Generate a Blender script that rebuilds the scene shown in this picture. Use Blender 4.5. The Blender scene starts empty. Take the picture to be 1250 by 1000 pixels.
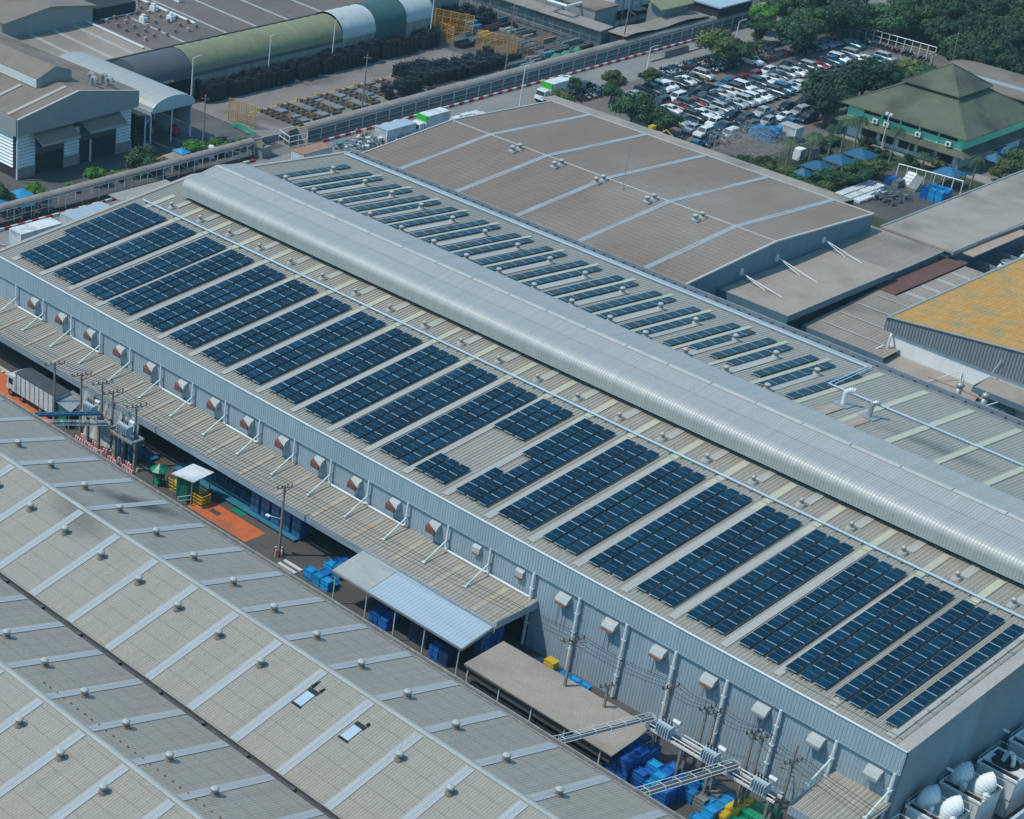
import bpy, bmesh, math, random
from mathutils import Vector, Matrix
random.seed(7)
S = bpy.context.scene
COL = S.collection
PI = math.pi

# ------------------------------------------------------------------ helpers
ORD = ['first', 'second', 'third', 'fourth', 'fifth', 'sixth', 'seventh', 'eighth', 'ninth', 'tenth', 'eleventh', 'twelfth',
       'thirteenth', 'fourteenth', 'fifteenth', 'sixteenth', 'seventeenth', 'eighteenth', 'nineteenth', 'twentieth',
       'twenty-first', 'twenty-second', 'twenty-third', 'twenty-fourth', 'twenty-fifth', 'twenty-sixth', 'twenty-seventh',
       'twenty-eighth', 'twenty-ninth', 'thirtieth', 'thirty-first', 'thirty-second', 'thirty-third', 'thirty-fourth', 'thirty-fifth']


def V(*a):
    return Vector(a)


class MB:
    def __init__(s):
        s.v = []; s.f = []; s.m = []; s.mi = 0

    def poly(s, pts):
        n = len(s.v)
        s.v += [tuple(p) for p in pts]
        s.f.append(tuple(range(n, n + len(pts)))); s.m.append(s.mi)

    def hexa(s, p):  # bottom 4, top 4
        n = len(s.v); s.v += [tuple(q) for q in p]
        for f in ((3, 2, 1, 0), (4, 5, 6, 7), (0, 1, 5, 4), (1, 2, 6, 5), (2, 3, 7, 6), (3, 0, 4, 7)):
            s.f.append(tuple(n + i for i in f)); s.m.append(s.mi)

    def box(s, x0, x1, y0, y1, z0, z1):
        s.hexa([(x0, y0, z0), (x1, y0, z0), (x1, y1, z0), (x0, y1, z0), (x0, y0, z1), (x1, y0, z1), (x1, y1, z1), (x0, y1, z1)])

    def slab(s, p0, p1, p2, p3, t):
        d = V(0, 0, t)
        P = [Vector(p) for p in (p0, p1, p2, p3)]
        s.hexa([p - d for p in P] + P)

    def prism(s, pts, z0, z1):
        n = len(s.v); k = len(pts)
        s.v += [(x, y, z0) for x, y in pts] + [(x, y, z1) for x, y in pts]
        s.f.append(tuple(n + i for i in reversed(range(k)))); s.m.append(s.mi)
        s.f.append(tuple(n + k + i for i in range(k))); s.m.append(s.mi)
        for i in range(k):
            j = (i + 1) % k
            s.f.append((n + i, n + j, n + k + j, n + k + i)); s.m.append(s.mi)

    def extr(s, prof, axis, a0, a1, cap=True):
        # closed profile of (u, z); axis 'X' -> u is y, extruded along x; 'Y' -> u is x
        n = len(s.v); k = len(prof)
        for a in (a0, a1):
            for u, z in prof:
                s.v.append((a, u, z) if axis == 'X' else (u, a, z))
        for i in range(k):
            j = (i + 1) % k
            s.f.append((n + i, n + j, n + k + j, n + k + i)); s.m.append(s.mi)
        if cap:
            s.f.append(tuple(n + i for i in range(k))); s.m.append(s.mi)
            s.f.append(tuple(n + k + i for i in reversed(range(k)))); s.m.append(s.mi)

    def tube(s, p, q, r, n=6, r2=None, cap=True):
        p = Vector(p); q = Vector(q); r2 = r if r2 is None else r2
        d = (q - p)
        if d.length < 1e-6: return
        d.normalize()
        a = d.orthogonal().normalized(); b = d.cross(a)
        k = len(s.v)
        for c, rr in ((p, r), (q, r2)):
            for i in range(n):
                t = 2 * PI * i / n
                s.v.append(tuple(c + a * (rr * math.cos(t)) + b * (rr * math.sin(t))))
        for i in range(n):
            j = (i + 1) % n
            s.f.append((k + i, k + j, k + n + j, k + n + i)); s.m.append(s.mi)
        if cap:
            s.f.append(tuple(k + i for i in reversed(range(n)))); s.m.append(s.mi)
            s.f.append(tuple(k + n + i for i in range(n))); s.m.append(s.mi)

    def path(s, pts, r, n=6):
        for a, b in zip(pts, pts[1:]): s.tube(a, b, r, n)

    def lathe(s, c, prof, n=12):  # prof (r, z) bottom to top
        k = len(s.v); m = len(prof)
        for r, z in prof:
            for i in range(n):
                t = 2 * PI * i / n
                s.v.append((c[0] + r * math.cos(t), c[1] + r * math.sin(t), c[2] + z))
        for a in range(m - 1):
            for i in range(n):
                j = (i + 1) % n
                s.f.append((k + a * n + i, k + a * n + j, k + (a + 1) * n + j, k + (a + 1) * n + i)); s.m.append(s.mi)
        s.f.append(tuple(k + i for i in reversed(range(n)))); s.m.append(s.mi)
        s.f.append(tuple(k + (m - 1) * n + i for i in range(n))); s.m.append(s.mi)

    def ribbed(s, prof, a0, a1, pitch, h, axis='X', lo=.62, hi=.1):
        # open profile [(u, z)...]; ribs run along the profile, repeated along the axis
        P = [Vector((u, z)) for u, z in prof]
        N = []
        for i in range(len(P)):
            d = (P[min(i + 1, len(P) - 1)] - P[max(i - 1, 0)]).normalized()
            nn = Vector((-d.y, d.x))
            N.append(nn)
        if N[len(N) // 2].y < -0.01 or (abs(N[0].y) < .01 and False): N = [-x for x in N]
        pos = []
        cnt = max(1, int(round((a1 - a0) / pitch))); p = (a1 - a0) / cnt
        for i in range(cnt):
            b = a0 + i * p
            e = (1 - lo - hi) / 2 * p
            pos += [(b, 0), (b + lo * p, 0), (b + lo * p + e, h), (b + lo * p + e + hi * p, h)]
        pos.append((a1, 0))
        k = len(s.v); m = len(P)
        for a, hh in pos:
            for q, nn in zip(P, N):
                w = q + nn * hh
                s.v.append((a, w.x, w.y) if axis == 'X' else (w.x, a, w.y))
        for i in range(len(pos) - 1):
            for j in range(m - 1):
                s.f.append((k + i * m + j, k + (i + 1) * m + j, k + (i + 1) * m + j + 1, k + i * m + j + 1)); s.m.append(s.mi)

    def build(s, name, mats, parent=None, smooth=False, bevel=0, kind=None):
        me = bpy.data.meshes.new(name)
        off = parent_loc(parent) if parent else Vector()
        if off.length: s.v = [(x - off.x, y - off.y, z - off.z) for x, y, z in s.v]
        me.from_pydata(s.v, [], s.f)
        if not isinstance(mats, (list, tuple)): mats = [mats]
        for m in mats: me.materials.append(m)
        if len(mats) > 1: me.polygons.foreach_set('material_index', s.m)
        if smooth: me.polygons.foreach_set('use_smooth', [True] * len(me.polygons))
        if bevel:
            bm = bmesh.new(); bm.from_mesh(me)
            bmesh.ops.remove_doubles(bm, verts=bm.verts, dist=1e-5)
            bmesh.ops.bevel(bm, geom=[e for e in bm.edges if len(e.link_faces) == 2 and e.calc_face_angle(0) > .4], offset=bevel, segments=2, affect='EDGES', profile=.6)
            bm.to_mesh(me); bm.free()
        me.update()
        o = bpy.data.objects.new(name, me); COL.objects.link(o)
        if parent: o.parent = parent
        if kind: o['kind'] = kind
        return o


def parent_loc(p):
    l = Vector()
    while p: l += p.location; p = p.parent
    return l


def tag(o, label, cat, group=None):
    o['label'] = label; o['category'] = cat
    if group: o['group'] = group
    return o


def thing(name, label, cat, loc=(0, 0, 0), group=None):
    o = bpy.data.objects.new(name, None); COL.objects.link(o)
    o.empty_display_size = .5
    o.location = loc
    return tag(o, label, cat, group)


WHOLE = {'mesh', 'scrap', 'louver', 'louver_panel', 'cooling_fin', 'strut', 'rung', 'side_rib', 'pipe_bracket', 'lifeline_rail', 'roof_fixing', 'gutter_bed', 'frame', 'rack_frame', 'rail', 'sign_mark', 'boundary', 'ridge_roll', 'yellow_stop', 'load', 'outside_stair', 'white_strut', 'body', 'fascia', 'roof', 'ridge_monitor', 'wall', 'partition', 'sleeper', 'rib'}


def islands(mb):
    par = list(range(len(mb.v)))
    def fd(a):
        while par[a] != a: par[a] = par[par[a]]; a = par[a]
        return a
    for f in mb.f:
        r = fd(f[0])
        for q in f[1:]: par[fd(q)] = r
    g = {}
    for i, f in enumerate(mb.f): g.setdefault(fd(f[0]), []).append(i)
    return g


def part(name, mb, m, parent, **k):
    if name not in WHOLE and not isinstance(m, (list, tuple)) and len(mb.f) < 3000:
        g = islands(mb)
        if 1 < len(g) <= 70:
            out = None
            for ids in g.values():
                n = MB(); mp = {}
                for i in ids:
                    for q in mb.f[i]:
                        if q not in mp: mp[q] = len(n.v); n.v.append(mb.v[q])
                    n.f.append(tuple(mp[q] for q in mb.f[i])); n.m.append(mb.m[i])
                o = n.build(name, m, parent, **k); out = out or o
            return out
    return mb.build(name, m, parent, **k)


def dup(root, loc, rz=0, label=None, group=None, scale=None):
    kids = {}
    for o in ALLKIDS(root): kids.setdefault(o.parent.name, []).append(o)
    def cp(o, par):
        c = o.copy(); COL.objects.link(c)
        if par: c.parent = par
        for ch in kids.get(o.name, []): cp(ch, c)
        return c
    r = cp(root, None)
    r.location = loc; r.rotation_euler = (0, 0, rz)
    if scale: r.scale = scale
    if label: r['label'] = label
    if group: r['group'] = group
    return r


def ALLKIDS(root):
    out = []; st = list(root.children)
    while st:
        c = st.pop(); out.append(c); st += list(c.children)
    return out


# ------------------------------------------------------------------ materials
def newmat(name):
    m = bpy.data.materials.new(name); m.use_nodes = True
    nt = m.node_tree
    return m, nt, nt.nodes['Principled BSDF']


def mat(name, c1, c2=None, rough=.6, metal=0., scale=.5, stretch=(1, 1, 1), c3=None, patch=.12, bump=0., fine=0., rnd=0., spec=.5, bias=.5):
    """two tones mixed by stretched noise, a third by large patches, all in world position"""
    m, nt, b = newmat(name)
    N = nt.nodes; L = nt.links
    b.inputs['Roughness'].default_value = rough; b.inputs['Metallic'].default_value = metal
    b.inputs['Specular IOR Level'].default_value = spec
    if c2 is None: c2 = tuple(x * .8 for x in c1)
    geo = N.new('ShaderNodeNewGeometry')
    mp = N.new('ShaderNodeMapping'); mp.inputs['Scale'].default_value = stretch
    L.new(geo.outputs['Position'], mp.inputs['Vector'])
    n1 = N.new('ShaderNodeTexNoise'); n1.inputs['Scale'].default_value = scale; n1.inputs['Detail'].default_value = 6; n1.inputs['Roughness'].default_value = .65
    L.new(mp.outputs[0], n1.inputs['Vector'])
    r1 = N.new('ShaderNodeValToRGB'); r1.color_ramp.elements[0].position = bias - .2; r1.color_ramp.elements[1].position = bias + .2
    r1.color_ramp.elements[0].color = (*c1, 1); r1.color_ramp.elements[1].color = (*c2, 1)
    L.new(n1.outputs['Fac'], r1.inputs[0]); out = r1.outputs[0]
    if c3:
        n2 = N.new('ShaderNodeTexNoise'); n2.inputs['Scale'].default_value = patch; n2.inputs['Detail'].default_value = 4
        L.new(geo.outputs['Position'], n2.inputs['Vector'])
        r2 = N.new('ShaderNodeValToRGB'); r2.color_ramp.elements[0].position = .5; r2.color_ramp.elements[1].position = .72
        L.new(n2.outputs['Fac'], r2.inputs[0])
        mx = N.new('ShaderNodeMixRGB'); mx.inputs[2].default_value = (*c3, 1)
        L.new(r2.outputs[0], mx.inputs[0]); L.new(out, mx.inputs[1]); out = mx.outputs[0]
    if fine:
        n3 = N.new('ShaderNodeTexNoise'); n3.inputs['Scale'].default_value = 7; n3.inputs['Detail'].default_value = 3
        L.new(geo.outputs['Position'], n3.inputs['Vector'])
        mr = N.new('ShaderNodeMapRange'); mr.inputs[1].default_value = .3; mr.inputs[2].default_value = .7
        mr.inputs[3].default_value = 1 - fine; mr.inputs[4].default_value = 1 + fine
        L.new(n3.outputs['Fac'], mr.inputs[0])
        mm = N.new('ShaderNodeVectorMath'); mm.operation = 'SCALE'
        L.new(out, mm.inputs[0]); L.new(mr.outputs[0], mm.inputs['Scale']); out = mm.outputs[0]
    if rnd:
        oi = N.new('ShaderNodeObjectInfo')
        mr = N.new('ShaderNodeMapRange'); mr.inputs[3].default_value = 1 - rnd; mr.inputs[4].default_value = 1 + rnd
        L.new(oi.outputs['Random'], mr.inputs[0])
        mm = N.new('ShaderNodeVectorMath'); mm.operation = 'SCALE'
        L.new(out, mm.inputs[0]); L.new(mr.outputs[0], mm.inputs['Scale']); out = mm.outputs[0]
    L.new(out, b.inputs['Base Color'])
    if bump:
        bp = N.new('ShaderNodeBump'); bp.inputs['Strength'].default_value = bump; bp.inputs['Distance'].default_value = .05
        L.new(n1.outputs['Fac'], bp.inputs['Height']); L.new(bp.outputs[0], b.inputs['Normal'])
    return m


def ribmat(name, c1, c2, axis, pitch, dark=.6, width=.16, phase=0., cross=0., **k):
    """roof sheet: adds a darker line beside every rib to strengthen contrast"""
    m = mat(name, c1, c2, **k)
    nt = m.node_tree; N = nt.nodes; L = nt.links; b = N['Principled BSDF']
    src = b.inputs['Base Color'].links[0].from_socket
    geo = N.new('ShaderNodeNewGeometry'); sx = N.new('ShaderNodeSeparateXYZ'); L.new(geo.outputs['Position'], sx.inputs[0])
    def line(ax, pt, wd, ph, dk, src):
        d = N.new('ShaderNodeMath'); d.operation = 'MULTIPLY_ADD'; d.inputs[1].default_value = 1 / pt; d.inputs[2].default_value = ph + 1000
        L.new(sx.outputs[ax], d.inputs[0])
        f = N.new('ShaderNodeMath'); f.operation = 'FRACT'; L.new(d.outputs[0], f.inputs[0])
        g = N.new('ShaderNodeMath'); g.operation = 'LESS_THAN'; g.inputs[1].default_value = wd; L.new(f.outputs[0], g.inputs[0])
        mr = N.new('ShaderNodeMapRange'); mr.inputs[3].default_value = 1; mr.inputs[4].default_value = dk; L.new(g.outputs[0], mr.inputs[0])
        mm = N.new('ShaderNodeVectorMath'); mm.operation = 'SCALE'; L.new(src, mm.inputs[0]); L.new(mr.outputs[0], mm.inputs['Scale'])
        return mm.outputs[0]
    out = line('XYZ'.index(axis), pitch, width, phase, dark, src)
    if cross: out = line(1 if axis == 'X' else 0, cross, .14 if cross < 1.5 else .08, 0, .74 if cross < 1.5 else .84, out)
    L.new(out, b.inputs['Base Color'])
    return m


M = {}
def dark_patch(m, cx, cy, rx, ry, ang, strength):
    # soft-edged elliptical patch that darkens the base colour, in world position
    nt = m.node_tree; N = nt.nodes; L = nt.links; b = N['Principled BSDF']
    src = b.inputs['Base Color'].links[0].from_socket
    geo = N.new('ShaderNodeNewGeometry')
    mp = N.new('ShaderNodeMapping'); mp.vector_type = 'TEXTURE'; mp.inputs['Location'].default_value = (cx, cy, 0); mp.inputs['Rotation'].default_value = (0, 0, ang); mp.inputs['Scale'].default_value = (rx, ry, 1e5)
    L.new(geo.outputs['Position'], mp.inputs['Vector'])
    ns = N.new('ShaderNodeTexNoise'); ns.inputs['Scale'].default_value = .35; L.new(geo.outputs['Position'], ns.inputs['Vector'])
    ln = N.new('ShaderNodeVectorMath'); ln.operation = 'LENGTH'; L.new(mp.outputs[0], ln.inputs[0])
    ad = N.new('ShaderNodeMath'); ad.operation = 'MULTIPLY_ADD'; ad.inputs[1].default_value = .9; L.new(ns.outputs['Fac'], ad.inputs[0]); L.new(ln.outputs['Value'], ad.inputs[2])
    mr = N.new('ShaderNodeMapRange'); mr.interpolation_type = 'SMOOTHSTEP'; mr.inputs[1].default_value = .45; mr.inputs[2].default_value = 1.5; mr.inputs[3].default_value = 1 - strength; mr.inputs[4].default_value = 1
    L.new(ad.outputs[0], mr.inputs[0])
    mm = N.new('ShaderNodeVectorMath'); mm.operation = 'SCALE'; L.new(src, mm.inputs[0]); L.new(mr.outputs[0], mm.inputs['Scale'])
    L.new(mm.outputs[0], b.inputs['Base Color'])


Y_STREAK = (1.6, .07, .07)
X_STREAK = (.07, 1.6, .07)
M['roofA'] = ribmat('main_roof_sheet', (.375, .345, .29), (.29, .267, .226), 'X', .46, dark=.5, width=.17, phase=-.66, rough=.42, metal=.1, scale=1.2, stretch=Y_STREAK, c3=(.3, .285, .25), patch=.06, fine=.1)
M['roofAcap'] = mat('roof_edge_trim', (.42, .42, .4), (.34, .34, .33), rough=.5, stretch=Y_STREAK, fine=.06)
M['roofbarge'] = mat('beige_barge_sheet', (.36, .34, .31), (.3, .285, .26), rough=.6, fine=.1)
M['yellow_sky'] = mat('aged_yellow_skylight', (.44, .44, .33), (.37, .365, .28), rough=.4, scale=.8, stretch=Y_STREAK, fine=.08)
M['grey_sky'] = mat('pale_walk_sheet', (.385, .38, .35), (.32, .315, .29), rough=.4, stretch=Y_STREAK, fine=.08)
M['cladA'] = mat('blue_grey_cladding', (.32, .41, .47), (.26, .335, .39), rough=.5, metal=.05, scale=.9, stretch=(1.2, 1.2, .1), c3=(.26, .33, .37), patch=.1, fine=.05)
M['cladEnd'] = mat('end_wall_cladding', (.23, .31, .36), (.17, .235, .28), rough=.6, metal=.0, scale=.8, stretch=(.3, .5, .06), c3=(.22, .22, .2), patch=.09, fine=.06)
M['vault'] = mat('bright_galvanised_sheet', (.37, .38, .375), (.305, .318, .318), rough=.5, metal=.1, scale=.9, stretch=Y_STREAK, fine=.05)
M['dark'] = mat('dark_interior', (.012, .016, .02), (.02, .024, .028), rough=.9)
M['white'] = mat('white_painted_steel', (.68, .72, .73), (.56, .6, .62), rough=.45, scale=1.2, fine=.05)
M['mint'] = mat('pale_green_steel', (.66, .74, .72), (.42, .6, .57), rough=.5)
M['teal'] = mat('teal_post', (.16, .42, .42), (.12, .34, .34), rough=.5)
M['galv'] = mat('galvanised_steel', (.42, .44, .45), (.3, .32, .33), rough=.45, metal=.5, scale=2, fine=.1)
M['hood'] = mat('pale_hood_sheet', (.4, .43, .43), (.32, .345, .35), rough=.5, fine=.1)
M['turb'] = mat('turbine_vent_metal', (.42, .42, .41), (.32, .32, .31), rough=.6, metal=.0, scale=5, fine=.1)
M['drum'] = mat('turbine_drum_metal', (.3, .28, .25), (.2, .185, .17), rough=.5, metal=.3, scale=6)
M['turbbase'] = mat('weathered_vent_base', (.22, .19, .16), (.14, .11, .09), rough=.7, scale=4)
M['rust'] = mat('rust', (.2, .06, .03), (.28, .11, .05), rough=.85, scale=3, fine=.2)
M['rusty'] = mat('rust_stained_sheet', (.33, .2, .13), (.34, .32, .29), rough=.7, scale=1.1, stretch=(2, .25, 1), fine=.1)
M['pipe_blue'] = mat('pale_blue_pipe', (.45, .55, .63), (.38, .48, .57), rough=.35, metal=.2)
M['frame'] = mat('anodised_panel_frame', (.36, .45, .5), (.3, .38, .43), rough=.4, metal=.1)
M['rail'] = mat('dark_mounting_rail', (.06, .065, .07), (.1, .105, .11), rough=.5, metal=.4)
M['roofB'] = ribmat('lower_roof_sheet', (.305, .28, .232), (.256, .235, .197), 'X', .3, dark=.84, width=.25, cross=1.9, rough=.55, scale=1.0, stretch=Y_STREAK, c3=(.275, .265, .24), patch=.045, fine=.12)
dark_patch(M['roofB'], 58.8, -36.9, 8.5, 3.2, -.1, .45); dark_patch(M['roofB'], 58.6, -28.0, 8.0, 2.7, .6, .78); dark_patch(M['roofA'], 105.5, 49.6, 9, 2.2, .03, .5)
M['stripB'] = mat('milky_roof_light', (.345, .37, .385), (.295, .315, .325), rough=.5, scale=1.2, stretch=Y_STREAK, fine=.08)
M['capB'] = mat('ridge_cap', (.36, .375, .36), (.28, .295, .285), rough=.5, scale=1.2, stretch=(.3, 1, 1), fine=.1)
M['gutter'] = mat('dark_gutter', (.05, .055, .06), (.09, .09, .09), rough=.7, scale=2)
M['concrete_edge'] = mat('grimy_gutter_edge', (.3, .3, .28), (.16, .155, .145), rough=.8, scale=1.4, fine=.2)
M['roofC'] = ribmat('brown_grid_roof', (.225, .165, .125), (.19, .139, .106), 'X', .62, dark=.8, width=.22, cross=1.1, rough=.6, scale=.5, stretch=(1, .15, 1), c3=(.26, .215, .18), patch=.035, fine=.14)
M['stripC'] = mat('blue_grey_roof_light', (.29, .33, .36), (.24, .275, .3), rough=.5, fine=.12)
M['cladC'] = mat('dark_blue_cladding', (.12, .21, .27), (.09, .165, .22), rough=.5, metal=.1, stretch=(1, 1, .1), scale=1.3, fine=.06)
M['roofD'] = mat('taupe_flat_roof', (.31, .275, .235), (.26, .23, .198), rough=.8, scale=.4, c3=(.17, .15, .13), patch=.11, fine=.16)
M['roofDr'] = ribmat('taupe_ribbed_roof', (.3, .26, .22), (.25, .215, .182), 'X', .5, dark=.7, width=.2, rough=.7, scale=.8, stretch=Y_STREAK, c3=(.17, .15, .13), patch=.1, fine=.12)
M['rustroof'] = mat('red_brown_roof', (.13, .062, .045), (.09, .045, .035), rough=.8, scale=.6, fine=.2)
M['orange_roof'] = ribmat('mossy_orange_roof', (.42, .2, .03), (.4, .25, .09), 'X', .7, dark=.86, width=.2, cross=2.4, rough=.9, scale=.9, stretch=(1.4, .3, 1), c3=(.2, .22, .12), patch=.3, fine=.35)
M['whitewall'] = mat('white_wall', (.74, .77, .78), (.64, .67, .68), rough=.7, scale=.6, stretch=(1, 1, .15))
M['cladE'] = mat('slate_cladding', (.2, .225, .245), (.16, .18, .2), rough=.6, stretch=(1.3, 1, .1), scale=1.5, fine=.08)
M['green_roof'] = mat('olive_tile_roof', (.1, .115, .075), (.078, .09, .06), rough=.85, scale=.45, c3=(.045, .045, .035), patch=.13, fine=.22)
M['greenwall'] = mat('mint_green_wall', (.3, .75, .48), (.26, .66, .42), rough=.8, scale=.5)
M['bluetent'] = mat('blue_tent_roof', (.008, .075, .16), (.012, .11, .21), rough=.6, scale=1, rnd=.2)
M['brightblue'] = mat('bright_blue_sheet', (.02, .25, .5), (.015, .18, .38), rough=.5, rnd=.2)
M['asphalt'] = mat('worn_concrete_ground', (.2, .185, .17), (.15, .14, .13), rough=.9, scale=.35, c3=(.1, .095, .09), patch=.08, fine=.14)
M['street'] = mat('dark_factory_lane', (.075, .07, .068), (.052, .05, .05), rough=.85, scale=.5, c3=(.1, .09, .08), patch=.15, fine=.2)
M['road'] = mat('grey_road', (.205, .205, .2), (.17, .17, .168), rough=.9, scale=.3, stretch=(1, .25, 1), c3=(.235, .225, .21), patch=.1, fine=.12)
M['yard'] = mat('yard_concrete', (.205, .185, .17), (.16, .145, .138), rough=.9, scale=.3, c3=(.1, .085, .08), patch=.09, fine=.16)
M['wetyard'] = mat('damp_yard_paving', (.055, .055, .06), (.085, .08, .082), rough=.7, scale=.3, c3=(.12, .11, .1), patch=.12, fine=.2)
M['lot'] = mat('car_park_paving', (.15, .125, .115), (.12, .105, .1), rough=.9, scale=.4, c3=(.09, .08, .08), patch=.1, fine=.14)
M['lawn'] = mat('lawn', (.018, .038, .014), (.035, .05, .02), rough=.95, scale=.8, c3=(.08, .065, .04), patch=.2, fine=.3)
M['orangeground'] = mat('orange_painted_floor', (.55, .13, .035), (.42, .1, .035), rough=.7, scale=.8, c3=(.3, .1, .05), patch=.4, fine=.15)
M['tealfloor'] = mat('teal_painted_floor', (.03, .2, .32), (.02, .13, .22), rough=.6, scale=1, fine=.1)
M['yellow'] = mat('yellow_paint', (.6, .4, .03), (.45, .28, .03), rough=.6, scale=2, fine=.15)
M['red'] = mat('red_kerb_paint', (.4, .03, .04), (.3, .03, .035), rough=.6)
M['kerbwhite'] = mat('white_kerb_paint', (.6, .6, .6), (.45, .45, .45), rough=.7)
M['concrete'] = mat('concrete', (.3, .29, .27), (.22, .21, .2), rough=.85, scale=1.5, fine=.12)
M['pole'] = mat('concrete_pole', (.24, .21, .185), (.18, .16, .14), rough=.85, scale=2)
M['wire'] = mat('cable', (.02, .025, .03), (.03, .03, .035), rough=.6)
M['porcelain'] = mat('brown_insulator', (.1, .04, .04), (.06, .03, .03), rough=.3)
M['trafo'] = mat('transformer_paint', (.42, .5, .56), (.34, .42, .48), rough=.4, scale=2)
M['bluesteel'] = mat('blue_steel', (.03, .16, .3), (.03, .12, .22), rough=.5)
M['cr_blue'] = mat('blue_plastic', (.008, .12, .42), (.006, .08, .3), rough=.4, scale=3, rnd=.35)
M['cr_sky'] = mat('light_blue_plastic', (.01, .26, .56), (.01, .2, .45), rough=.4, scale=3, rnd=.3)
M['cr_green'] = mat('green_plastic', (.005, .25, .13), (.005, .18, .1), rough=.4, scale=3, rnd=.25)
M['cr_yellow'] = mat('yellow_plastic', (.6, .42, .02), (.5, .33, .02), rough=.4, rnd=.2)
M['cr_dark'] = mat('dark_blue_plastic', (.006, .035, .11), (.006, .025, .08), rough=.4, rnd=.3)
M['cr_grey'] = mat('grey_scrap', (.2, .22, .23), (.1, .12, .13), rough=.7, rnd=.3)
M['blackstack'] = mat('black_steel_cage', (.004, .007, .011), (.009, .013, .019), rough=.55, scale=3, rnd=.3)
M['greentarp'] = mat('green_tarpaulin', (.01, .2, .13), (.01, .12, .08), rough=.6, scale=1.5, fine=.2, bump=.5)
M['tarp'] = mat('grey_tarpaulin', (.42, .44, .44), (.33, .35, .35), rough=.8, scale=.9, fine=.12, bump=.3)
M['olive'] = mat('olive_tent_fabric', (.215, .225, .125), (.165, .175, .1), rough=.8, scale=.5, stretch=(.25, 1.6, 1), c3=(.15, .155, .1), patch=.1, fine=.06)
M['tentwhite'] = mat('pale_tent_fabric', (.42, .47, .47), (.35, .4, .41), rough=.7, stretch=(.25, 1.6, 1), scale=.5, fine=.05)
M['tentgreen'] = mat('bottle_green_tent_fabric', (.03, .1, .1), (.022, .078, .08), rough=.75, stretch=(.25, 1.6, 1), scale=.5, fine=.05)
M['tentgrey'] = mat('slate_tent_fabric', (.075, .09, .105), (.06, .072, .085), rough=.75, fine=.06)
M['tentwall'] = mat('stained_tent_wall', (.3, .3, .28), (.19, .19, .175), rough=.8, scale=.8, stretch=(1, 1.6, .12), fine=.1)
M['archblue'] = mat('pale_blue_sheet_arch', (.42, .52, .58), (.36, .46, .52), rough=.45, metal=.3, stretch=X_STREAK, fine=.04)
M['T1roof'] = mat('brown_warehouse_roof', (.2, .16, .128), (.16, .13, .105), rough=.65, scale=.5, stretch=(.6, .3, 1), c3=(.13, .08, .055), patch=.13, fine=.1)
M['T1wall'] = mat('grey_warehouse_cladding', (.24, .255, .26), (.2, .215, .22), rough=.6, stretch=(1, 1, .1), scale=1, fine=.05)
M['T2brown'] = ribmat('fawn_sheet_roof', (.31, .25, .2), (.26, .21, .17), 'Y', .8, dark=.9, width=.2, rough=.7, scale=.4, c3=(.2, .18, .155), patch=.05, fine=.1)
M['T2dark'] = ribmat('dark_sheet_roof', (.15, .118, .105), (.118, .094, .085), 'Y', .8, dark=.85, width=.2, rough=.7, scale=.4, c3=(.08, .07, .07), patch=.05, fine=.12)
M['walkroof'] = mat('aged_walkway_tunnel', (.28, .25, .225), (.2, .18, .165), rough=.75, scale=.8, stretch=(1, .25, 1), c3=(.17, .15, .13), patch=.2, fine=.12)
M['meshpanel'] = mat('walkway_glazing', (.04, .09, .11), (.06, .12, .14), rough=.4)
M['boxwhite'] = mat('white_container', (.62, .66, .68), (.52, .56, .58), rough=.5, scale=.8, c3=(.36, .38, .38), patch=.4, fine=.06)
M['rusttop'] = mat('rusted_container_roof', (.25, .12, .07), (.3, .2, .15), rough=.9, scale=1, fine=.2)
M['scrapblue'] = mat('blue_scrap', (.03, .13, .18), (.1, .16, .18), rough=.6, scale=2, rnd=.3)
M['bark'] = mat('bark', (.1, .085, .07), (.07, .06, .05), rough=.9, scale=3)
M['palmtrunk'] = mat('palm_trunk', (.2, .2, .19), (.14, .14, .13), rough=.9, scale=3)
M['carglass'] = mat('car_glass', (.012, .018, .024), (.016, .024, .03), rough=.12)
M['tyre'] = mat('tyre', (.012, .012, .013), (.02, .02, .02), rough=.8)
M['rim'] = mat('wheel_rim', (.35, .35, .36), (.25, .25, .26), rough=.4, metal=.6)
M['lamp'] = mat('headlamp', (.6, .62, .63), (.5, .52, .53), rough=.2)
for k, c in dict(white=(.62, .66, .68), black=(.012, .015, .02), navy=(.02, .045, .07), silver=(.3, .35, .38), red=(.2, .008, .02), blue=(.01, .13, .24)).items():
    M['car_' + k] = mat('car_paint_' + k, c, tuple(x * .85 for x in c), rough=.25, rnd=.12)
M['signred'] = mat('sign_red', (.6, .03, .03), rough=.5)
M['winbrown'] = mat('rust_louver', (.17, .065, .045), (.1, .04, .03), rough=.8, scale=4)
M['brownwood'] = mat('brown_timber', (.09, .055, .04), (.05, .035, .03), rough=.9, scale=2)


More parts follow.
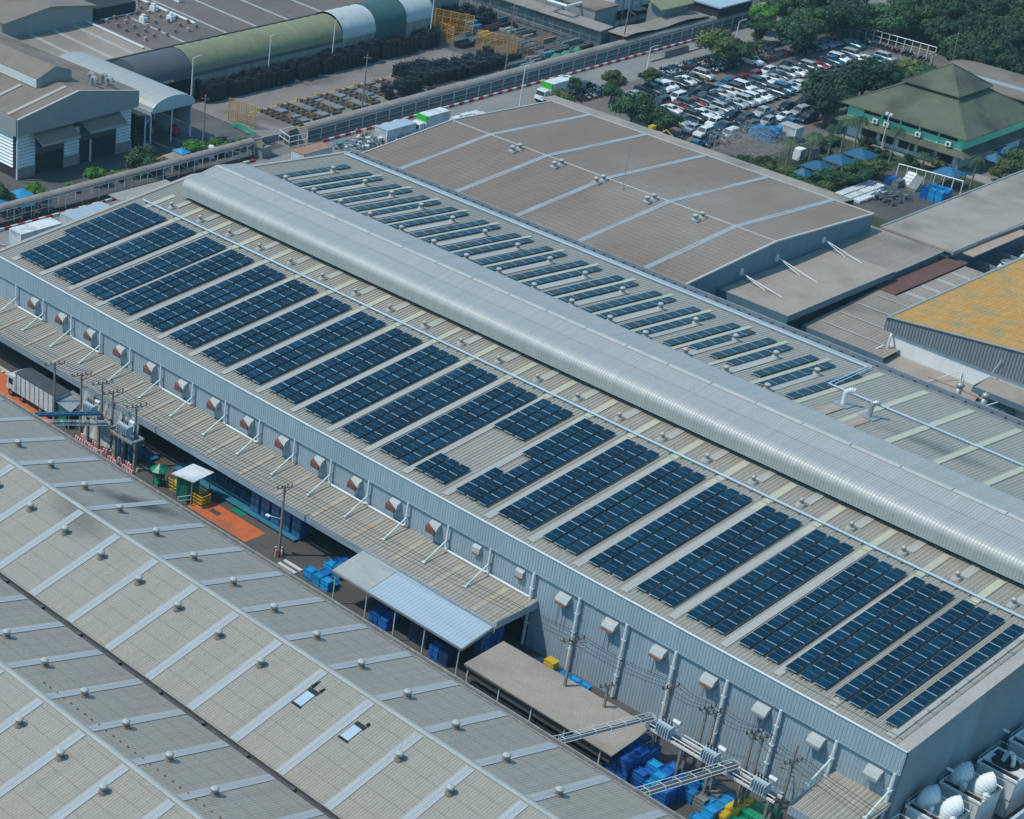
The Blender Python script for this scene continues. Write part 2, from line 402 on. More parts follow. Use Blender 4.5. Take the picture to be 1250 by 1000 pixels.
def cellmat():
    m, nt, b = newmat('solar_cells'); N = nt.nodes; L = nt.links
    tc = N.new('ShaderNodeTexCoord'); sp = N.new('ShaderNodeSeparateXYZ'); L.new(tc.outputs['Object'], sp.inputs[0])
    oi = N.new('ShaderNodeObjectInfo')
    mr = N.new('ShaderNodeMapRange'); mr.inputs[3].default_value = .75; mr.inputs[4].default_value = 1.3; L.new(oi.outputs['Random'], mr.inputs[0])
    masks = None
    for ax, pt in ((0, .172), (1, .172)):
        d = N.new('ShaderNodeMath'); d.operation = 'MULTIPLY_ADD'; d.inputs[1].default_value = 1 / pt; d.inputs[2].default_value = 100.04; L.new(sp.outputs[ax], d.inputs[0])
        f = N.new('ShaderNodeMath'); f.operation = 'FRACT'; L.new(d.outputs[0], f.inputs[0])
        g = N.new('ShaderNodeMath'); g.operation = 'LESS_THAN'; g.inputs[1].default_value = .08; L.new(f.outputs[0], g.inputs[0])
        if masks:
            a = N.new('ShaderNodeMath'); a.operation = 'MAXIMUM'; L.new(masks, a.inputs[0]); L.new(g.outputs[0], a.inputs[1]); masks = a.outputs[0]
        else: masks = g.outputs[0]
    mx = N.new('ShaderNodeMixRGB'); mx.inputs[1].default_value = (.0008, .019, .042, 1); mx.inputs[2].default_value = (.002, .032, .06, 1)
    L.new(masks, mx.inputs[0])
    mm = N.new('ShaderNodeVectorMath'); mm.operation = 'SCALE'; L.new(mx.outputs[0], mm.inputs[0]); L.new(mr.outputs[0], mm.inputs['Scale'])
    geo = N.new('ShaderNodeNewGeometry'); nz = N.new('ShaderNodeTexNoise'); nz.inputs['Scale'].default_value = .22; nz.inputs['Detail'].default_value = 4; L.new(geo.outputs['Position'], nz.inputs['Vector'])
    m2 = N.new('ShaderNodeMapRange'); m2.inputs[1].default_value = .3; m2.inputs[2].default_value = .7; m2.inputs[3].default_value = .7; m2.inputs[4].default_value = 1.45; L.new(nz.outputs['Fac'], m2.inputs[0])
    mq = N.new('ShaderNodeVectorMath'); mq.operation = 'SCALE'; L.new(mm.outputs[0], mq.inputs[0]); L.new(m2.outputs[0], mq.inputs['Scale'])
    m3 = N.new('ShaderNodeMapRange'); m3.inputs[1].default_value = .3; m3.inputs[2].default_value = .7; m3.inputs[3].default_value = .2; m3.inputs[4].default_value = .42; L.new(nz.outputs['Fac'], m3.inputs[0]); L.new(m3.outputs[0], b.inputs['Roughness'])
    L.new(mq.outputs[0], b.inputs['Base Color'])
    b.inputs['Roughness'].default_value = .3; b.inputs['Specular IOR Level'].default_value = .18
    return m


M['cells'] = cellmat()


def leafmat(name, a, bcol, c):
    m, nt, b = newmat(name); N = nt.nodes; L = nt.links
    geo = N.new('ShaderNodeNewGeometry')
    n1 = N.new('ShaderNodeTexNoise'); n1.inputs['Scale'].default_value = .9; n1.inputs['Detail'].default_value = 5
    L.new(geo.outputs['Position'], n1.inputs['Vector'])
    r = N.new('ShaderNodeValToRGB'); e = r.color_ramp.elements
    e[0].position = .3; e[0].color = (*a, 1); e[1].position = .7; e[1].color = (*c, 1)
    q = e.new(.5); q.color = (*bcol, 1)
    L.new(n1.outputs['Fac'], r.inputs[0])
    oi = N.new('ShaderNodeObjectInfo')
    mr = N.new('ShaderNodeMapRange'); mr.inputs[3].default_value = .7; mr.inputs[4].default_value = 1.3; L.new(oi.outputs['Random'], mr.inputs[0])
    mm = N.new('ShaderNodeVectorMath'); mm.operation = 'SCALE'; L.new(r.outputs[0], mm.inputs[0]); L.new(mr.outputs[0], mm.inputs['Scale'])
    L.new(mm.outputs[0], b.inputs['Base Color']); b.inputs['Roughness'].default_value = .7
    b.inputs['Specular IOR Level'].default_value = .25
    return m


M['leaf_dark'] = leafmat('dark_foliage', (.008, .026, .018), (.018, .052, .028), (.04, .085, .036))
M['leaf_mid'] = leafmat('mid_foliage', (.015, .05, .022), (.032, .085, .032), (.07, .13, .045))
M['leaf_olive'] = leafmat('olive_foliage', (.035, .06, .02), (.07, .1, .03), (.12, .14, .05))
M['leaf_bright'] = leafmat('bright_foliage', (.025, .09, .015), (.05, .16, .02), (.1, .22, .035))
M['leaf_palm'] = leafmat('palm_foliage', (.012, .04, .022), (.03, .08, .035), (.06, .12, .05))

# ------------------------------------------------------------------ ground, roads, paving
def sheet(name, m, x0, x1, y0, y1, z, nx=1, ny=1):
    b = MB(); b.poly([(x0, y0, z), (x1, y0, z), (x1, y1, z), (x0, y1, z)])
    return b.build(name, m, kind='structure')


sheet('ground', M['asphalt'], -1500, 1500, -1500, 1500, 0)
sheet('factory_lane', M['street'], -40, 134, -25, -1, .006)
sheet('road', M['road'], -32.6, -22.5, -150, 300, .008)
sheet('yard', M['yard'], -140, -41, 60, 172, .006)
sheet('loading_yard', M['wetyard'], -62, -35.4, -40, 84, .01)
sheet('paved_yard', M['wetyard'], -110, -35, 150, 260, .012)
sheet('car_park', M['lot'], -24, 16, 140, 232, .012)
sheet('lawn', M['lawn'], 16.2, 62, 128, 171, .016)
sheet('lawn_strip', M['lawn'], -35.3, -33.4, 20, 76, .02)
sheet('woodland_floor', M['lawn'], -24, 80, 232, 420, .02)
sheet('service_yard', M['street'], 33, 56, 141.5, 164.5, .022)
sheet('orange_floor', M['orangeground'], 47.8, 57.9, -11.6, -8.3, .014)
sheet('orange_lane', M['orangeground'], -14, 22.5, -12.4, -8.3, .014)
sheet('loading_dock_floor', M['tealfloor'], 40, 61.4, -7.2, -2.2, .3)
b = MB(); b.box(16, 47, 171.4, 174.2, 0, .12); b.build('footpath', M['concrete'], kind='structure')

# painted lines
b = MB()
for (x0, x1, y0, y1) in ((-52.2, -51.9, 91, 132), (-41.3, -41.05, 91, 155), (-62, -61.7, 86, 140)): b.poly([(x0, y0, .016), (x1, y0, .016), (x1, y1, .016), (x0, y1, .016)])
b.build('yard_line_marking', M['yellow'], kind='structure')
b = MB()
for i in range(22): b.poly([(-14 + i * 1.05, -8.25, .02), (-13.5 + i * 1.05, -8.25, .02), (-13.5 + i * 1.05, -7.95, .02), (-14 + i * 1.05, -7.95, .02)])
b.box(-14, 9.5, -7.9, -7.6, 0, .3)
b.build('dock_kerb', M['kerbwhite'], kind='structure')

# red and white kerbs
def kerb(name, x, y0, y1, step=1.35):
    r = MB(); n = int((y1 - y0) / step)
    for i in range(n):
        r.mi = i % 2
        r.box(x - .16, x + .16, y0 + i * step, y0 + (i + 1) * step - .003, 0, .42)
    return r.build(name, [M['red'], M['kerbwhite']], kind='structure')


kerb('kerb', -33, 16, 50)
kerb('kerb', -33.1, 70.5, 75.6)
kerb('kerb', -33.3, 91, 226)

# ------------------------------------------------------------------ MAIN SOLAR BUILDING
XL, XR = -4.2, 133.6
EZ, SL, YE, YR2, YF = 11.8, .0968, -1.95, 33.7, 66.6
RZ = EZ + SL * (YR2 - YE)
FZ = RZ - SL * (YF - YR2)
A = thing('solar_factory', 'long grey factory hall with solar covered roof and a bright raised ridge running its length', 'factory building', (XL, YE, 0))


def zn(y): return EZ + SL * (y - YE)
def zf(y): return RZ - SL * (y - YR2)


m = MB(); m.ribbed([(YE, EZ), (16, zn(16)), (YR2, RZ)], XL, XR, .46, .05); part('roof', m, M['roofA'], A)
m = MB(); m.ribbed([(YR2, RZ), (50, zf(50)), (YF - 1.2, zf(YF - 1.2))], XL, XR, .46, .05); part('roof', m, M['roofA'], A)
# wall cores and cladding
m = MB()
m.ribbed([(-1.62, 5.0), (-1.62, 9.3)], XL, 91.3, .36, -.035)
m.ribbed([(-1.62, 0), (-1.62, 9.3)], 91.3, XR - .1, .36, -.035)
part('wall', m, M['cladA'], A)
m = MB(); m.ribbed([(-2.0, 9.2), (-2.0, EZ + .06)], XL - .05, XR + .05, .36, -.04)
part('fascia', m, M['cladA'], A)
m = MB(); m.box(XL - .06, XR + .06, -2.1, -1.9, EZ + .04, EZ + .13); m.box(XL - .05, XR, -1.98, -1.62, 9.14, 9.2)
part('eave_trim', m, M['white'], A)
m = MB()  # end walls, pitched top
for x, s in ((XR - .02, 1), (XL + .02, -1)):
    pr = [(-1.6, 0), (YF - .4, 0), (YF - .4, FZ - .1), (YR2, RZ - .1), (-1.6, zn(-1.6) - .1)]
    m.extr(pr, 'X', x - s * .3, x)
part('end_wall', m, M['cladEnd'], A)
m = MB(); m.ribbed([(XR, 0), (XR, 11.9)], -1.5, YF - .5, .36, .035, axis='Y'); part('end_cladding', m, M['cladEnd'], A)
m = MB()  # barge trim over the right and left roof edges
for x0, x1 in ((XR - 1.1, XR + .12), (XL - .1, XL + .5)):
    m.slab((x0, YE - .05, EZ + .13), (x1, YE - .05, EZ + .13), (x1, YR2, RZ + .13), (x0, YR2, RZ + .13), .1)
    m.slab((x0, YR2, RZ + .13), (x1, YR2, RZ + .13), (x1, YF, FZ + .13), (x0, YF, FZ + .13), .1)
part('barge_trim', m, M['roofbarge'], A)
m = MB(); m.box(XL + .3, XR - .3, YF - .5, YF - .3, 0, FZ - .2); part('rear_wall', m, M['cladC'], A)
# dark back of the dock under the canopy
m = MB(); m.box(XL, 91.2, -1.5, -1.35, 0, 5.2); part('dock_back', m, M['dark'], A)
# skylight strips
m = MB(); g = MB()
for i in range(-0, 23):
    x = 6 * i - 1.05
    if x < XL + 1: x = XL + 1
    m.slab((x, 22.2, zn(22.2) + .1), (x + .85, 22.2, zn(22.2) + .1), (x + .85, 27.4, zn(27.4) + .1), (x, 27.4, zn(27.4) + .1), .03)
    m.slab((x, 20.2, zn(20.2) + .1), (x + .85, 20.2, zn(20.2) + .1), (x + .85, 22.1, zn(22.1) + .1), (x, 22.1, zn(22.1) + .1), .03)
    g.slab((x, -1.2, zn(-1.2) + .1), (x + .85, -1.2, zn(-1.2) + .1), (x + .85, 20.2, zn(20.2) + .1), (x, 20.2, zn(20.2) + .1), .03)
    x = 6 * i + 1.9
    g.slab((x, 25.2, zn(25.2) + .1), (x + 1, 25.2, zn(25.2) + .1), (x + 1, 28, zn(28) + .1), (x, 28, zn(28) + .1), .03)
FSTR = [6.15, 12.1, 17.75, 23.1, 29.1, 35.0, 40.85, 46.9, 53.0, 59.15, 65.25, 71.35, 76.8, 82.9, 89.0, 95.0, 101.0, 107.0, 113.0, 119.0, 125.0, 131.0]
FTUR = [2.7, 9.3, 14.7, 20.5, 26.5, 32.5, 38.4, 44.1, 50.1, 56.3, 62.4, 67.9, 73.9, 79.8, 85.6]
for i in range(0, 22):
    x = FSTR[i]; ye_ = 62.4 if i < 14 else 64.6
    w_ = .6 if i < 14 else .85; x += .22 if i < 14 else 0
    m.slab((x, 40, zf(40) + .1), (x + w_, 40, zf(40) + .1), (x + w_, ye_, zf(ye_) + .1), (x, ye_, zf(ye_) + .1), .03)
    if i < 15:
        x = FTUR[i] - .6
        g.slab((x, 43.5, zf(43.5) + .1), (x + 1.15, 43.5, zf(43.5) + .1), (x + 1.15, 57, zf(57) + .1), (x, 57, zf(57) + .1), .03)
part('roof_light', m, M['yellow_sky'], A); part('walk_sheet', g, M['grey_sky'], A)
# vault monitor
VX0 = 1.4
prof = [(27.3, 15.35), (27.25, 16.6)]
for k in range(1, 8):
    t = k / 7 * PI * .44
    prof.append((27.25 + 1.5 * (1 - math.cos(t)), 16.6 + 1.15 * math.sin(t)))
prof += [(31, 17.9), (33.6, 18.4)]
prof2 = [(33.6, 18.4), (36.2, 17.95)] + [(39.9 - 1.5 * (1 - math.cos(k / 5 * PI * .44)), 16.5 + 1.15 * math.sin(k / 5 * PI * .44)) for k in (5, 4, 3, 2, 1, 0)] + [(39.9, 14.9)]
m = MB(); m.ribbed(prof, VX0, XR + 12, .36, .03); m.ribbed(prof2, VX0, XR + 12, .36, .03)
mon = part('ridge_monitor', m, M['vault'], A, smooth=False)
m = MB(); pts = prof + prof2[1:]
m.extr(pts, 'X', VX0 - .35, VX0 + .02); m.extr([(y, z + .03) for y, z in pts[:]], 'X', VX0 - .4, VX0 - .1, cap=False)
part('monitor_end', m, M['vault'], mon)
m = MB()
for k in range(24):
    x0 = VX0 + k * 6.0
    m.slab((x0, 33.2, 18.42), (x0 + 5.9, 33.2, 18.42), (x0 + 5.9, 33.6, 18.52), (x0, 33.6, 18.52), .05); m.slab((x0, 33.6, 18.52), (x0 + 5.9, 33.6, 18.52), (x0 + 5.9, 34.0, 18.42), (x0, 34.0, 18.42), .05)
part('monitor_cap', m, M['roofAcap'], mon)
m = MB(); m.box(VX0, XR + 12, 30.6, 30.63, 17.84, 17.885); part('sheet_seam', m, M['gutter'], mon)
m = MB(); m.box(VX0 + .3, XR - .2, 28.2, 39.2, 14.2, 15.4); part('monitor_curb', m, M['dark'], A)  # near-black colour stands in for the shadow slot under the cladding
# pipes on the roof
m = MB(); m.tube((-2.3, 23.0, zn(23) + .32), (XR - .2, 23.0, zn(23) + .32), .13, 8); part('roof_pipe', m, M['pipe_blue'], A)
m = MB()
for i in range(0, 90):
    x = -1.5 + i * 1.5
    m.box(x - .05, x + .05, 22.7, 23.3, zn(23), zn(23) + .2)
    if i % 2 == 0: m.tube((x, 23.5, zn(23.5)), (x, 23.5, zn(23.5) + .7), .035, 4)
part('pipe_bracket', m, M['galv'], A)
# far edge box gutter and pipes
m = MB(); m.box(XL, XR, YF - 1.2, YF - 1.05, FZ - .15, FZ + .35); m.box(XL, XR, YF - .1, YF + .12, FZ - .3, FZ + .5)
g = MB(); g.box(XL, XR - 46, YF - 1.3, YF - 1.21, FZ + .1, FZ + .34); part('gutter_lip', g, M['pipe_blue'], A)
part('box_gutter', m, mat('gutter_side', (.22, .26, .3), (.16, .19, .22), rough=.5, fine=.1), A)
m = MB(); m.box(XL, XR, YF - 1.05, YF - .1, FZ - .2, FZ - .05)
for i in range(0, 80): m.box(XL + i * 1.7, XL + i * 1.7 + .1, YF - 1.05, YF - .1, FZ + .1, FZ + .2)
part('gutter_bed', m, M['gutter'], A)
m = MB()
z = lambda y: zf(y) + .3
m.path([(-3, 64.2, z(64.2)), (87.4, 64.2, z(64.2)), (87.6, 64.1, z(64)), (88.3, 54.3, z(54.3)), (XR, 54.3, z(54.3))], .12, 8)
m.path([(87.9, 64.6, z(64.5)), (88.8, 54.9, z(54.9))], .09, 6)
part('roof_pipe', m, M['pipe_blue'], A)
# exhaust ducts with stained plates on the far slope
for k, (x, y) in enumerate(((92.6, 50.6), (96.3, 50.2))):
    m = MB(); zz = zf(y)
    m.tube((x, y, zz), (x, y, zz + 1.5), .3, 10)
    for a in range(6):
        t0, t1 = a / 6 * PI * .6, (a + 1) / 6 * PI * .6
        m.tube((x + .6 - .6 * math.cos(t0), y + .35 * (1 - math.cos(t0)), zz + 1.5 + .5 * math.sin(t0)), (x + .6 - .6 * math.cos(t1), y + .35 * (1 - math.cos(t1)), zz + 1.5 + .5 * math.sin(t1)), .32, 10)
    d = part('exhaust_duct', m, M['white'] if k == 0 else M['galv'], A)
    m = MB(); m.slab((x - 1, y - 1, zf(y - 1) + .13), (x + 1, y - 1, zf(y - 1) + .13), (x + 1, y + 1, zf(y + 1) + .13), (x - 1, y + 1, zf(y + 1) + .13), .05)
    part('duct_plate', m, M['galv'], d)
    m = MB(); m.slab((x - .7, y - 6, zf(y - 6) + .12), (x + .8, y - 6, zf(y - 6) + .12), (x + .8, y - 1.1, zf(y - 1.1) + .12), (x - .7, y - 1.1, zf(y - 1.1) + .12), .05)
    part('stained_sheet', m, M['rusty'], d)
# guard rails near the right end: small stainless brackets
m = MB()
for i in range(9):
    y = 2 + i * 2.2
    zz = zn(y) + .12
    for x in (131.75, 132.25): m.box(x, x + .06, y, y + .9 * (1 if i % 3 else .4), zz, zz + .05)
    m.box(131.55, 132.5, y + .1, y + .16, zz + .05, zz + .09)
m.path([(120, -.8, zn(-.8) + .2), (132.4, -.8, zn(-.8) + .2)], .04, 4)
m.path([(132.4, -.8, zn(-.8) + .2), (132.4, 21, zn(21) + .2)], .03, 4)
part('lifeline_rail', m, M['galv'], A)
M['grime'] = mat('wall_grime', (.22, .265, .29), (.29, .37, .42), rough=.8, scale=1.2, stretch=(2, 1, .15))
rg_ = random.Random(3)
m = MB()
for n in range(15, 22):
    x = 1.15 + 6 * n + 4.1
    for k in range(3):
        x0 = x - .7 + k * .5 + rg_.uniform(-.1, .1); w = rg_.uniform(.12, .3); z0 = rg_.uniform(3.5, 6)
        m.poly([(x0, -1.672, 7.7), (x0 + w, -1.672, 7.7), (x0 + w * .6, -1.672, z0), (x0 + w * .3, -1.672, z0)])
part('water_stain', m, M['grime'], A)
# downpipes and hoods
for n in range(23):
    x = 1.15 + 6 * n
    m = MB()
    if x < 91:
        m.tube((x, -1.95, 9.2), (x, -1.95, 6.3), .12, 8)
        if n in (0, 2, 5, 7, 10, 11, 13, 14):
            m.path([(x, -1.95, 6.3), (x + .3, -2, 6.12), (x + 5.7, -2, 6.12), (x + 6, -1.95, 6.3)], .13, 8)
    else:
        m.tube((x, -1.95, 9.2), (x, -1.95, .2), .17, 8)
        for zz in (7.2, 5, 2.8): m.box(x - .24, x + .24, -2.1, -1.62, zz, zz + .12)
    part('downpipe', m, M['white'], A)
    if n < 15 or n >= 21:
        m = MB(); m.tube((x, -1.7, 7.3), (x + .05, -5.3 if n < 15 else -5.4, 5.72), .1, 6); m.tube((x, -1.7, 7.35), (x, -1.7, 6.9), .05, 6)
        m.box(x - .2, x + .2, -5.5, -5.2, 5.66, 5.72)
        part('canopy_brace', m, M['mint'], A)
hood = None
for n in range(22):
    x = 1.15 + 6 * n + 4.1
    sm = n in (13, 14)
    w = .5 if sm else (.68 if n < 13 else .76)
    y0 = -1.64
    pf = [(y0, 7.8), (y0 - (.4 if sm else .8), 7.7), (y0 - (.4 if sm else .84), 7.86), (y0 - .55 if not sm else y0 - .4, 8.35), (y0, 8.6)]
    m = MB(); m.extr(pf, 'X', x - w, x + w)
    h = part('fan_hood', m, M['hood'], A)
    m = MB(); m.box(x - w + .05, x + w * (.3 if n < 13 else .98) - .05, y0 - .88 if not sm else y0 - .45, y0 - .15, 7.5, 7.69)
    if n < 13: m.hexa([(x - w - .06, y0 - 1.0, 7.4), (x + w * .8, y0 - 1.0, 7.4), (x + w * .8, y0 - .8, 7.4), (x - w - .06, y0 - .1, 7.4), (x - w - .06, y0 - .95, 8.1), (x + w * .8, y0 - .95, 7.95), (x + w * .8, y0 - .75, 7.95), (x - w - .06, y0 - .45, 8.42)])
    part('hood_louver', m, M['winbrown'] if n < 13 else (M['rust'] if n < 19 else M['galv']), h)
# canopy along the lane
m = MB(); m.ribbed([(-8.2, 5.2), (-1.64, 6.0)], XL - 30, 92, .46, .05); cano = part('canopy_roof', m, M['roofA'], A)
m = MB(); m.ribbed([(-8.3, 4.45), (-8.3, 5.25)], XL - 30, 92, .36, -.03)
m.ribbed([(92.02, 5.0), (92.02, 5.9)], -8.2, -1.6, .36, .03, axis='Y')
part('canopy_fascia', m, M['cladA'], cano)
m = MB()
for i in range(16):
    x = 2 + 6 * i
    if x < 92:
        m.box(x - .12, x + .12, -4.6, -4.4, 0, 5.3); m.slab((x - .08, -7.9, 5.05), (x + .08, -7.9, 5.05), (x + .08, -1.6, 5.8), (x - .08, -1.6, 5.8), .3)
part('canopy_post', m, M['rail'], cano)
m = MB(); b2 = MB()
for i in range(15):
    x = 6 * i + 4.2
    b2.slab((x, -7.8, 5.33), (x + .5, -7.8, 5.33), (x + .5, -2.4, 5.98), (x, -2.4, 5.98), .03)
part('canopy_light', b2, mat('yellowed_dirty_light', (.36, .33, .26), (.31, .285, .23), rough=.6, scale=1, stretch=Y_STREAK, c3=(.36, .22, .12), patch=.35), cano)
# small ribbed canopy at the right end
m = MB(); m.ribbed([(-8.6, 5.0), (-1.64, 5.9)], 127.6, 133.7, .46, .05); c2 = part('canopy_roof', m, M['roofA'], A)
m = MB(); m.ribbed([(-8.7, 4.2), (-8.7, 5.05)], 127.6, 133.7, .36, -.03); m.ribbed([(127.55, 4.6), (127.55, 5.6)], -8.6, -1.6, .36, -.03, axis='Y'); part('canopy_fascia', m, M['cladA'], c2)
m = MB(); m.box(127.9, 128.1, -8.4, -8.2, 0, 4.9); m.box(133.2, 133.4, -8.4, -8.2, 0, 4.9); part('canopy_post', m, M['teal'], c2)

# turbine ventilators (a part of their building)
def turbine(parent, x, y, z, r=.42, h=.85, base='turbbase', bs=.5):
    if parent.name.startswith('gabled_w'): r = .36; bs = .44
    m = MB(); m.lathe((x, y, z - .1), [(bs * 1.1, 0), (bs * .85, .32), (r * .62, .34), (r * .62, .5)], 10)
    t = part('roof_ventilator', m, M[base], parent)
    m = MB(); m.lathe((x, y, z), [(r * .72, .36), (r * .98, .46), (r, .66)], 14)
    part('turbine_drum', m, M['drum'], t)
    m = MB(); m.lathe((x, y, z), [(r * 1.08, .661), (r * 1.05, .74), (r * .7, .84), (r * .2, .88)], 14)
    part('turbine_head', m, M['turb'], t, smooth=True)


for i in range(22): turbine(A, 6 * i + 2.2, 24.4, zn(24.4) + .1, .24, base='grey_sky', bs=.5)
for i in range(0, 15):
    turbine(A, FTUR[i], 55.9, zf(55.9) + .1, .36, base='turb', bs=.5)
    turbine(A, FTUR[i] if i else 3.4, 45.3, zf(45.3) + .1, .36, base='turb', bs=.5)

# ------------------------------------------------------------------ SOLAR ARRAYS
PL, PW = 2.16, 1.2
pm = MB(); pm.mi = 0
pm.box(0, PW, .035, PL / 2 - .012, .0, .04); pm.box(0, PW, PL / 2 + .012, PL - .075, .0, .04)
pm.mi = 1
pm.box(0, PW, -.0, .033, -.01, .045); pm.box(0, PW, PL - .073, PL - .04, -.01, .045)
pm.box(.0, PW, PL / 2 - .011, PL / 2 + .011, 0, .036)
pm.mi = 2
pm.box(-.012, -.001, 0, PL - .04, -.02, .042); pm.box(PW + .001, PW + .012, 0, PL - .04, -.02, .042)
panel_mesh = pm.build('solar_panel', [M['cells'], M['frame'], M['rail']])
PME = panel_mesh.data; bpy.data.objects.remove(panel_mesh)
DEV = [-.71, .7, .91, .06, .23, .14, .19, .24, .34, .36, .43, .47, -.2, -.13, -.12, .03, .02, .13, .23, .29, -.48, -1.2, -1.92]


def rails(root, cells, pitch):
    m = MB(); cols = {}
    for c, r in cells: cols.setdefault(c, []).append(r)
    for c, rs in cols.items():
        rs = sorted(rs); run = [rs[0]]
        runs = []
        for r in rs[1:]:
            if r == run[-1] + 1: run.append(r)
            else: runs.append(run); run = [r]
        runs.append(run)
        for run in runs:
            for x in (.2, .78):
                m.box(c * pitch + x, c * pitch + x + .06, run[0] * PL - .35, (run[-1] + 1) * PL + .15, -.1, -.03)
    me_off = MB(); me_off.v = m.v; me_off.f = m.f; me_off.m = m.m
    o = me_off.build('mounting_rail', M['rail']); o.parent = root


def array(x, y, zz, slope, cells, pitch, label, group):
    root = thing('solar_array', label, 'solar array', (x, y, zz), group)
    root.rotation_euler = (math.atan(slope), 0, 0)
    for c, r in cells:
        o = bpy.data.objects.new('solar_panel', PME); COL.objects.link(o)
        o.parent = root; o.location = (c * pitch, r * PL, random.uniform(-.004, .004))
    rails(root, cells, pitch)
    return root


for i in range(23):
    full = [(c, r) for c in range(3) for r in range(10)]
    desc = 'dark blue solar array of three full module rows'
    pt = 1.58
    if i == 0:
        full = [(c, r) for c in range(4) for r in range(10)] + [(-1, r) for r in range(4, 10)]; pt = 1.42
        desc = 'widest dark blue solar array with a stepped left side'
    if i == 12:
        full = [(c, r) for c in range(3) for r in (0, 1, 6, 7, 8, 9)]; desc = 'dark blue solar array split into a small and a larger block by an empty middle'
    if i == 13:
        full = [(c, r) for c in range(3) for r in range(10) if not (c == 0 and r in (3, 4))]; desc = 'dark blue solar array with a gap in its left row'
    if i == 22:
        full = [(0, r) for r in range(10)]; desc = 'single row dark blue solar array beside the right roof edge'
    if i in (1, 2): pt = 1.5
    x = 6 * i + DEV[i]
    lab = desc if i in (0, 12, 13, 22) else 'dark blue three row solar array, %s from the left on the near slope' % ORD[i]
    array(x - .09, 0, zn(0) + .34, SL, full, pt, lab, 'solar arrays on the near roof slope')
FARX = [1.1, 5.0, 7.3, 11.0, 13.2, 16.6, 18.9, 22.0, 24.2, 28.0, 30.2, 33.9, 36.1, 39.7, 42.0, 45.7, 48.1, 51.8, 54.2, 58.0, 60.3, 64.1, 66.4, 70.2, 72.5, 75.6, 78.0, 81.7, 84.1, 87.8]
for i, x in enumerate(FARX):
    n = 8 if i < 23 else {23: 7, 24: 6, 25: 6, 26: 6, 27: 6, 28: 7, 29: 7}[i]
    top = 61.0
    y0 = top - n * PL
    if i == 0: y0 -= .6
    r = array(x - .1, y0, zf(y0) + .2, -SL, [(0, k) for k in range(n)], 1, 'narrow blue solar strip behind the bright ridge, %s from the left' % ORD[i], 'solar strips on the far roof slope')
    r.scale = (1.06, 1, 1)

# ------------------------------------------------------------------ LOWER LEFT WAREHOUSE
B = thing('gabled_warehouse', 'grey multi gabled warehouse roof with pale skylight strips filling the lower left', 'warehouse', (40, -24, 0))
bz0, bz1 = 9.9, 13.07
rid = [-36.05, -59.87, -83.69]
for gi, yr in enumerate(rid):
    for s in (1, -1):
        m = MB()
        pr = [(yr, bz1), (yr + s * 11.55, bz0 + .08)]
        if s < 0: pr = pr[::-1]
        m.ribbed(pr, -30, 150, .3, .02)
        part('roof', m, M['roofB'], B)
    m = MB()
    for s in (1, -1): m.slab((-30, yr, bz1 + .1), (150, yr, bz1 + .1), (150, yr + s * .3, bz1 + .02), (-30, yr + s * .3, bz1 + .02), .03)
    part('ridge_cap', m, M['capB'], B)
    m = MB()
    for k in range(-13, 18):
        x = 46.42 + 6 * k - .5
        for s in (1, -1):
            for dx, w in ((0, .47), (.49, .47)):
                m.slab((x + dx, yr + s * .44, bz1 - .44 * .266 + .07), (x + dx + w, yr + s * .44, bz1 - .44 * .266 + .07), (x + dx + w, yr + s * 11.5, bz0 + .16), (x + dx, yr + s * 11.5, bz0 + .16), .03)
    part('skylight_strip', m, M['stripB'], B)
for yv in (-47.96, -71.78):
    m = MB(); m.box(-30, 150, yv - .36, yv + .36, 9.5, 9.62); m.box(-30, 150, yv - .4, yv - .36, 9.5, 9.86); m.box(-30, 150, yv + .36, yv + .4, 9.5, 9.86)
    for x in range(-20, 140, 6): m.box(x + 2.3, x + 2.75, yv - .22, yv + .22, 9.62, 9.9)
    part('valley_gutter', m, M['gutter'], B)
m = MB(); m.box(-30, 150, -24.35, -24.2, 9.3, 9.95); m.box(-30, 150, -23.75, -23.6, 9.3, 9.98); part('eave_gutter', m, M['concrete_edge'], B)
m = MB(); m.box(-30, 150, -24.2, -23.75, 9.3, 9.4); part('gutter_bed', m, M['gutter'], B)
m = MB(); m.box(-30, 150, -95.5, -24.5, 0, 9.3); part('wall', m, M['cladA'], B)
for k in range(-6, 16):
    x = 47.9 + 5.92 * k
    if abs(x - 95.5) > 3 and abs(x - 101) > 2: turbine(B, x, -39.7, bz1 - 3.65 * .266, .42)
    turbine(B, x - .1, -32.3, bz1 - 3.75 * .266, .42)
    turbine(B, x - .2, -55.9, bz1 - 3.97 * .266, .42)
    turbine(B, x - .1, -63.4, bz1 - 3.5 * .266, .42)
for k, (x, y) in enumerate(((95.1, -40.9), (101.3, -41.1))):  # two torn skylight patches
    zz = lambda yy: bz1 + (yy - rid[0]) * .266 + .1
    m = MB(); m.slab((x, y, zz(y)), (x + .95, y, zz(y)), (x + .95, y + 1.7, zz(y + 1.7)), (x, y + 1.7, zz(y + 1.7)), .03)
    h = part('roof_patch', m, M['pipe_blue'], B)
    m = MB(); m.slab((x - .1, y + 1.72, zz(y + 1.72)), (x + 1.05, y + 1.72, zz(y + 1.72)), (x + 1.05, y + 2.2, zz(y + 2.2)), (x - .1, y + 2.2, zz(y + 2.2)), .03)
    m.box(x + (.9 if k else -.1), x + (1.05 if k else .05), y + 2.2, y + 2.6 + .8 * (1 - k), zz(y + 2.6) - .05, zz(y + 2.9) + .03)
    if not k: m.box(x + .95, x + 1.07, y + 2.2, y + 2.9, zz(y + 2.5) - .05, zz(y + 2.9))
    m.box(x - .1, x + 1.05, y - .25, y - .02, zz(y) - .1, zz(y) - .02)
    part('exposed_opening', m, M['dark'], h)
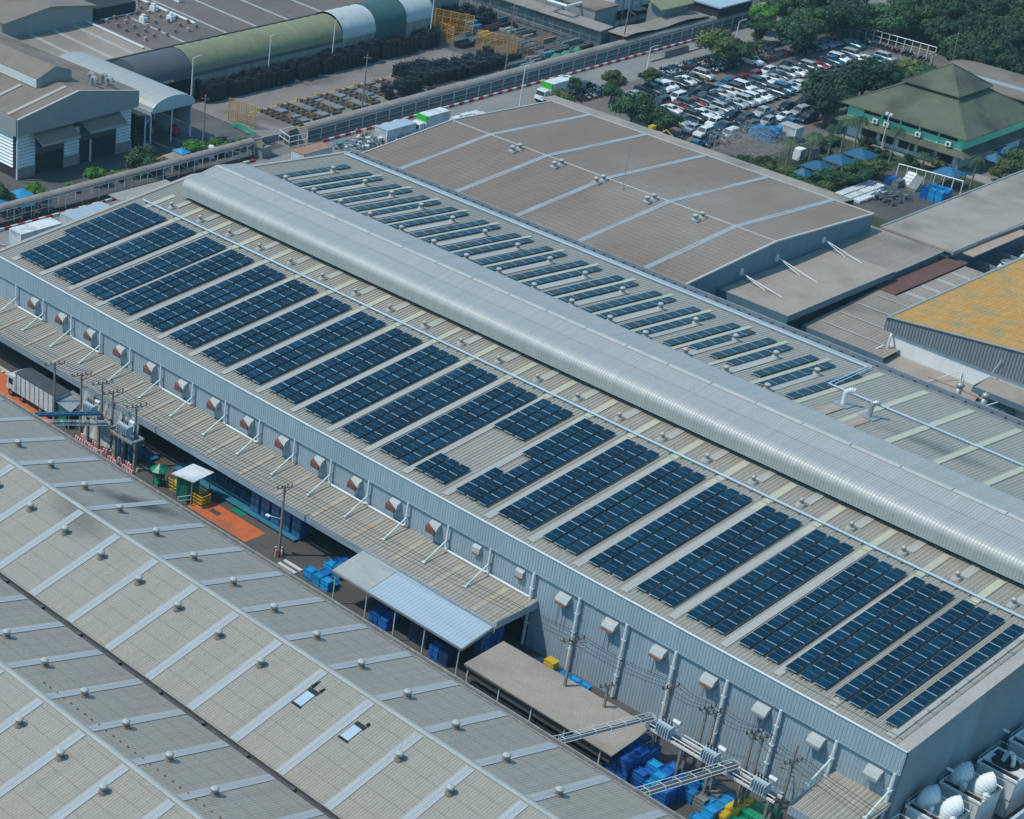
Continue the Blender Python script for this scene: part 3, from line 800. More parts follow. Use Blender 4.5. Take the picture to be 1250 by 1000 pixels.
m = MB()  # line of fixings on the second far slope
for i in range(40):
    x = 80 + i * 1.0; y = -58.2 - (i % 2) * .05
    m.box(x, x + .12, y, y + .12, bz1 - .45, bz1 - .3)
part('roof_fixing', m, M['rust'], B)

# ------------------------------------------------------------------ BROWN ROOFED HALL (behind the far gutter)
C_ = thing('brown_roofed_hall', 'wide low pitched hall with brown gridded roof and blue grey roof lights', 'factory building', (-5.2, 68, 0))
cx0, cx1, cr, cye, cyf, czr, cze = -5.2, 56.3, 91.0, 67.0, 116.2, 12.0, 10.4
m = MB(); m.ribbed([(cye, cze), (cye + 12, cze + .86), (cr, czr)], cx0, cx1, .62, .03); part('roof', m, M['roofC'], C_)
m = MB(); m.ribbed([(cr, czr), (cr + 12, czr - .7), (cyf, cze)], cx0, cx1, .62, .03); part('roof', m, M['roofC'], C_)
m = MB()
for x in (3.02, 14.56, 26.23, 37.81, 49.42):
    zc = lambda y: (cze + (y - cye) / (cr - cye) * (czr - cze) if y < cr else czr - (y - cr) / (cyf - cr) * (czr - cze)) + .07
    for a, b_ in ((cye, cye + 12), (cye + 12, cr), (cr, cr + 12), (cr + 12, cyf)):
        m.slab((x - .45, a, zc(a)), (x + .45, a, zc(a)), (x + .45, b_, zc(b_)), (x - .45, b_, zc(b_)), .03)
part('roof_light', m, M['stripC'], C_)
m = MB(); m.box(cx0, cx1 - .2, cr - .15, cr + .15, czr + .02, czr + .09); part('ridge_cap', m, M['roofAcap'], C_)
m = MB()
m.extr([(cye, 0), (cyf, 0), (cyf, cze - .03), (cr, czr - .03), (cye, cze - .03)], 'X', cx1 - .3, cx1)
m.extr([(cye, 0), (cyf, 0), (cyf, cze - .03), (cr, czr - .03), (cye, cze - .03)], 'X', cx0, cx0 + .3)
m.box(cx0, cx1, cyf - .3, cyf, 0, cze - .1); m.box(cx0 + .3, cx1 - .3, cye, cye + .2, 0, cze - .2)
part('wall', m, M['cladC'], C_)
m = MB(); m.ribbed([(cx1 + .02, 8.0), (cx1 + .02, 10.5)], cye, cyf, .45, .03, axis='Y')
part('fascia', m, M['cladC'], C_)
m = MB()
for a, b_ in (((cye, cze), (cr, czr)), ((cr, czr), (cyf, cze))):
    for x0, x1 in ((cx1 - .25, cx1 + .12), (cx0 - .1, cx0 + .2)):
        m.slab((x0, a[0], a[1] + .15), (x1, a[0], a[1] + .15), (x1, b_[0], b_[1] + .15), (x0, b_[0], b_[1] + .15), .2)
m.box(cx0, cx1, cyf - .05, cyf + .2, cze - .3, cze + .12)
part('barge_trim', m, M['roofAcap'], C_)
m = MB(); m.ribbed([(cyf + .3, 10.15), (cyf + 4.6, 9.75)], cx0 - 3, cx1 - 6, .6, .03); part('side_roof', m, M['roofD'], C_)
m = MB(); m.box(cx0 - 3, cx1 - 6, cyf + 4.4, cyf + 4.6, 0, 9.7); part('side_wall', m, M['cladC'], C_)
for x in (10, 18.3, 26.4, 35.8, 44.4):
    for y in (88.2, 89.9):
        m = MB(); m.box(x - .65, x + .65, y - .5, y + .5, 11.85, 12.05); part('vent_plate', m, M['stripC'], C_)
        turbine(C_, x, y, 12.0, .4, base='turb', bs=.42)
m = MB(); m.tube((30.3, 89.6, 12), (30.3, 89.6, 19), .05, 5); m.box(30.1, 30.5, 89.4, 89.8, 11.9, 12.2)
part('lightning_rod', m, M['galv'], C_)

# ------------------------------------------------------------------ ANNEX, LOW ROOFS, FAR RIGHT ROOF
D = thing('flat_roofed_annex', 'taupe flat roofed annex with blue grey edge, tied by slanting rods to the brown hall', 'annex', (56.6, 78.5, 0))
m = MB(); m.slab((56.5, 78.5, 8.1), (67.6, 78.5, 8.1), (67.6, 104.6, 8.1), (56.5, 104.6, 8.1), .25); part('roof', m, M['roofD'], D)
m = MB(); m.ribbed([(78.4, 6.9), (78.4, 8.15)], 56.5, 67.7, .4, -.03); m.ribbed([(67.7, 7.2), (67.7, 8.15)], 78.4, 104.6, .4, .03, axis='Y'); part('fascia', m, M['cladC'], D)
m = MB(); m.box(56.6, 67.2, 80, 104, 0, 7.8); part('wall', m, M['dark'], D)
m = MB()
for y0, x0 in ((83.3, 60.6), (91.8, 60.6), (103.3, 60.4)):
    for dx in (0, 2.7): m.tube((56.45, y0, 9.6 if y0 > 90 else 9.3), (x0 + dx, y0, 8.12), .06, 6)
    m.box(56.3, 56.6, y0 - .25, y0 + .25, 9.0, 9.9)
part('tie_rod', m, M['white'], D)
m = MB(); m.box(57.2, 57.8, 79.6, 80, 2, 4); m.tube((59, 79.8, 6.8), (59, 79.8, 0), .1, 6); m.box(60, 61.4, 79.5, 79.95, 1.5, 3.4); part('wall_box', m, M['white'], D)

D2 = thing('low_ribbed_shed', 'low taupe ribbed roof with white skylight bars beside the orange mossy roof', 'shed', (67.8, 82, 0))
m = MB(); m.ribbed([(82.2, 5.9), (100.4, 6.6)], 67.9, 80.5, .5, .04); part('roof', m, M['roofDr'], D2)
m = MB(); m.ribbed([(82.1, 4.6), (82.1, 5.95)], 67.9, 80.5, .4, -.03); part('fascia', m, M['cladC'], D2)
m = MB(); m.box(68.3, 80, 83, 100, 0, 5.7); part('wall', m, M['dark'], D2)
m = MB()
for y in (85.4, 89.8, 94.1, 98.4):
    zz = 5.9 + (y - 82.2) * .0385 + .08
    m.box(68.9, 79.6, y - .14, y + .14, zz, zz + .03)
part('skylight_bar', m, M['stripB'], D2)
m = MB(); m.box(67.4, 70.6, 100.45, 119.9, 6.5, 6.72); part('rusty_roof', m, M['rustroof'], D2)
m = MB(); m.box(70.7, 77.6, 100.45, 119, 6.2, 6.45); part('brown_roof', m, M['roofDr'], D2)
m = MB()
for y in (103, 107, 111, 115): m.box(70.9, 77.4, y - .4, y + .4, 6.46, 6.52)
part('skylight_bar', m, M['grey_sky'], D2)

D3 = thing('ribbed_link_roof', 'pale taupe ribbed roof slab between the brown hall and the long flat roof', 'building', (56.4, 104.7, 0))
m = MB(); m.ribbed([(104.8, 7.6), (118.5, 7.7)], 53, 67.3, .5, .03); part('roof', m, M['roofDr'], D3)
m = MB(); m.box(56.6, 67, 105, 118, 0, 7.5); part('wall', m, M['cladC'], D3)

F = thing('long_flat_roof_building', 'long taupe flat roof running off to the upper right edge', 'building', (57, 118.6, 0))
m = MB(); m.slab((56.8, 118.6, 8.0), (68.4, 118.6, 8.0), (70.5, 190, 8.0), (56.8, 190, 8.0), .3); part('roof', m, M['roofD'], F)
m = MB(); m.box(56.6, 56.85, 118.6, 190, 7.6, 8.15); m.box(68.4, 68.6, 118.6, 150, 7.5, 8.1); part('edge_trim', m, M['galv'], F)
m = MB(); m.box(57.1, 67.8, 119, 189.5, 0, 7.6); part('wall', m, M['cladC'], F)
m = MB(); m.box(66.9, 70.6, 121, 137, 7.3, 7.45); part('lean_to', m, M['rusty'], F)

# tanks in the gap
T = thing('tank_pen', 'grey partitioned pen between the long flat roof and the orange roof', 'enclosure', (69, 120.5, 0))
m = MB(); m.box(68.8, 77.6, 120.3, 120.5, 3.2, 5.6); m.box(77.4, 77.6, 120.5, 150, 3.2, 5.4)
for y in (125, 131, 137, 143): m.box(69.2, 77.2, y, y + .15, 3.2, 5.5)
part('partition', m, M['galv'], T)
m = MB(); m.box(69.1, 77.3, 120.6, 150, 2.9, 3.1); part('floor_slab', m, M['street'], T)
for y, nm in ((128, 'nearer'), (134.5, 'farther')):
    t = thing('water_tank', 'pale round tank with a ringed top, the %s in the grey pen' % nm, 'tank', (72.6, y, 3.1), 'round tanks in the pen')
    m = MB(); m.lathe((72.6, y, 3.1), [(1.5, 0), (1.55, 1.2), (1.3, 1.7), (.8, 2.0)], 18); part('tank_body', m, M['cr_grey'] if False else M['boxwhite'], t, smooth=True)
    m = MB(); m.lathe((72.6, y, 5.1), [(.85, 0), (1.0, .5), (.95, .55), (.8, .1)], 16); part('fan_ring', m, M['galv'], t)

# orange mossy roof
E_ = thing('mossy_orange_roof_building', 'building with mossy orange roof over slate cladding and a white wall', 'factory building', (77.8, 85.6, 0))
ze = lambda x: 9.95 + (x - 77.8) * .112
m = MB(); m.slab((77.8, 85.7, ze(77.8)), (112, 85.7, ze(112)), (112, 125, ze(112)), (77.8, 125, ze(77.8)), .15); part('roof', m, M['orange_roof'], E_)
m = MB()
n0 = 80
for i in range(n0):
    x0 = 77.75 + i * .43; x1 = x0 + .43
    m.poly([(x0, 85.6, 8.1), (x0 + .33, 85.6, 8.1), (x0 + .33, 85.6, ze(x0)), (x0, 85.6, ze(x0))])
    m.poly([(x0 + .33, 85.6, 8.1), (x1, 85.52, 8.1), (x1, 85.52, ze(x1)), (x0 + .33, 85.6, ze(x0))])
    m.poly([(x1, 85.52, 8.1), (x1, 85.6, 8.1), (x1, 85.6, ze(x1)), (x1, 85.52, ze(x1))])
m.box(77.7, 77.8, 85.6, 125, 8.1, ze(77.8) + .1)
part('fascia', m, M['cladE'], E_)
m = MB(); m.slab((77.65, 85.3, ze(77.6) + .12), (78.1, 85.3, ze(78) + .12), (78.1, 125, ze(78) + .12), (77.65, 125, ze(77.6) + .12), .12)
m.slab((77.65, 85.4, ze(77.6) + .1), (112, 85.4, ze(112) + .1), (112, 85.75, ze(112) + .1), (77.65, 85.75, ze(77.6) + .1), .1)
part('edge_trim', m, M['galv'], E_)
m = MB(); m.box(78.5, 112, 86, 86.3, 0, 8.1); m.box(78.5, 78.8, 86.3, 124, 0, 8.0); part('wall', m, M['whitewall'], E_)
m = MB(); m.slab((78.8, 78.3, 4.7), (95, 78.3, 4.7), (92.6, 85.95, 5.3), (78.8, 85.95, 5.3), .25); part('lean_to_roof', m, M['roofD'], E_)
m = MB(); m.box(79, 94.8, 78.6, 85, 0, 4.4); part('lean_to_wall', m, M['cladC'], E_)
m = MB(); m.slab((93.2, 82, 7.0), (106, 82, 7.0), (106, 88, 7.4), (93.2, 88, 7.4), .2); part('side_canopy', m, M['roofD'], E_)
m = MB(); m.box(93.1, 106, 81.85, 82, 6.3, 7.05); m.box(93.1, 93.2, 82, 86, 6.4, 7.2); m.box(94.2, 97.8, 82.4, 85.5, 0, 6.3); part('canopy_fascia', m, M['cladC'], E_)
m = MB(); m.path([(78.9, 85.7, 7.9), (79.1, 85.2, 7.6), (79.1, 85.2, 5.2), (78.6, 83, 5.2)], .16, 8); m.tube((78.7, 84.6, 6.4), (77.4, 82.3, 4.9), .1, 6); m.path([(89.4, 85.8, 6.6), (86.9, 82, 5)], .07, 6); m.tube((89.4, 85.8, 6.6), (90.2, 84.6, 5.2), .04, 5)
m.tube((93.5, 85.3, 8.2), (94.2, 85.3, 10.2), .05, 5); m.tube((95.6, 80.2, 5.6), (96.8, 82, 6.3), .08, 6)
part('white_strut', m, M['white'], E_)
pp = thing('elbow_pipe_pair', 'pair of grey vent pipes carrying a rusty plank by the white wall', 'pipes', (92.6, 79.3, 4.7))
for x in (92.7, 96.2):
    m = MB(); m.path([(x, 79.2, 4.7), (x, 79.2, 7.5), (x + .15, 79.4, 8.0), (x + .9, 79.9, 8.2)][:3], .38, 12); m.lathe((x, 79.2, 7.4), [(.38, 0), (.5, .3), (.42, .6), (.2, .75)], 12); part('vent_pipe', m, M['galv'], pp, smooth=True)
m = MB(); m.slab((88.4, 78.9, 7.45), (96.3, 79.0, 7.3), (96.3, 79.35, 7.3), (88.4, 79.25, 7.45), .15); part('plank', m, M['rusty'], pp)

# ------------------------------------------------------------------ LANE: truck, poles, transformers, shelters
def wheel_set(parent, pts, r=.5, w=.3, axis='Y', rim=True):
    for (x, y) in pts:
        m = MB(); m.tube((x, y - w / 2, r), (x, y + w / 2, r), r, 14)
        t = part('wheel', m, M['tyre'], parent)
        if rim:
            m = MB(); m.tube((x, y - w / 2 - .01, r), (x, y + w / 2 + .01, r), r * .5, 10); part('rim', m, M['rim'], t)


TR = thing('box_truck', 'white box lorry with a dark grey roof cover parked on the orange lane', 'lorry', (11.4, -10.3, 0))
m = MB(); m.box(13.7, 21.9, -11.5, -9.0, 1.05, 3.75); part('cargo_box', m, M['boxwhite'], TR, bevel=.04)
m = MB(); m.box(13.65, 21.95, -11.55, -8.95, 3.76, 3.84); part('roof_cover', m, M['rail'], TR)
m = MB()
for i in range(9): m.box(13.9 + i * .96, 13.98 + i * .96, -11.56, -11.49, 1.1, 3.7)
m.box(13.7, 21.9, -11.57, -11.5, 1.0, 1.12)
part('side_rib', m, M['galv'], TR)
m = MB(); m.hexa([(11.5, -11.35, .75), (13.4, -11.35, .75), (13.4, -9.1, .75), (11.5, -9.1, .75), (11.8, -11.3, 2.9), (13.4, -11.3, 3.1), (13.4, -9.15, 3.1), (11.8, -9.15, 2.9)])
part('cab', m, M['car_white'], TR, bevel=.12)
m = MB(); m.hexa([(11.55, -11.2, 1.75), (11.6, -11.2, 1.75), (11.6, -9.25, 1.75), (11.55, -9.25, 1.75), (11.7, -11.15, 2.6), (11.8, -11.15, 2.6), (11.8, -9.3, 2.6), (11.7, -9.3, 2.6)])
m.box(12.1, 12.9, -11.39, -11.3, 1.75, 2.5)
part('windscreen', m, M['carglass'], TR)
m = MB(); m.hexa([(12.0, -11.2, 2.95), (13.5, -11.2, 3.05), (13.5, -9.2, 3.05), (12.0, -9.2, 2.95), (12.8, -11.1, 3.4), (13.55, -11.1, 3.85), (13.55, -9.3, 3.85), (12.8, -9.3, 3.4)]); part('wind_deflector', m, M['car_white'], TR)
m = MB(); m.box(11.8, 21.8, -10.8, -9.7, .6, 1.0); m.box(15, 18.5, -11.3, -11.1, .45, .95); part('chassis', m, M['brownwood'], TR)
wheel_set(TR, [(12.5, -11.2), (12.5, -9.3), (18.8, -11.2), (18.8, -9.3), (20.2, -11.2), (20.2, -9.3), (14.9, -11.2), (14.9, -9.3)], .5)
for y in (-11.1, -9.4):
    m = MB(); m.box(11.42, 11.5, y - .2, y + .2, .95, 1.15); part('headlight', m, M['lamp'], TR)


def upole(x, y, h, label, arm=2.6, armdir=(0.35, .94), z0=0., lamp=False):
    p = thing('utility_pole', label, 'utility pole', (x, y, z0), 'utility poles along the lane')
    m = MB(); m.hexa([(x - .15, y - .13, z0), (x + .15, y - .13, z0), (x + .15, y + .13, z0), (x - .15, y + .13, z0), (x - .1, y - .08, z0 + h), (x + .1, y - .08, z0 + h), (x + .1, y + .08, z0 + h), (x - .1, y + .08, z0 + h)])
    part('post', m, M['pole'], p)
    dx, dy = armdir
    m = MB(); m.tube((x - dx * arm / 2, y - dy * arm / 2, z0 + h - .35), (x + dx * arm / 2, y + dy * arm / 2, z0 + h - .35), .07, 5); m.tube((x, y, z0 + h - 1.0), (x + dx * arm * .35, y + dy * arm * .35, z0 + h - .4), .03, 4)
    cr_ = part('crossarm', m, M['pole'], p)
    for t in (-.48, -.2, .2, .48):
        m = MB(); m.lathe((x + dx * arm * t, y + dy * arm * t, z0 + h - .3), [(.05, 0), (.1, .1), (.05, .18), (.09, .26), (.04, .36)], 6); part('insulator', m, M['porcelain'], cr_)
    if lamp:
        m = MB(); m.path([(x, y, h * .52), (x - 1.0, y - .9, h * .52 + .25)], .04, 5); m.box(x - 1.5, x - .9, y - 1.2, y - .85, h * .52 + .2, h * .52 + .32); part('lamp_arm', m, M['white'], p)
    return p


PO = [(21.9, -11.5, 8.6, 'concrete utility pole standing beside the tail of the white lorry'), (25.9, -10.4, 8.4, 'slim utility pole between the lorry and the transformer platforms, right beside the blue beams'),
      (28.9, -9.5, 8.2, 'slim pole behind the blue steel beams, in front of the grey tarpaulin'), (31.6, -10.0, 8.2, 'utility pole at the middle of the transformer platforms'),
      (36.4, -10.3, 8.4, 'utility pole at the right end of the transformer platforms')]
for x, y, h, l in PO: upole(x, y, h, l)
upole(62.3, -10.4, 9.2, 'lone pole with a lamp arm and red white base by the orange floor patch', lamp=True, arm=1.8)
PB = [(101.8, -8.7, 9.6, 'pole with many crossarms rising through the long taupe shed roof'), (106.5, -8.4, 6.6, 'short pole stub at the edge of the long taupe shed roof'),
      (111.9, -6.3, 8.6, 'utility pole just past the right end of the taupe shed roof'), (116.0, -6.0, 8.4, 'left pole of the pair at the first transformer'),
      (117.0, -6.0, 8.5, 'right pole of the pair at the first transformer'), (121.2, -6.0, 8.7, 'left pole of the pair at the second transformer'), (122.2, -6.1, 8.7, 'right pole of the pair at the second transformer'),
      (126.0, -6.9, 8.6, 'rusty topped pole with stacked crossarms beside the small ribbed canopy')]
for i, (x, y, h, l) in enumerate(PB):
    p = upole(x, y, h, l, arm=1.9 if i else 2.4)
    if i in (0, 7):
        for k in range(3 if i else 1):
            m = MB(); m.tube((x - 1.1, y - .5 + .2 * k, h - .9 - .5 * k), (x + 1.1, y + .5 - .1 * k, h - .9 - .5 * k), .07, 5)
            if not i: m.tube((x - .9, y - .9, h - .5), (x + .9, y + .9, h - .5), .07, 5)
            part('crossarm', m, M['pole'], p)
    if i == 7:
        m = MB(); m.tube((x, y, h), (x + .05, y, h + 1.6), .07, 5); part('rusty_tip', m, M['rust'], p)


def cable(pts, sag, r=.022):
    m = MB(); P = []
    for a, b_ in zip(pts, pts[1:]):
        a = Vector(a); b_ = Vector(b_)
        for k in range(9):
            t = k / 8; q = a.lerp(b_, t); q.z -= sag * 4 * t * (1 - t); P.append(tuple(q))
    m.path(P, r, 4); return m


W = thing('overhead_cables', 'thin dark power cables strung from pole to pole along the lane', 'power cables', (62, -10, 8))
for dx, dy, dz in ((-.4, -1.2, 0), (-.2, -.5, .1), (.2, .5, .1), (.4, 1.2, 0)):
    chain = [(-30, -11.5 + dy, 8.6)] + [(x + dx * .7, y + dy, h + .05 + dz) for x, y, h, _ in PO]
    part('cable', cable(chain + [(62.3 + dx, -10.4 + dy, 9.1 + dz)], .35), M['wire'], W)
    chain = [(62.3 + dx, -10.4 + dy * .8, 9.1 + dz)] + [(x + dx * .6, y + dy * .75, h + dz) for i, (x, y, h, _) in enumerate(PB) if i not in (1,)]
    part('cable', cable(chain + [(150, -9 + dy, 8.5)], .45), M['wire'], W)


def trafo(x, y, z, label, wide=1.5):
    t = thing('transformer', label, 'transformer', (x, y, z), 'pole mounted transformers')
    m = MB(); m.box(x - wide / 2, x + wide / 2, y - .4, y + .4, z, z + 1.25); part('tank', m, M['trafo'], t, bevel=.04)
    m = MB()
    for k in range(6):
        xx = x - wide / 2 + .12 + k * (wide - .24) / 5
        m.box(xx - .04, xx + .04, y - .72, y - .41, z + .15, z + 1.1)
    part('cooling_fin', m, M['trafo'], t)
    m = MB(); m.tube((x + wide / 2 + .15, y, z + 1.45), (x + wide / 2 + .15, y - .1, z + 1.5), .001, 4); m.tube((x + .35, y + .45, z + 1.6), (x + 1.15, y + .45, z + 1.6), .24, 10); part('oil_drum', m, M['boxwhite'], t)
    for k in range(4):
        m = MB(); m.lathe((x - wide / 2 + .25 + k * .34, y, z + 1.26), [(.07, 0), (.12, .12), (.06, .2), (.11, .3), (.05, .42), (.03, .55)], 6); part('bushing', m, M['wire'], t)
    return t


def platform(name, label, x0, x1, y0, y1, z, posts, ml='concrete'):
    p = thing(name, label, 'platform', (x0, y0, 0), 'transformer platforms')
    m = MB()
    for y in (y0, y1 - .18): m.box(x0, x1, y, y + .18, z - .3, z)
    for x in (x0, x1 - .18): m.box(x, x + .18, y0 + .19, y1 - .19, z - .28, z - .02)
    part('beam', m, M[ml], p)
    for (x, y) in posts:
        m = MB(); m.box(x - .16, x + .16, y - .16, y + .16, 0, z - .31); part('post', m, M['pole'], p)
    return p


platform('transformer_platform', 'concrete beam platform by the blue steel beams at the left of the lane', 27.6, 31.6, -11.9, -10.2, 4.4, [(28.5, -11.3), (30.8, -11.4)])
platform('transformer_platform', 'pale beam platform over the blue door, right one at the left of the lane', 33.2, 38.0, -12.2, -10.2, 4.4, [(33.8, -11.2), (35.0, -11.0), (37.4, -11.1)])
trafo(28.9, -11.2, 4.4, 'left transformer on the beams by the grey tarpaulin', 1.7); trafo(35.6, -11.2, 4.4, 'pale blue transformer above the blue door', 1.9)
bb = thing('blue_steel_beam', 'pair of blue steel beams reaching over the lane from the gutter edge', 'beam', (30.4, -24, 9.2))
m = MB()
for dy in (0, .55): m.slab((30.0 + dy, -23.6, 8.6), (30.2 + dy, -23.6, 8.6), (30.2 + dy, -11, 5.0), (30.0 + dy, -11, 5.0), .3)
part('beam', m, M['bluesteel'], bb)
m = MB()
for t in range(10):
    y = -23 + t * 1.2; z = 8.6 - (y + 23.6) * .2857 + .06
    m.box(30, 30.9, y, y + .1, z - .05, z + .02)
part('rung', m, M['bluesteel'], bb)


def pipebridge(label, x, y0, z0, y1, z1, w=.75):
    p = thing('pipe_bridge', label, 'pipe bridge', (x, y1, z1), 'white pipe bridges over the lane')
    m = MB()
    for dx in (0, w):
        for dz in (0, .45): m.tube((x + dx, y0, z0 + dz), (x + dx, y1, z1 + dz), .045, 5)
    part('rail', m, M['white'], p)
    m = MB(); n = int(abs(y1 - y0) / 2.4)
    for i in range(n + 1):
        t = i / n; y = y0 + (y1 - y0) * t; z = z0 + (z1 - z0) * t
        m.tube((x, y, z + .45), (x + w, y, z + .45), .03, 4)
        for dx in (0, w): m.tube((x + dx, y, z), (x + dx, y, z + .45), .03, 4)
    part('strut', m, M['white'], p)
    m = MB(); m.slab((x + .1, y0, z0 + .1), (x + w - .1, y0, z0 + .1), (x + w - .1, y1, z1 + .1), (x + .1, y1, z1 + .1), .1); part('cable_tray', m, M['gutter'], p)


pipebridge('white pipe bridge crossing from the gutter over the right end of the taupe shed', 110.9, -24.3, 9.2, -7.3, 4.7)
pipebridge('white pipe bridge crossing above the yellow and green crates', 120.3, -24.3, 9.2, -7.0, 4.7, .9)
pipebridge('slender pale pipe bridge by the left transformer platforms', 33.0, -24.0, 8.6, -12, 4.8, .5)
g_ = thing('pipe_gantry', 'white railed gantry carrying transformers along the lane at the right', 'gantry', (111.5, -7.4, 4.4))
m = MB()
for y in (-8.3, -7.1):
    m.tube((111.3, y, 4.75), (126, y, 4.75), .06, 5); m.box(111.3, 126, y - .08, y + .08, 4.1, 4.35)
for i in range(14): m.tube((111.5 + i * 1.1, -8.3, 4.3), (111.5 + i * 1.1, -8.3, 4.75), .035, 4)
part('rail', m, M['white'], g_)
m = MB(); m.box(111.4, 125.9, -8.2, -7.2, 3.95, 4.08); part('deck', m, M['brownwood'], g_)
for x in (112.4, 115.6, 118.9, 122.3, 125.4):
    for y in (-8.2, -7.2):
        m = MB(); m.box(x - .13, x + .13, y - .13, y + .13, 0, 3.94); part('post', m, M['pole'], g_)
for i, (x, l) in enumerate(((113.4, 'pale transformer nearest the taupe shed on the white gantry'), (118.6, 'pale transformer in the middle of the white gantry'), (124.2, 'pale transformer at the right end of the white gantry'))):
    trafo(x, -8.0, 4.4, l, 1.6)

# shelters and small things on the lane
s_ = thing('guard_shelter', 'small shelter with grey sheet roof and green side cloth behind the lorry', 'shelter', (23, -10, 0))
m = MB(); m.slab((21.6, -11.3, 3.1), (25.2, -11.5, 2.9), (24.0, -8.2, 3.3), (21.3, -8.0, 3.4), .08); part('roof', m, M['galv'], s_)
m = MB(); m.poly([(22.0, -11.1, 0), (24.0, -11.2, 0), (24.2, -11.3, 2.8), (21.9, -11.2, 2.9)]); m.poly([(22.0, -11.05, 0), (21.9, -11.1, 2.9), (21.6, -8.6, 2.9), (21.6, -8.6, 0)]); part('cloth_wall', m, M['greentarp'], s_)
m = MB(); [m.box(x - .06, x + .06, y - .06, y + .06, 0, 2.9) for x, y in ((22, -11), (24.3, -11), (21.6, -8.4), (23.8, -8.4))]; part('post', m, M['galv'], s_)
s_ = thing('tarpaulin_screen', 'tall crumpled grey tarpaulin hung behind the left transformer platforms', 'tarpaulin', (29, -8.9, 0))
m = MB(); nx, nz = 26, 8
idx = {}
for i in range(nx + 1):
    for j in range(nz + 1):
        u = i / nx; w = j / nz
        top = 5.3 - 1.0 * abs(math.sin(u * 7)) * .35
        x = 24.6 + u * 10.6; y = -8.95 - (1 - w) ** 1.5 * 1.3 + .25 * math.sin(u * 23 + w * 5) + .15 * math.sin(u * 51)
        idx[i, j] = (x, y, w * top)
for i in range(nx):
    for j in range(nz):
        m.poly([idx[i, j], idx[i + 1, j], idx[i + 1, j + 1], idx[i, j + 1]])
part('cloth', m, M['tarp'], s_, smooth=True)
m = MB(); [m.box(25 + i * 2.5, 25.1 + i * 2.5, -8.45, -8.35, 0, 4.6) for i in range(5)]; part('frame_post', m, M['galv'], s_)
d_ = thing('blue_container', 'dark blue steel container under the right transformer platform', 'container', (34.4, -10, 0))
m = MB(); m.box(33.2, 35.8, -10.6, -8.6, .1, 2.7); part('body', m, M['bluesteel'], d_)
m = MB(); [m.box(33.3 + i * .42, 33.42 + i * .42, -10.66, -10.6, .15, 2.65) for i in range(6)]; part('rib', m, M['cr_dark'], d_)
d_ = thing('blue_floor_sheet', 'flat blue sheet lying under the canopy right of the transformers', 'sheet', (35.4, -7.2, .1))
m = MB(); m.slab((33.9, -7.6, .35), (37.0, -8.3, .35), (37.2, -6.9, .35), (34.5, -6.5, .35), .2); part('sheet', m, M['bluesteel'], d_)
# red white barriers
b0 = MB(); 
for k in range(6):
    b0.mi = k % 2; b0.box(-.6 + k * .2, -.4 + k * .2, -.12, .12, 0, .45)
b0.mi = 0; b0.box(-.62, .62, -.2, .2, .0, .04)
bar0 = b0.build('road_barrier', [M['red'], M['kerbwhite']])
first = True
for i in range(24):
    x = 27.2 + (i % 12) * .93; y = -11.85 if i < 12 else -10.95
    o = bar0 if first else bar0.copy()
    if not first: COL.objects.link(o)
    first = False
    o.location = (x, y + random.uniform(-.12, .12), .01); o.rotation_euler = (0, 0, random.uniform(-.25, .25))
    tag(o, 'low red and white barrier block in the rows below the left transformer platforms', 'barrier', 'red and white barrier blocks')
bs = thing('pole_guard', 'red and white striped guard ring around the lone lamp pole', 'guard', (62.3, -10.4, 0))
for k in range(8):
    a = k * PI / 4; m = MB(); m.tube((62.3 + .5 * math.cos(a), -10.4 + .5 * math.sin(a), 0), (62.3 + .5 * math.cos(a), -10.4 + .5 * math.sin(a), .9), .1, 6); part('guard_post', m, M['red'] if k % 2 else M['kerbwhite'], bs)
# green hut + umbrella + shelter with machine
h_ = thing('green_kiosk', 'narrow green kiosk under a green umbrella roof beside the lane', 'kiosk', (41.8, -11, 0))
m = MB(); m.box(41.3, 42.3, -11.4, -10.4, 0, .5); m.box(41.35, 42.25, -11.35, -10.45, .9, 1.3); [m.box(41.3 + a, 41.4 + a, -11.4 + c, -11.3 + c, 0, 2.1) for a in (0, .9) for c in (0, .9)]; part('cabinet', m, M['cr_green'], h_)
m = MB(); m.lathe((41.8, -10.9, 2.1), [(1.15, 0), (.6, .35), (.05, .75)], 8); part('umbrella_roof', m, M['cr_green'], h_)
h_ = thing('curtained_shelter', 'flat grey roofed shelter with a green curtain beside the orange floor patch', 'shelter', (46.6, -10.2, 0))
m = MB(); m.slab((45.2, -12.0, 3.45), (48.3, -11.3, 3.4), (48.2, -7.9, 3.6), (45.2, -8.6, 3.65), .1); part('roof', m, M['boxwhite'], h_)
m = MB()
for i in range(12): m.poly([(45.3 + i * .16, -11.2 + .08 * (i % 2), .1), (45.46 + i * .16, -11.2 + .08 * ((i + 1) % 2), .1), (45.46 + i * .16, -11.2 + .08 * ((i + 1) % 2), 3.2), (45.3 + i * .16, -11.2 + .08 * (i % 2), 3.2)])
m.poly([(47.2, -11.2, .1), (47.4, -9.4, .1), (47.4, -9.4, 3.2), (47.2, -11.2, 3.2)])
part('curtain', m, M['greentarp'], h_)
m = MB(); [m.box(x - .05, x + .05, y - .05, y + .05, 0, 3.4) for x, y in ((45.3, -11.7), (47.9, -11.1), (47.9, -8.2), (45.4, -8.8))]; part('post', m, M['galv'], h_)
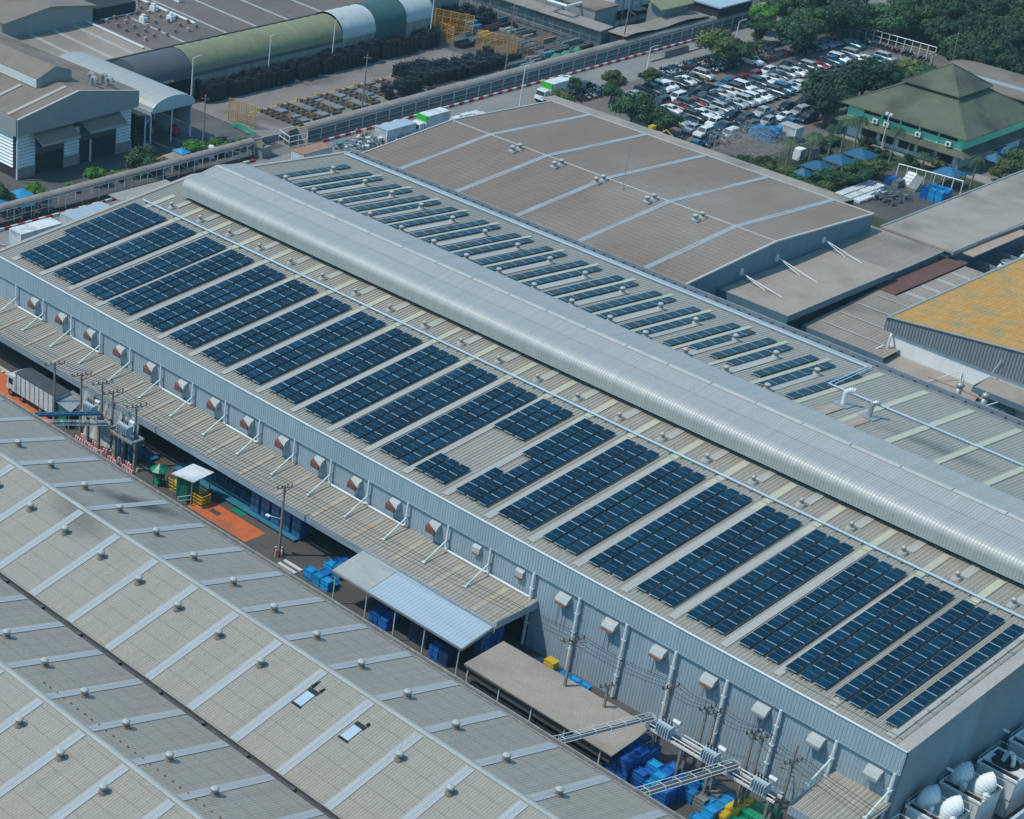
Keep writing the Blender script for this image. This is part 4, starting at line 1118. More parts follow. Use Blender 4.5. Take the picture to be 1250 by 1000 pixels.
for k, (x0, l) in enumerate(((42.9, 'yellow crate frame left of the green curtain'), (47.0, 'yellow steel crate frame right of the green curtain'))):
    y_ = thing('yellow_cage', l, 'cage', (x0, -10, 0))
    m = MB()
    for z in (.1, .55, 1.0, 1.45):
        for a in ((x0, -10.6, x0 + 2.2, -10.6), (x0, -9.2, x0 + 2.2, -9.2), (x0, -10.6, x0, -9.2), (x0 + 2.2, -10.6, x0 + 2.2, -9.2)): m.tube((a[0], a[1], z), (a[2], a[3], z), .06, 5)
    for i in range(6):
        for y in (-10.6, -9.2): m.tube((x0 + i * .44, y, 0), (x0 + i * .44, y, 1.5), .05, 5)
    part('frame', m, M['yellow'], y_)
    m = MB(); m.box(x0 + .2, x0 + 1.9, -10.4, -9.4, .1, .9); part('load', m, M['yellow'], y_)
h_ = thing('hand_rail', 'white tubular hand rail at the gutter end of the orange floor patch', 'hand rail', (47.6, -11.8, 0))
m = MB(); m.path([(46.9, -12.3, 0), (46.9, -12.3, 1.1), (47.7, -10.4, 1.1), (47.7, -10.4, 0)], .05, 5); m.path([(46.9, -12.3, .55), (47.7, -10.4, .55)], .04, 5); m.path([(47.3, -11.3, 0), (47.3, -11.3, 1.1)], .04, 5); part('rail', m, M['mint'], h_)
h_ = thing('green_mat', 'bright green mat on the floor past the orange patch', 'mat', (53, -7, 0))
m = MB(); m.poly([(51.5, -7.9, .02), (53.3, -7.9, .02), (53.3, -6.9, .02), (51.5, -6.9, .02)]); part('mat', m, M['cr_green'], h_)
h_ = thing('drain_cover', 'dark slotted drain cover in the lane beyond the orange patch', 'drain', (59.4, -10.3, 0)); m = MB(); m.box(58.6, 60.4, -10.6, -10.2, .01, .03); part('grating', m, M['gutter'], h_)
h_ = thing('drain_cover', 'dark drain cover set in the orange floor patch', 'drain', (51, -9.8, 0)); m = MB(); m.box(50, 51.6, -10.2, -9.4, .016, .03); part('grating', m, M['brownwood'], h_)
h_ = thing('wheel_stop', 'pair of white blocks on the lane past the lone lamp pole', 'kerb block', (64, -11, 0)); m = MB(); m.box(63.6, 66.4, -11.8, -11.4, .01, .15); m.box(63.6, 66.4, -10.9, -10.5, .01, .15); part('block', m, M['kerbwhite'], h_)

# lean-to canopy with pale green posts
lc = thing('lean_to_canopy', 'pale blue grey lean to canopy on thin green posts over the lane', 'canopy', (82, -10, 0))
m = MB(); m.ribbed([(-12.9, 4.3), (-8.15, 5.15)], 72.9, 91.6, .45, .03); part('roof', m, M['archblue'], lc)
m = MB(); m.slab((72.9, -8.2, 5.22), (91.6, -8.2, 5.22), (91.6, -7.8, 5.3), (72.9, -7.8, 5.3), .04); m.box(72.8, 91.7, -12.98, -12.9, 4.1, 4.36); m.slab((91.6, -12.9, 4.36), (91.75, -12.9, 4.36), (91.75, -8.1, 5.25), (91.6, -8.1, 5.25), .35); part('edge_trim', m, M['galv'], lc)
m = MB(); m.slab((72.95, -12.8, 4.37), (78.2, -12.8, 4.37), (78.2, -8.2, 5.2), (72.95, -8.2, 5.2), .02); part('older_sheet', m, M['capB'], lc)
for x in (73.2, 78.0, 82.2, 86.4, 91.2):
    m = MB(); m.tube((x, -12.6, 0), (x, -12.6, 4.2), .07, 6); part('post', m, M['mint'], lc)
for x in (74.9, 80.2, 91.3):
    m = MB(); m.tube((x, -9.0, 0), (x, -9.0, 4.9), .06, 6); part('post', m, M['teal'], lc)
# long taupe shed
sh = thing('long_lane_shed', 'long taupe flat roofed shed standing in the lane below the tall cladding', 'shed', (93, -13.5, 0))
m = MB(); m.slab((92.8, -13.6, 3.4), (111.8, -13.8, 3.4), (111.6, -7.3, 3.75), (92.8, -7.6, 3.75), .14); part('roof', m, M['roofD'], sh)
m = MB(); m.box(93.1, 111.3, -13.2, -13.05, 1.9, 3.2); m.box(92.95, 111.6, -13.62, -13.5, 3.05, 3.2); part('wall', m, M['gutter'], sh)
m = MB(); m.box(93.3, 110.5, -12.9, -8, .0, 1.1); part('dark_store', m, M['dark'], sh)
for x in (93.2, 97.4, 101.6, 105.8, 110.2):
    m = MB(); m.tube((x, -13.3, 0), (x, -13.3, 3.2), .08, 6); part('post', m, M['mint'], sh)

# crates ------------------------------------------------------------
def crate_mesh(mt, open_top=True):
    m = MB(); t = .04
    if open_top:
        m.box(-.6, .6, -.45, .45, 0, .06)
        m.box(-.6, .6, -.45, -.45 + t, .061, .42); m.box(-.6, .6, .45 - t, .45, .061, .42)
        m.box(-.6, -.6 + t, -.409, .409, .061, .42); m.box(.6 - t, .6, -.409, .409, .061, .42)
        m.box(-.66, .66, -.5, -.451, .36, .43); m.box(-.66, .66, .451, .5, .36, .43)
        m.box(-.5, .5, -.38, .38, .07, .34)
    else:
        m.box(-.6, .6, -.48, .48, .03, .4); m.box(-.64, .64, -.5, .5, .36, .43); m.box(-.5, .5, -.4, .4, .0, .03)
    o = m.build('plastic_crate', mt); d = o.data; bpy.data.objects.remove(o); return d


CM = {k: crate_mesh(M[k], k not in ('cr_dark', 'cr_green', 'cr_yellow')) for k in ('cr_blue', 'cr_sky', 'cr_green', 'cr_yellow', 'cr_dark', 'cr_grey')}
CNAME = dict(cr_blue='deep blue', cr_sky='light blue', cr_green='green', cr_yellow='yellow', cr_dark='dark navy', cr_grey='grey')


def crates(cx, cy, nx, ny, hmin, hmax, kinds, where, z0=0., rot=0., gap=1.34, gy=1.06):
    """only the crates that can be seen (tops and the two outer faces) get built high; each is its own object"""
    for i in range(nx):
        for j in range(ny):
            h = random.randint(hmin, hmax); k = random.choice(kinds)
            for l in range(h):
                if l < h - 1 and j > 0 and i < nx - 1: continue
                o = bpy.data.objects.new('plastic_crate', CM[k]); COL.objects.link(o)
                dx = i * gap; dy = j * gy
                o.location = (cx + dx * math.cos(rot) - dy * math.sin(rot) + random.uniform(-.03, .03), cy + dx * math.sin(rot) + dy * math.cos(rot) + random.uniform(-.03, .03), z0 + l * .4 + .01)
                o.rotation_euler = (0, 0, rot + random.uniform(-.04, .04))
                tag(o, '%s plastic crate %s' % (CNAME[k], where), 'crate', '%s crates %s' % (CNAME[k], where))


crates(111.2, -12.2, 2, 5, 6, 7, ['cr_blue'], 'in the tall stacks right of the taupe shed')
crates(114.4, -12.3, 3, 3, 5, 6, ['cr_blue', 'cr_blue', 'cr_sky'], 'in the middle stacks below the white gantry')
crates(114.9, -8.6, 3, 2, 1, 3, ['cr_blue', 'cr_sky'], 'on the low piles behind the gantry posts')
crates(118.2, -9.4, 2, 4, 1, 3, ['cr_sky', 'cr_sky', 'cr_grey'], 'in the low pile left of the second pipe bridge')
crates(121.1, -12.2, 1, 3, 2, 3, ['cr_sky'], 'nearest the gutter beside the second pipe bridge')
crates(123.6, -10.8, 2, 6, 2, 3, ['cr_green'], 'in the block right of the second pipe bridge')
crates(122.3, -9.4, 1, 4, 2, 3, ['cr_yellow'], 'between the green and light blue stacks')
crates(120.9, -8.6, 1, 3, 2, 2, ['cr_sky'], 'behind the yellow crates under the gantry')
crates(95.2, -5.6, 3, 3, 2, 3, ['cr_dark', 'cr_blue'], 'behind the left end of the taupe shed')
crates(97.0, -4.6, 1, 1, 6, 6, ['cr_yellow'], 'stacked behind the taupe shed')
crates(98.6, -5.4, 3, 2, 4, 5, ['cr_sky'], 'piled behind the taupe shed by the tall pole')
crates(102.6, -5.2, 3, 2, 1, 3, ['cr_grey', 'cr_dark'], 'in the scrap pile behind the taupe shed')
crates(68.0, -11.0, 3, 2, 1, 3, ['cr_sky', 'cr_blue'], 'in the loose pile left of the lean to canopy')
crates(68.4, -8.2, 2, 2, 3, 5, ['cr_sky', 'cr_blue'], 'under the edge of the big canopy')
crates(71.4, -6.4, 2, 2, 4, 5, ['cr_blue', 'cr_dark'], 'stacked under the canopy left of the lean to')
crates(78.6, -11.4, 2, 2, 3, 4, ['cr_blue'], 'under the middle of the lean to canopy')
crates(83.6, -10.5, 2, 2, 5, 6, ['cr_dark', 'cr_grey'], 'in the tall stack under the lean to canopy')
crates(87.2, -11.2, 2, 2, 4, 5, ['cr_blue', 'cr_dark'], 'by the right posts of the lean to canopy')
crates(89.6, -6.8, 1, 3, 6, 8, ['cr_blue', 'cr_sky'], 'at the right end of the big canopy')
for i in range(5):
    x = 53.2 + i * 1.75
    t = thing('storage_cabinet', 'tall blue storage cabinet under the canopy, %s from the left' % ORD[i], 'cabinet', (x, -6.6, .3), 'blue cabinets on the teal dock')
    m = MB(); m.box(x, x + 1.4, -6.4, -5.0, .31, 2.9); part('body', m, M['cr_blue'], t)
    m = MB(); m.box(x + .08, x + .66, -6.45, -6.4, .45, 2.75); m.box(x + .74, x + 1.32, -6.45, -6.4, .45, 2.75); part('door', m, M['bluesteel'], t)
for i in range(3):
    x = 42 + i * 3.3
    t = thing('steel_bench', 'dark teal work table in the shade under the canopy, %s from the left' % ORD[i], 'work table', (x, -4.6, .3), 'work tables in the dock')
    m = MB(); m.box(x, x + 2, -5, -4, 1.05, 1.12); part('table_top', m, M['bluesteel'], t); m = MB(); [m.box(x + a, x + a + .08, -4.95 + c, -4.87 + c, .31, 1.04) for a in (.05, 1.85) for c in (0, .8)]; part('leg', m, M['teal'], t)

# cooling units beside the right end wall -----------------------------------------------------------
for k, (y0, y1, hoods) in enumerate(((.6, 4.8, ((134.9, 2.6), (137.0, 2.8))), (6.4, 10.6, ((134.9, 8.3), (137.0, 8.5))), (12.2, 16.2, ((136.1, 14.4),)), (18.0, 22.5, ()))):
    t = thing('cooling_unit', 'white cooling unit with %s, %s along the end wall' % (('two ribbed scoop hoods' if k < 2 else 'one open curved duct' if k == 2 else 'open dark bays'), ORD[k]), 'cooling unit', (136, y0, 0), 'cooling units by the end wall')
    x0, x1 = (133.9, 138.0) if k < 2 else (134.4, 138.4)
    m = MB(); m.box(x0 + .15, x1, y0, y1 - .3, .4, 4.55); part('casing', m, M['boxwhite'], t)
    m = MB(); m.box(x0, x1 + .1, y0 - .1, y0 + .06, 4.56, 4.82); m.box(x0, x1 + .1, y1 - .5, y1 - .3, 4.56, 4.82); m.box(x0, x0 + .15, y0 + .07, y1 - .51, 4.56, 4.82); m.box(x1 - .05, x1 + .1, y0 + .07, y1 - .51, 4.56, 4.82)
    part('deck_rim', m, M['whitewall'], t)
    m = MB(); m.box(x0 + .16, x1 - .06, y0 + .07, y0 + .85, 4.56, 4.66); m.box(x0 + .2, x0 + 1.3, y1 - 1.2, y1 - .52, 4.56, 4.7); m.box(x1 - 1.2, x1 - .2, y1 - 1.4, y1 - .6, 4.56, 4.7); part('dark_bay', m, M['dark'], t)
    m = MB()
    for a, b_ in (((x0, y0, 5.3), (x1, y0, 5.3)), ((x0, y0, 5.3), (x0, y1, 5.3)), ((x0, y1, 5.3), (x1, y1, 5.3)), ((x1 + .2, y0, 5.0), (x1 + .2, y1, 5.0))): m.tube(a, b_, .05, 5)
    for a in ((x0, y0), (x1, y0), (x0, y1), (x1, y1)): m.tube((a[0], a[1], 0), (a[0], a[1], 5.3), .05, 5)
    part('pipe_frame', m, M['rusty'] if k < 2 else M['galv'], t)
    for hx, hy in hoods:
        if k < 2:
            R_ = .86; Rb = 1.0; n = 22; dx_, dy_ = .68, .73
            m = MB(); rows = 0; kk = 0
            for r in range(13):
                th = math.radians(80) * r / 12
                for lip in ((0,) if r % 2 else (0, 1)):
                    rr = R_ * (1.035 if lip else 1.0) * (1 + .05 * r / 12)
                    for q in range(n):
                        a_ = 2 * PI * q / n; e = rr * math.cos(a_); s2 = rr * math.sin(a_)
                        d_ = Rb - (Rb - e) * math.cos(th); zz_ = (Rb - e) * math.sin(th)
                        m.v.append((hx + d_ * dx_ - s2 * dy_, hy - .25 + d_ * dy_ + s2 * dx_, 4.9 + zz_ + .02 * lip))
                    rows += 1
            base = [(x_, y_, 4.5) for x_, y_, z_ in m.v[:n]]
            m.v = base + m.v; rows += 1
            for r in range(rows - 1):
                for q in range(n):
                    j = (q + 1) % n
                    m.f.append((r * n + q, r * n + j, (r + 1) * n + j, (r + 1) * n + q)); m.m.append(0)
            rim_ = m.v[-n:]
            s = part('scoop_hood', m, M['whitewall'], t)
            cxm = sum(p_[0] for p_ in rim_) / n; cym = sum(p_[1] for p_ in rim_) / n; czm = sum(p_[2] for p_ in rim_) / n
            m = MB(); m.poly([(cxm + (x_ - cxm) * .97 - .03, cym + (y_ - cym) * .97 - .1, czm + (z_ - czm) * .97 - .02) for x_, y_, z_ in rim_]); part('hood_opening', m, M['dark'], s)
            m = MB(); m.lathe((hx + .95, hy - 1.25, 4.56), [(.28, 0), (.3, .5), (.2, .75), (.32, .8), (.1, 1.0)], 10); part('fan_motor', m, M['boxwhite'], t)
        else:
            m = MB(); m.lathe((hx, hy, 4.5), [(1.25, 0), (1.3, .12)], 22); part('round_well', m, M['dark'], t)
            m = MB()
            for i in range(7):
                a0, a1 = i / 7 * PI * 1.1, (i + 1) / 7 * PI * 1.1
                m.tube((hx - .3 + .5 * (1 - math.cos(a0)), hy, 4.7 + 1.3 * math.sin(a0) * .9), (hx - .3 + .5 * (1 - math.cos(a1)), hy - .15 * i / 7, 4.7 + 1.3 * math.sin(a1) * .9), .22, 8)
            part('curved_duct', m, M['boxwhite'], t)
pw = thing('parapet_wall', 'pale concrete parapet at the lower right corner of the picture', 'wall', (139, 0, 0)); m = MB(); m.box(140.2, 140.5, -8, 26, 0, 3.4); part('wall', m, M['trafo'], pw)
sl = MB()
for y, l in ((4.6, 'nearer wall lamp on the shaded end wall'), (14.5, 'farther wall lamp on the shaded end wall')):
    t = thing('wall_lamp', l, 'lamp', (133.9, y, 7.5)); m = MB(); m.tube((133.65, y, 7.5), (134.9, y + .1, 7.7), .035, 5); part('arm', m, M['galv'], t); m = MB(); m.box(134.8, 135.4, y, y + .25, 7.62, 7.74); part('lamp_head', m, M['white'], t)
fr = thing('pipe_rack_frame', 'white square pipe frame at the foot of the end wall', 'pipe frame', (131.6, -.5, 0))
m = MB()
for z in (3.4, 4.3):
    for a in (((132.6, -2.4), (134.4, -2.4)), ((132.6, -2.4), (132.6, -.4)), ((134.4, -2.4), (134.4, -.4)), ((132.6, -.4), (134.4, -.4))): m.tube((a[0][0] + 1.4, a[0][1], z), (a[1][0] + 1.4, a[1][1], z), .06, 5)
for x in (134.0, 135.8):
    for y in (-2.4, -.4): m.tube((x, y, 0), (x, y, 4.3), .06, 5)
part('frame', m, M['mint'], fr)

# ------------------------------------------------------------------ YARDS BEYOND THE MAIN BUILDING
def walkway(label, y0, y1, x=-34.0, r=1.15, h=2.1, gap=1.9, end=False):
    t = thing('covered_walkway', label, 'walkway', (x, y0, 0))
    m = MB(); prof = []
    for k in range(9):
        a = PI * k / 8
        prof.append((x - r * math.cos(a), h + r * .75 * math.sin(a)))
    m.ribbed(prof, y0, y1, 1.3, .03, axis='Y'); part('tunnel_roof', m, M['walkroof'], t)
    n = int((y1 - y0) / 3.4)
    m = MB(); g = MB()
    for i in range(n + 1):
        y = y0 + (y1 - y0) * i / n
        m.tube((x + r, y, 0), (x + r, y, h), .07, 5); m.tube((x - r, y, 0), (x - r, y, h), .07, 5)
        if i < n:
            m.tube((x + r, y, 1.0), (x + r, y + (y1 - y0) / n, 1.0), .04, 4); m.tube((x + r, y, h - .05), (x + r, y + (y1 - y0) / n, h - .05), .06, 4)
            if not end: m.tube((x + r, y + .2, h - .1), (x + r - .0, y + 1.2, h - .9), .04, 4)
    part('frame', m, M['white'], t)
    if end:
        g.box(x + r - .03, x + r - .01, y0 + .1, y1 - .1, .45, h - .1); part('side_screen', g, M['meshpanel'], t)
        g = MB(); g.box(x + r - .12, x + r - .04, y0, y1, 0, .44); part('plinth', g, M['concrete'], t)


walkway('long arched covered walkway with pale ribs beside the grass strip', -30, 76, x=-35.7, r=.88, h=2.35)
walkway('long arched covered walkway with dark side screens beside the road kerb', 88.5, 226, x=-35.9, r=1.1, end=True)
t = thing('gate_house', 'small green pitched hut at the end of the grass strip walkway', 'hut', (-35, 78, 0))
m = MB(); m.box(-36, -33.2, 76.3, 78.6, 0, 1.9); part('wall', m, M['cr_grey'], t)
m = MB(); m.slab((-36.3, 76, 1.9), (-32.9, 76, 1.9), (-34.6, 77.4, 3.0), (-34.65, 77.4, 3.0), .06); m.slab((-34.65, 77.4, 3.0), (-34.6, 77.4, 3.0), (-32.9, 78.9, 1.9), (-36.3, 78.9, 1.9), .06); part('roof', m, M['green_roof'], t)
t = thing('boundary_wall', 'pale low wall between the two covered walkways', 'wall', (-40, 79, 0)); m = MB(); m.slab((-39.2, 79, 1.1), (-38.9, 79, 1.1), (-38.4, 87.6, 1.1), (-38.7, 87.6, 1.1), 1.1); part('wall', m, M['concrete'], t)
t = thing('mesh_cage', 'white framed mesh cage with dark cover at the start of the screened walkway', 'cage', (-37, 85.5, 0))
m = MB()
for z in (1, 2.0):
    for a in (((-38.2, 85), (-34.6, 84)), ((-34.6, 84), (-34.2, 88)), ((-38.2, 85), (-38, 88.4))): m.tube((*a[0], z), (*a[1], z), .06, 5)
for q in ((-38.2, 85), (-36.4, 84.5), (-34.6, 84), (-34.4, 86), (-34.2, 88), (-38, 88.4)): m.tube((*q, 0), (*q, 2), .06, 5)
part('frame', m, M['white'], t)
m = MB(); m.hexa([(-37.8, 85.3, 0), (-35, 84.6, 0), (-34.7, 87.8, 0), (-37.6, 88, 0), (-37.6, 85.6, 1.4), (-36, 85.2, 2.4), (-36, 87, 2.6), (-37.4, 87.6, 1.3)]); part('tarpaulin', m, M['gutter'], t)

# --- T1 warehouse
T1 = thing('gabled_factory', 'brown roofed factory with big grey gable, raised louvred ridge and two awnings', 'factory building', (-48.6, 35.4, 0))
gx, ya, yb, yr = -48.4, 35.4, 61.0, 48.0
m = MB(); m.ribbed([(ya, 10.35), (yr, 12.9)], -150, gx, .7, .03); m.ribbed([(yr, 12.9), (yb, 10.55)], -150, gx, .7, .03); part('roof', m, M['T1roof'], T1)
m = MB(); m.extr([(ya, 7.6), (yb, 7.9), (yb, 10.6), (yr, 13.0), (ya, 10.45)], 'X', gx - .02, gx + .25)
m.box(-150, gx, ya - .15, ya, 7.6, 10.4); m.box(-150, gx, yb, yb + .15, 7.9, 10.6)
part('gable_fascia', m, M['T1wall'], T1)
m = MB()
m.slab((gx - 1.6, ya, 10.42), (gx + .3, ya, 10.42), (gx + .3, yr, 13.05), (gx - 1.6, yr, 13.05), .06) if False else None
for q in ((ya, 10.5, yr, 13.05), (yr, 13.05, yb, 10.66)): m.slab((gx - .1, q[0], q[1]), (gx + .32, q[0], q[1]), (gx + .32, q[2], q[3]), (gx - .1, q[2], q[3]), .1)
part('gable_trim', m, M['roofAcap'], T1)
m = MB()
for x in (-51.8, -58.6, -65, -71.5, -78): m.slab((x, ya + .3, 10.5), (x + .8, ya + .3, 10.5), (x + .8, yr - 4.4 if x < -55 else yr - .3, 12.15 if x < -55 else 12.95), (x, yr - 4.4 if x < -55 else yr - .3, 12.15 if x < -55 else 12.95), .03)
for i in range(5):
    x = -62 - i * 5.5; m.slab((x, 54.5, 11.75), (x + .5, 54.5, 11.75), (x + .5, 57.4, 11.25), (x, 57.4, 11.25), .03)
part('roof_light', m, M['grey_sky'], T1)
m = MB()
m.ribbed([(44.3, 13.8), (48.1, 15.3)], -150, -54.7, .7, .03); m.ribbed([(48.1, 15.3), (51.9, 14.1)], -150, -54.7, .7, .03); mo = part('raised_ridge', m, M['T1roof'], T1)
m = MB(); m.extr([(44.6, 12.1), (51.6, 12.1), (51.6, 14.1), (48.1, 15.25), (44.6, 13.85)], 'X', -55.0, -54.75); part('ridge_end', m, M['T1wall'], mo)
m = MB()
for k in range(5): m.slab((-150, 44.3, 12.35 + k * .3), (-55, 44.3, 12.35 + k * .3), (-55, 44.65, 12.5 + k * .3), (-150, 44.65, 12.5 + k * .3), .05)
part('louver', m, M['white'], mo)
m = MB(); m.box(-150, -55.1, 44.7, 51.4, 12, 13.8); part('dark_void', m, M['dark'], mo)
for k, (x, y) in enumerate(((-51.0, 53.4), (-53.4, 54.8), (-50.5, 56.4), (-52.6, 57.0))):
    m = MB(); zz = 12.9 - (y - yr) * .181
    for i in range(7):
        a0, a1 = i / 7 * PI, (i + 1) / 7 * PI
        m.tube((x + .7 * (1 - math.cos(a0)) - .7, y, zz + .9 + .7 * math.sin(a0)), (x + .7 * (1 - math.cos(a1)) - .7, y, zz + .9 + .7 * math.sin(a1)), .36, 8)
    m.tube((x - .7, y, zz - .2), (x - .7, y, zz + .95), .36, 8)
    part('gooseneck_vent', m, M['galv'], T1)
m = MB(); m.box(-149, -49.5, ya + .6, ya + .8, 0, 7.6); m.box(-49.7, -49.4, ya + .8, yb - .5, 0, 7.8); part('wall', m, M['dark'], T1)
m = MB()
def louvers(m, x, y0, y1, z0, z1):
    k = z0
    while k < z1: m.slab((x + .22, y0, k), (x, y0, k + .36), (x, y1, k + .36), (x + .22, y1, k), .05); k += .56
for y0, y1, z0, z1 in ((36.2, 39.8, 1.9, 7.0), (45.9, 49.1, 1.6, 6.4), (57.1, 60.3, 1.9, 7.3)): louvers(m, -49.35, y0, y1, z0, z1)
k = 1.9
while k < 7.4: m.slab((-149, ya + .35, k), (-50, ya + .35, k), (-50, ya + .55, k + .36), (-149, ya + .55, k + .36), .05); k += .56
part('louver_panel', m, M['whitewall'], T1)
m = MB()
for y0, y1 in ((36, 39.8), (45.8, 49.2), (57, 60.5)): m.box(-49.4, -49.1, y0, y1, 0, 1.8)
part('plinth', m, M['concrete'], T1)
m = MB(); m.box(-49.38, -49.3, 39.8, 45.8, 3.4, 7.4); m.box(-49.38, -49.3, 49.2, 57.1, 3.8, 7.5); part('roller_shutter', m, M['tentgrey'], T1)
m = MB(); m.tube((-48.9, 35.9, 7.6), (-48.9, 35.9, .1), .16, 8); m.box(-49.1, -48.9, 51.2, 51.5, 0, 3.8); part('downpipe', m, M['white'], T1)
for y0, y1, l in ((38.9, 47.1, 0), (48.9, 57.3, 1)):
    m = MB(); m.slab((-49.4, y0, 7.7 + .2 * l), (-46.4, y0 + .3, 6.1 + .2 * l), (-46.4, y1, 6.1 + .2 * l), (-49.4, y1, 7.7 + .2 * l), .12); part('awning', m, M['T1roof'], T1)
    m = MB(); m.box(-46.42, -46.3, y0 + .3, y1, 5.75 + .2 * l, 6.15 + .2 * l); m.poly([(-49.4, y0 + .02, 7.6), (-46.4, y0 + .3, 5.8 + .2 * l), (-46.4, y0 + .3, 6.1 + .2 * l), (-49.4, y0 + .02, 7.75 + .2 * l)]); part('awning_edge', m, M['galv'], T1)
t = thing('side_lean_to', 'small taupe lean to between the gabled factory and the bright arch canopy', 'shed', (-50, 61.5, 0))
m = MB(); m.slab((-58, 61.3, 6.2), (-48.6, 61.3, 6.2), (-48.6, 64.2, 5.6), (-58, 64.2, 5.6), .2); part('roof', m, M['T1roof'], t)
m = MB(); m.box(-58, -49.5, 61.6, 61.9, 0, 5.9); part('wall', m, M['dark'], t)
m = MB(); [m.tube((-48.9, y, 0), (-48.9, y, 5.5), .14, 6) for y in (63.3,)]; m.tube((-48.9, 63.3, 4.0), (-48.9, 64.5, 5.4), .09, 5); part('post', m, M['white'], t)

# bright arch canopy
t = thing('arched_canopy', 'bright pale blue arched canopy over dark machinery beside the gabled factory', 'canopy', (-48.4, 64, 0))
pr = []
for k in range(11):
    a = PI * k / 10; pr.append((68.9 - 4.9 * math.cos(a), 6.3 + 2.1 * math.sin(a)))
m = MB(); m.ribbed(pr, -77, -48.4, .7, .02); part('arch_roof', m, M['vault'], t)
m = MB(); m.extr(pr + [(73.7, 6.0), (64.1, 6.0)], 'X', -48.38, -48.1); part('arch_fascia', m, M['archblue'], t)
m = MB(); m.box(-77, -48.3, 63.9, 64.05, 4.6, 6.3); m.box(-76, -49, 73.6, 73.75, 2, 6.2); m.box(-76, -75.8, 64, 73.7, 0, 6.2); part('side_wall', m, M['archblue'], t)
for x, y in ((-48.6, 64.3), (-48.6, 69.0), (-48.6, 73.5), (-58, 73.2), (-58, 64.4)):
    m = MB(); m.tube((x, y, 0), (x, y, 6.1), .13, 6); part('post', m, M['white'], t)
for i in range(7):
    x = -51.5 - i * 2.2; y = 66 + (i * 2.3) % 5.5
    q = thing('machine', 'dark machine frame standing under the bright arch canopy, %s from its mouth' % ORD[i], 'machine', (x, y, 0), 'machines under the arch canopy')
    m = MB(); m.box(x - .7, x + .7, y - .6, y + .6, .3, 1.3); m.box(x - .4, x + .3, y - .3, y + .4, 1.31, 2.0 + .5 * (i % 3)); part('body', m, M['galv'] if i % 2 else M['blackstack'], q)
    m = MB(); [m.tube((x + a, y + b_, 0), (x + a, y + b_, .3), .1, 5) for a in (-.6, .6) for b_ in (-.5, .5)]; m.tube((x - .7, y, 1.7), (x + 1.4, y + .5, 1.7), .08, 5); part('frame', m, M['galv'], q)
for k, (x, y) in enumerate(((-47.2, 66.2), (-46.8, 70.2))):
    q = thing('steel_profile', 'pale steel profile lying on the floor in front of the arch canopy, %s one' % ('left', 'right')[k], 'steel beam', (x, y, 0)); m = MB(); m.slab((x - 3, y - .2, .25), (x + 1.2, y - .2, .25), (x + 1.2, y + .2, .25), (x - 3, y + .2, .25), .25); part('beam', m, M['galv'], q)
q = thing('red_machine', 'small red machine under the right post of the bright arch canopy', 'machine', (-51, 72, 0)); m = MB(); m.box(-51.8, -50.3, 71.4, 72.6, .3, 1.2); m.box(-51.5, -50.9, 71.6, 72.4, 1.21, 1.6); part('body', m, M['signred'], q); m = MB(); [m.tube((x, 71.3, .3), (x, 72.7, .3), .3, 10) for x in (-51.5, -50.6)]; part('wheel', m, M['tyre'], q)

# T2 big roofs
T2 = thing('wide_factory_roof', 'very wide factory roof, fawn on the left and dark with many small vents on the right', 'factory building', (-73, 55, 0))
tz = lambda x: 7.0 + (-73 - x) * .045
m = MB(); m.slab((-130, 55, tz(-130)), (-73, 55, 7), (-73, 85.4, 7), (-130, 85.4, tz(-130)), .2); part('fawn_roof', m, M['T2brown'], T2)
m = MB(); m.slab((-130, 85.45, tz(-130) - .02), (-73, 85.45, 6.98), (-73, 170, 6.98), (-130, 170, tz(-130) - .02), .2); part('dark_roof', m, M['T2dark'], T2)
m = MB()
for y in (65.5, 70.5, 75.8, 80.8): m.slab((-97, y - .5, tz(-97) + .05), (-73.2, y - .5, 7.05), (-73.2, y + .4, 7.05), (-97, y + .4, tz(-97) + .05), .03)
for y in (93.2, 103.8, 111.5, 119.8, 129): m.slab((-120, y - .3, tz(-120) + .05), (-73.2, y - .3, 7.05), (-73.2, y + .3, 7.05), (-120, y + .3, tz(-120) + .05), .03)
part('roof_light', m, M['grey_sky'], T2)
m = MB(); m.slab((-93, 83.9, tz(-93) + .3), (-74.2, 83.9, 7.4), (-74.2, 84.3, 7.4), (-93, 84.3, tz(-93) + .3), .2); m.slab((-120, 101.4, tz(-120) + .3), (-80, 101.4, tz(-80) + .35), (-80, 102.0, tz(-80) + .35), (-120, 102.0, tz(-120) + .3), .2); part('white_duct', m, M['white'], T2)
m = MB(); m.ribbed([(-73.02, 5.4), (-73.02, 7.05)], 55, 170, .7, .05, axis='Y'); m.box(-73.6, -73.3, 55, 170, 0, 5.4); part('fascia', m, M['T1wall'], T2)
n_ = 0
for i in range(7):
    for j in range(6):
        x = -77.6 - i * 2.9 - (j % 2) * .8; y = 87.4 + j * 2.65 + (i % 2) * .4
        if (i * 7 + j * 3) % 11 == 5: continue
        m = MB(); m.lathe((x, y, tz(x)), [(.35, 0), (.25, .3), (.4, .42), (.36, .62), (.12, .7)], 8)
        part('roof_vent', m, M['turbbase'] if (i + j) % 4 else M['rusty'], T2)
for x, y in ((-86, 94), (-84, 99.2), (-90, 100), (-92, 108), (-98, 97)):
    m = MB(); m.box(x - .9, x + .6, y - .5, y + .5, tz(x), tz(x) + .9); m.box(x - .5, x + .2, y - .3, y + .3, tz(x) + .91, tz(x) + 1.4); part('white_vent_box', m, M['white'], T2)
T3 = thing('upper_gable_block', 'grey gable block rising above the fawn roof at the top left', 'building', (-91, 60, 0))
m = MB(); m.box(-150, -91, 64, 85.5, 7, 10.6); part('wall', m, M['T1wall'], T3)
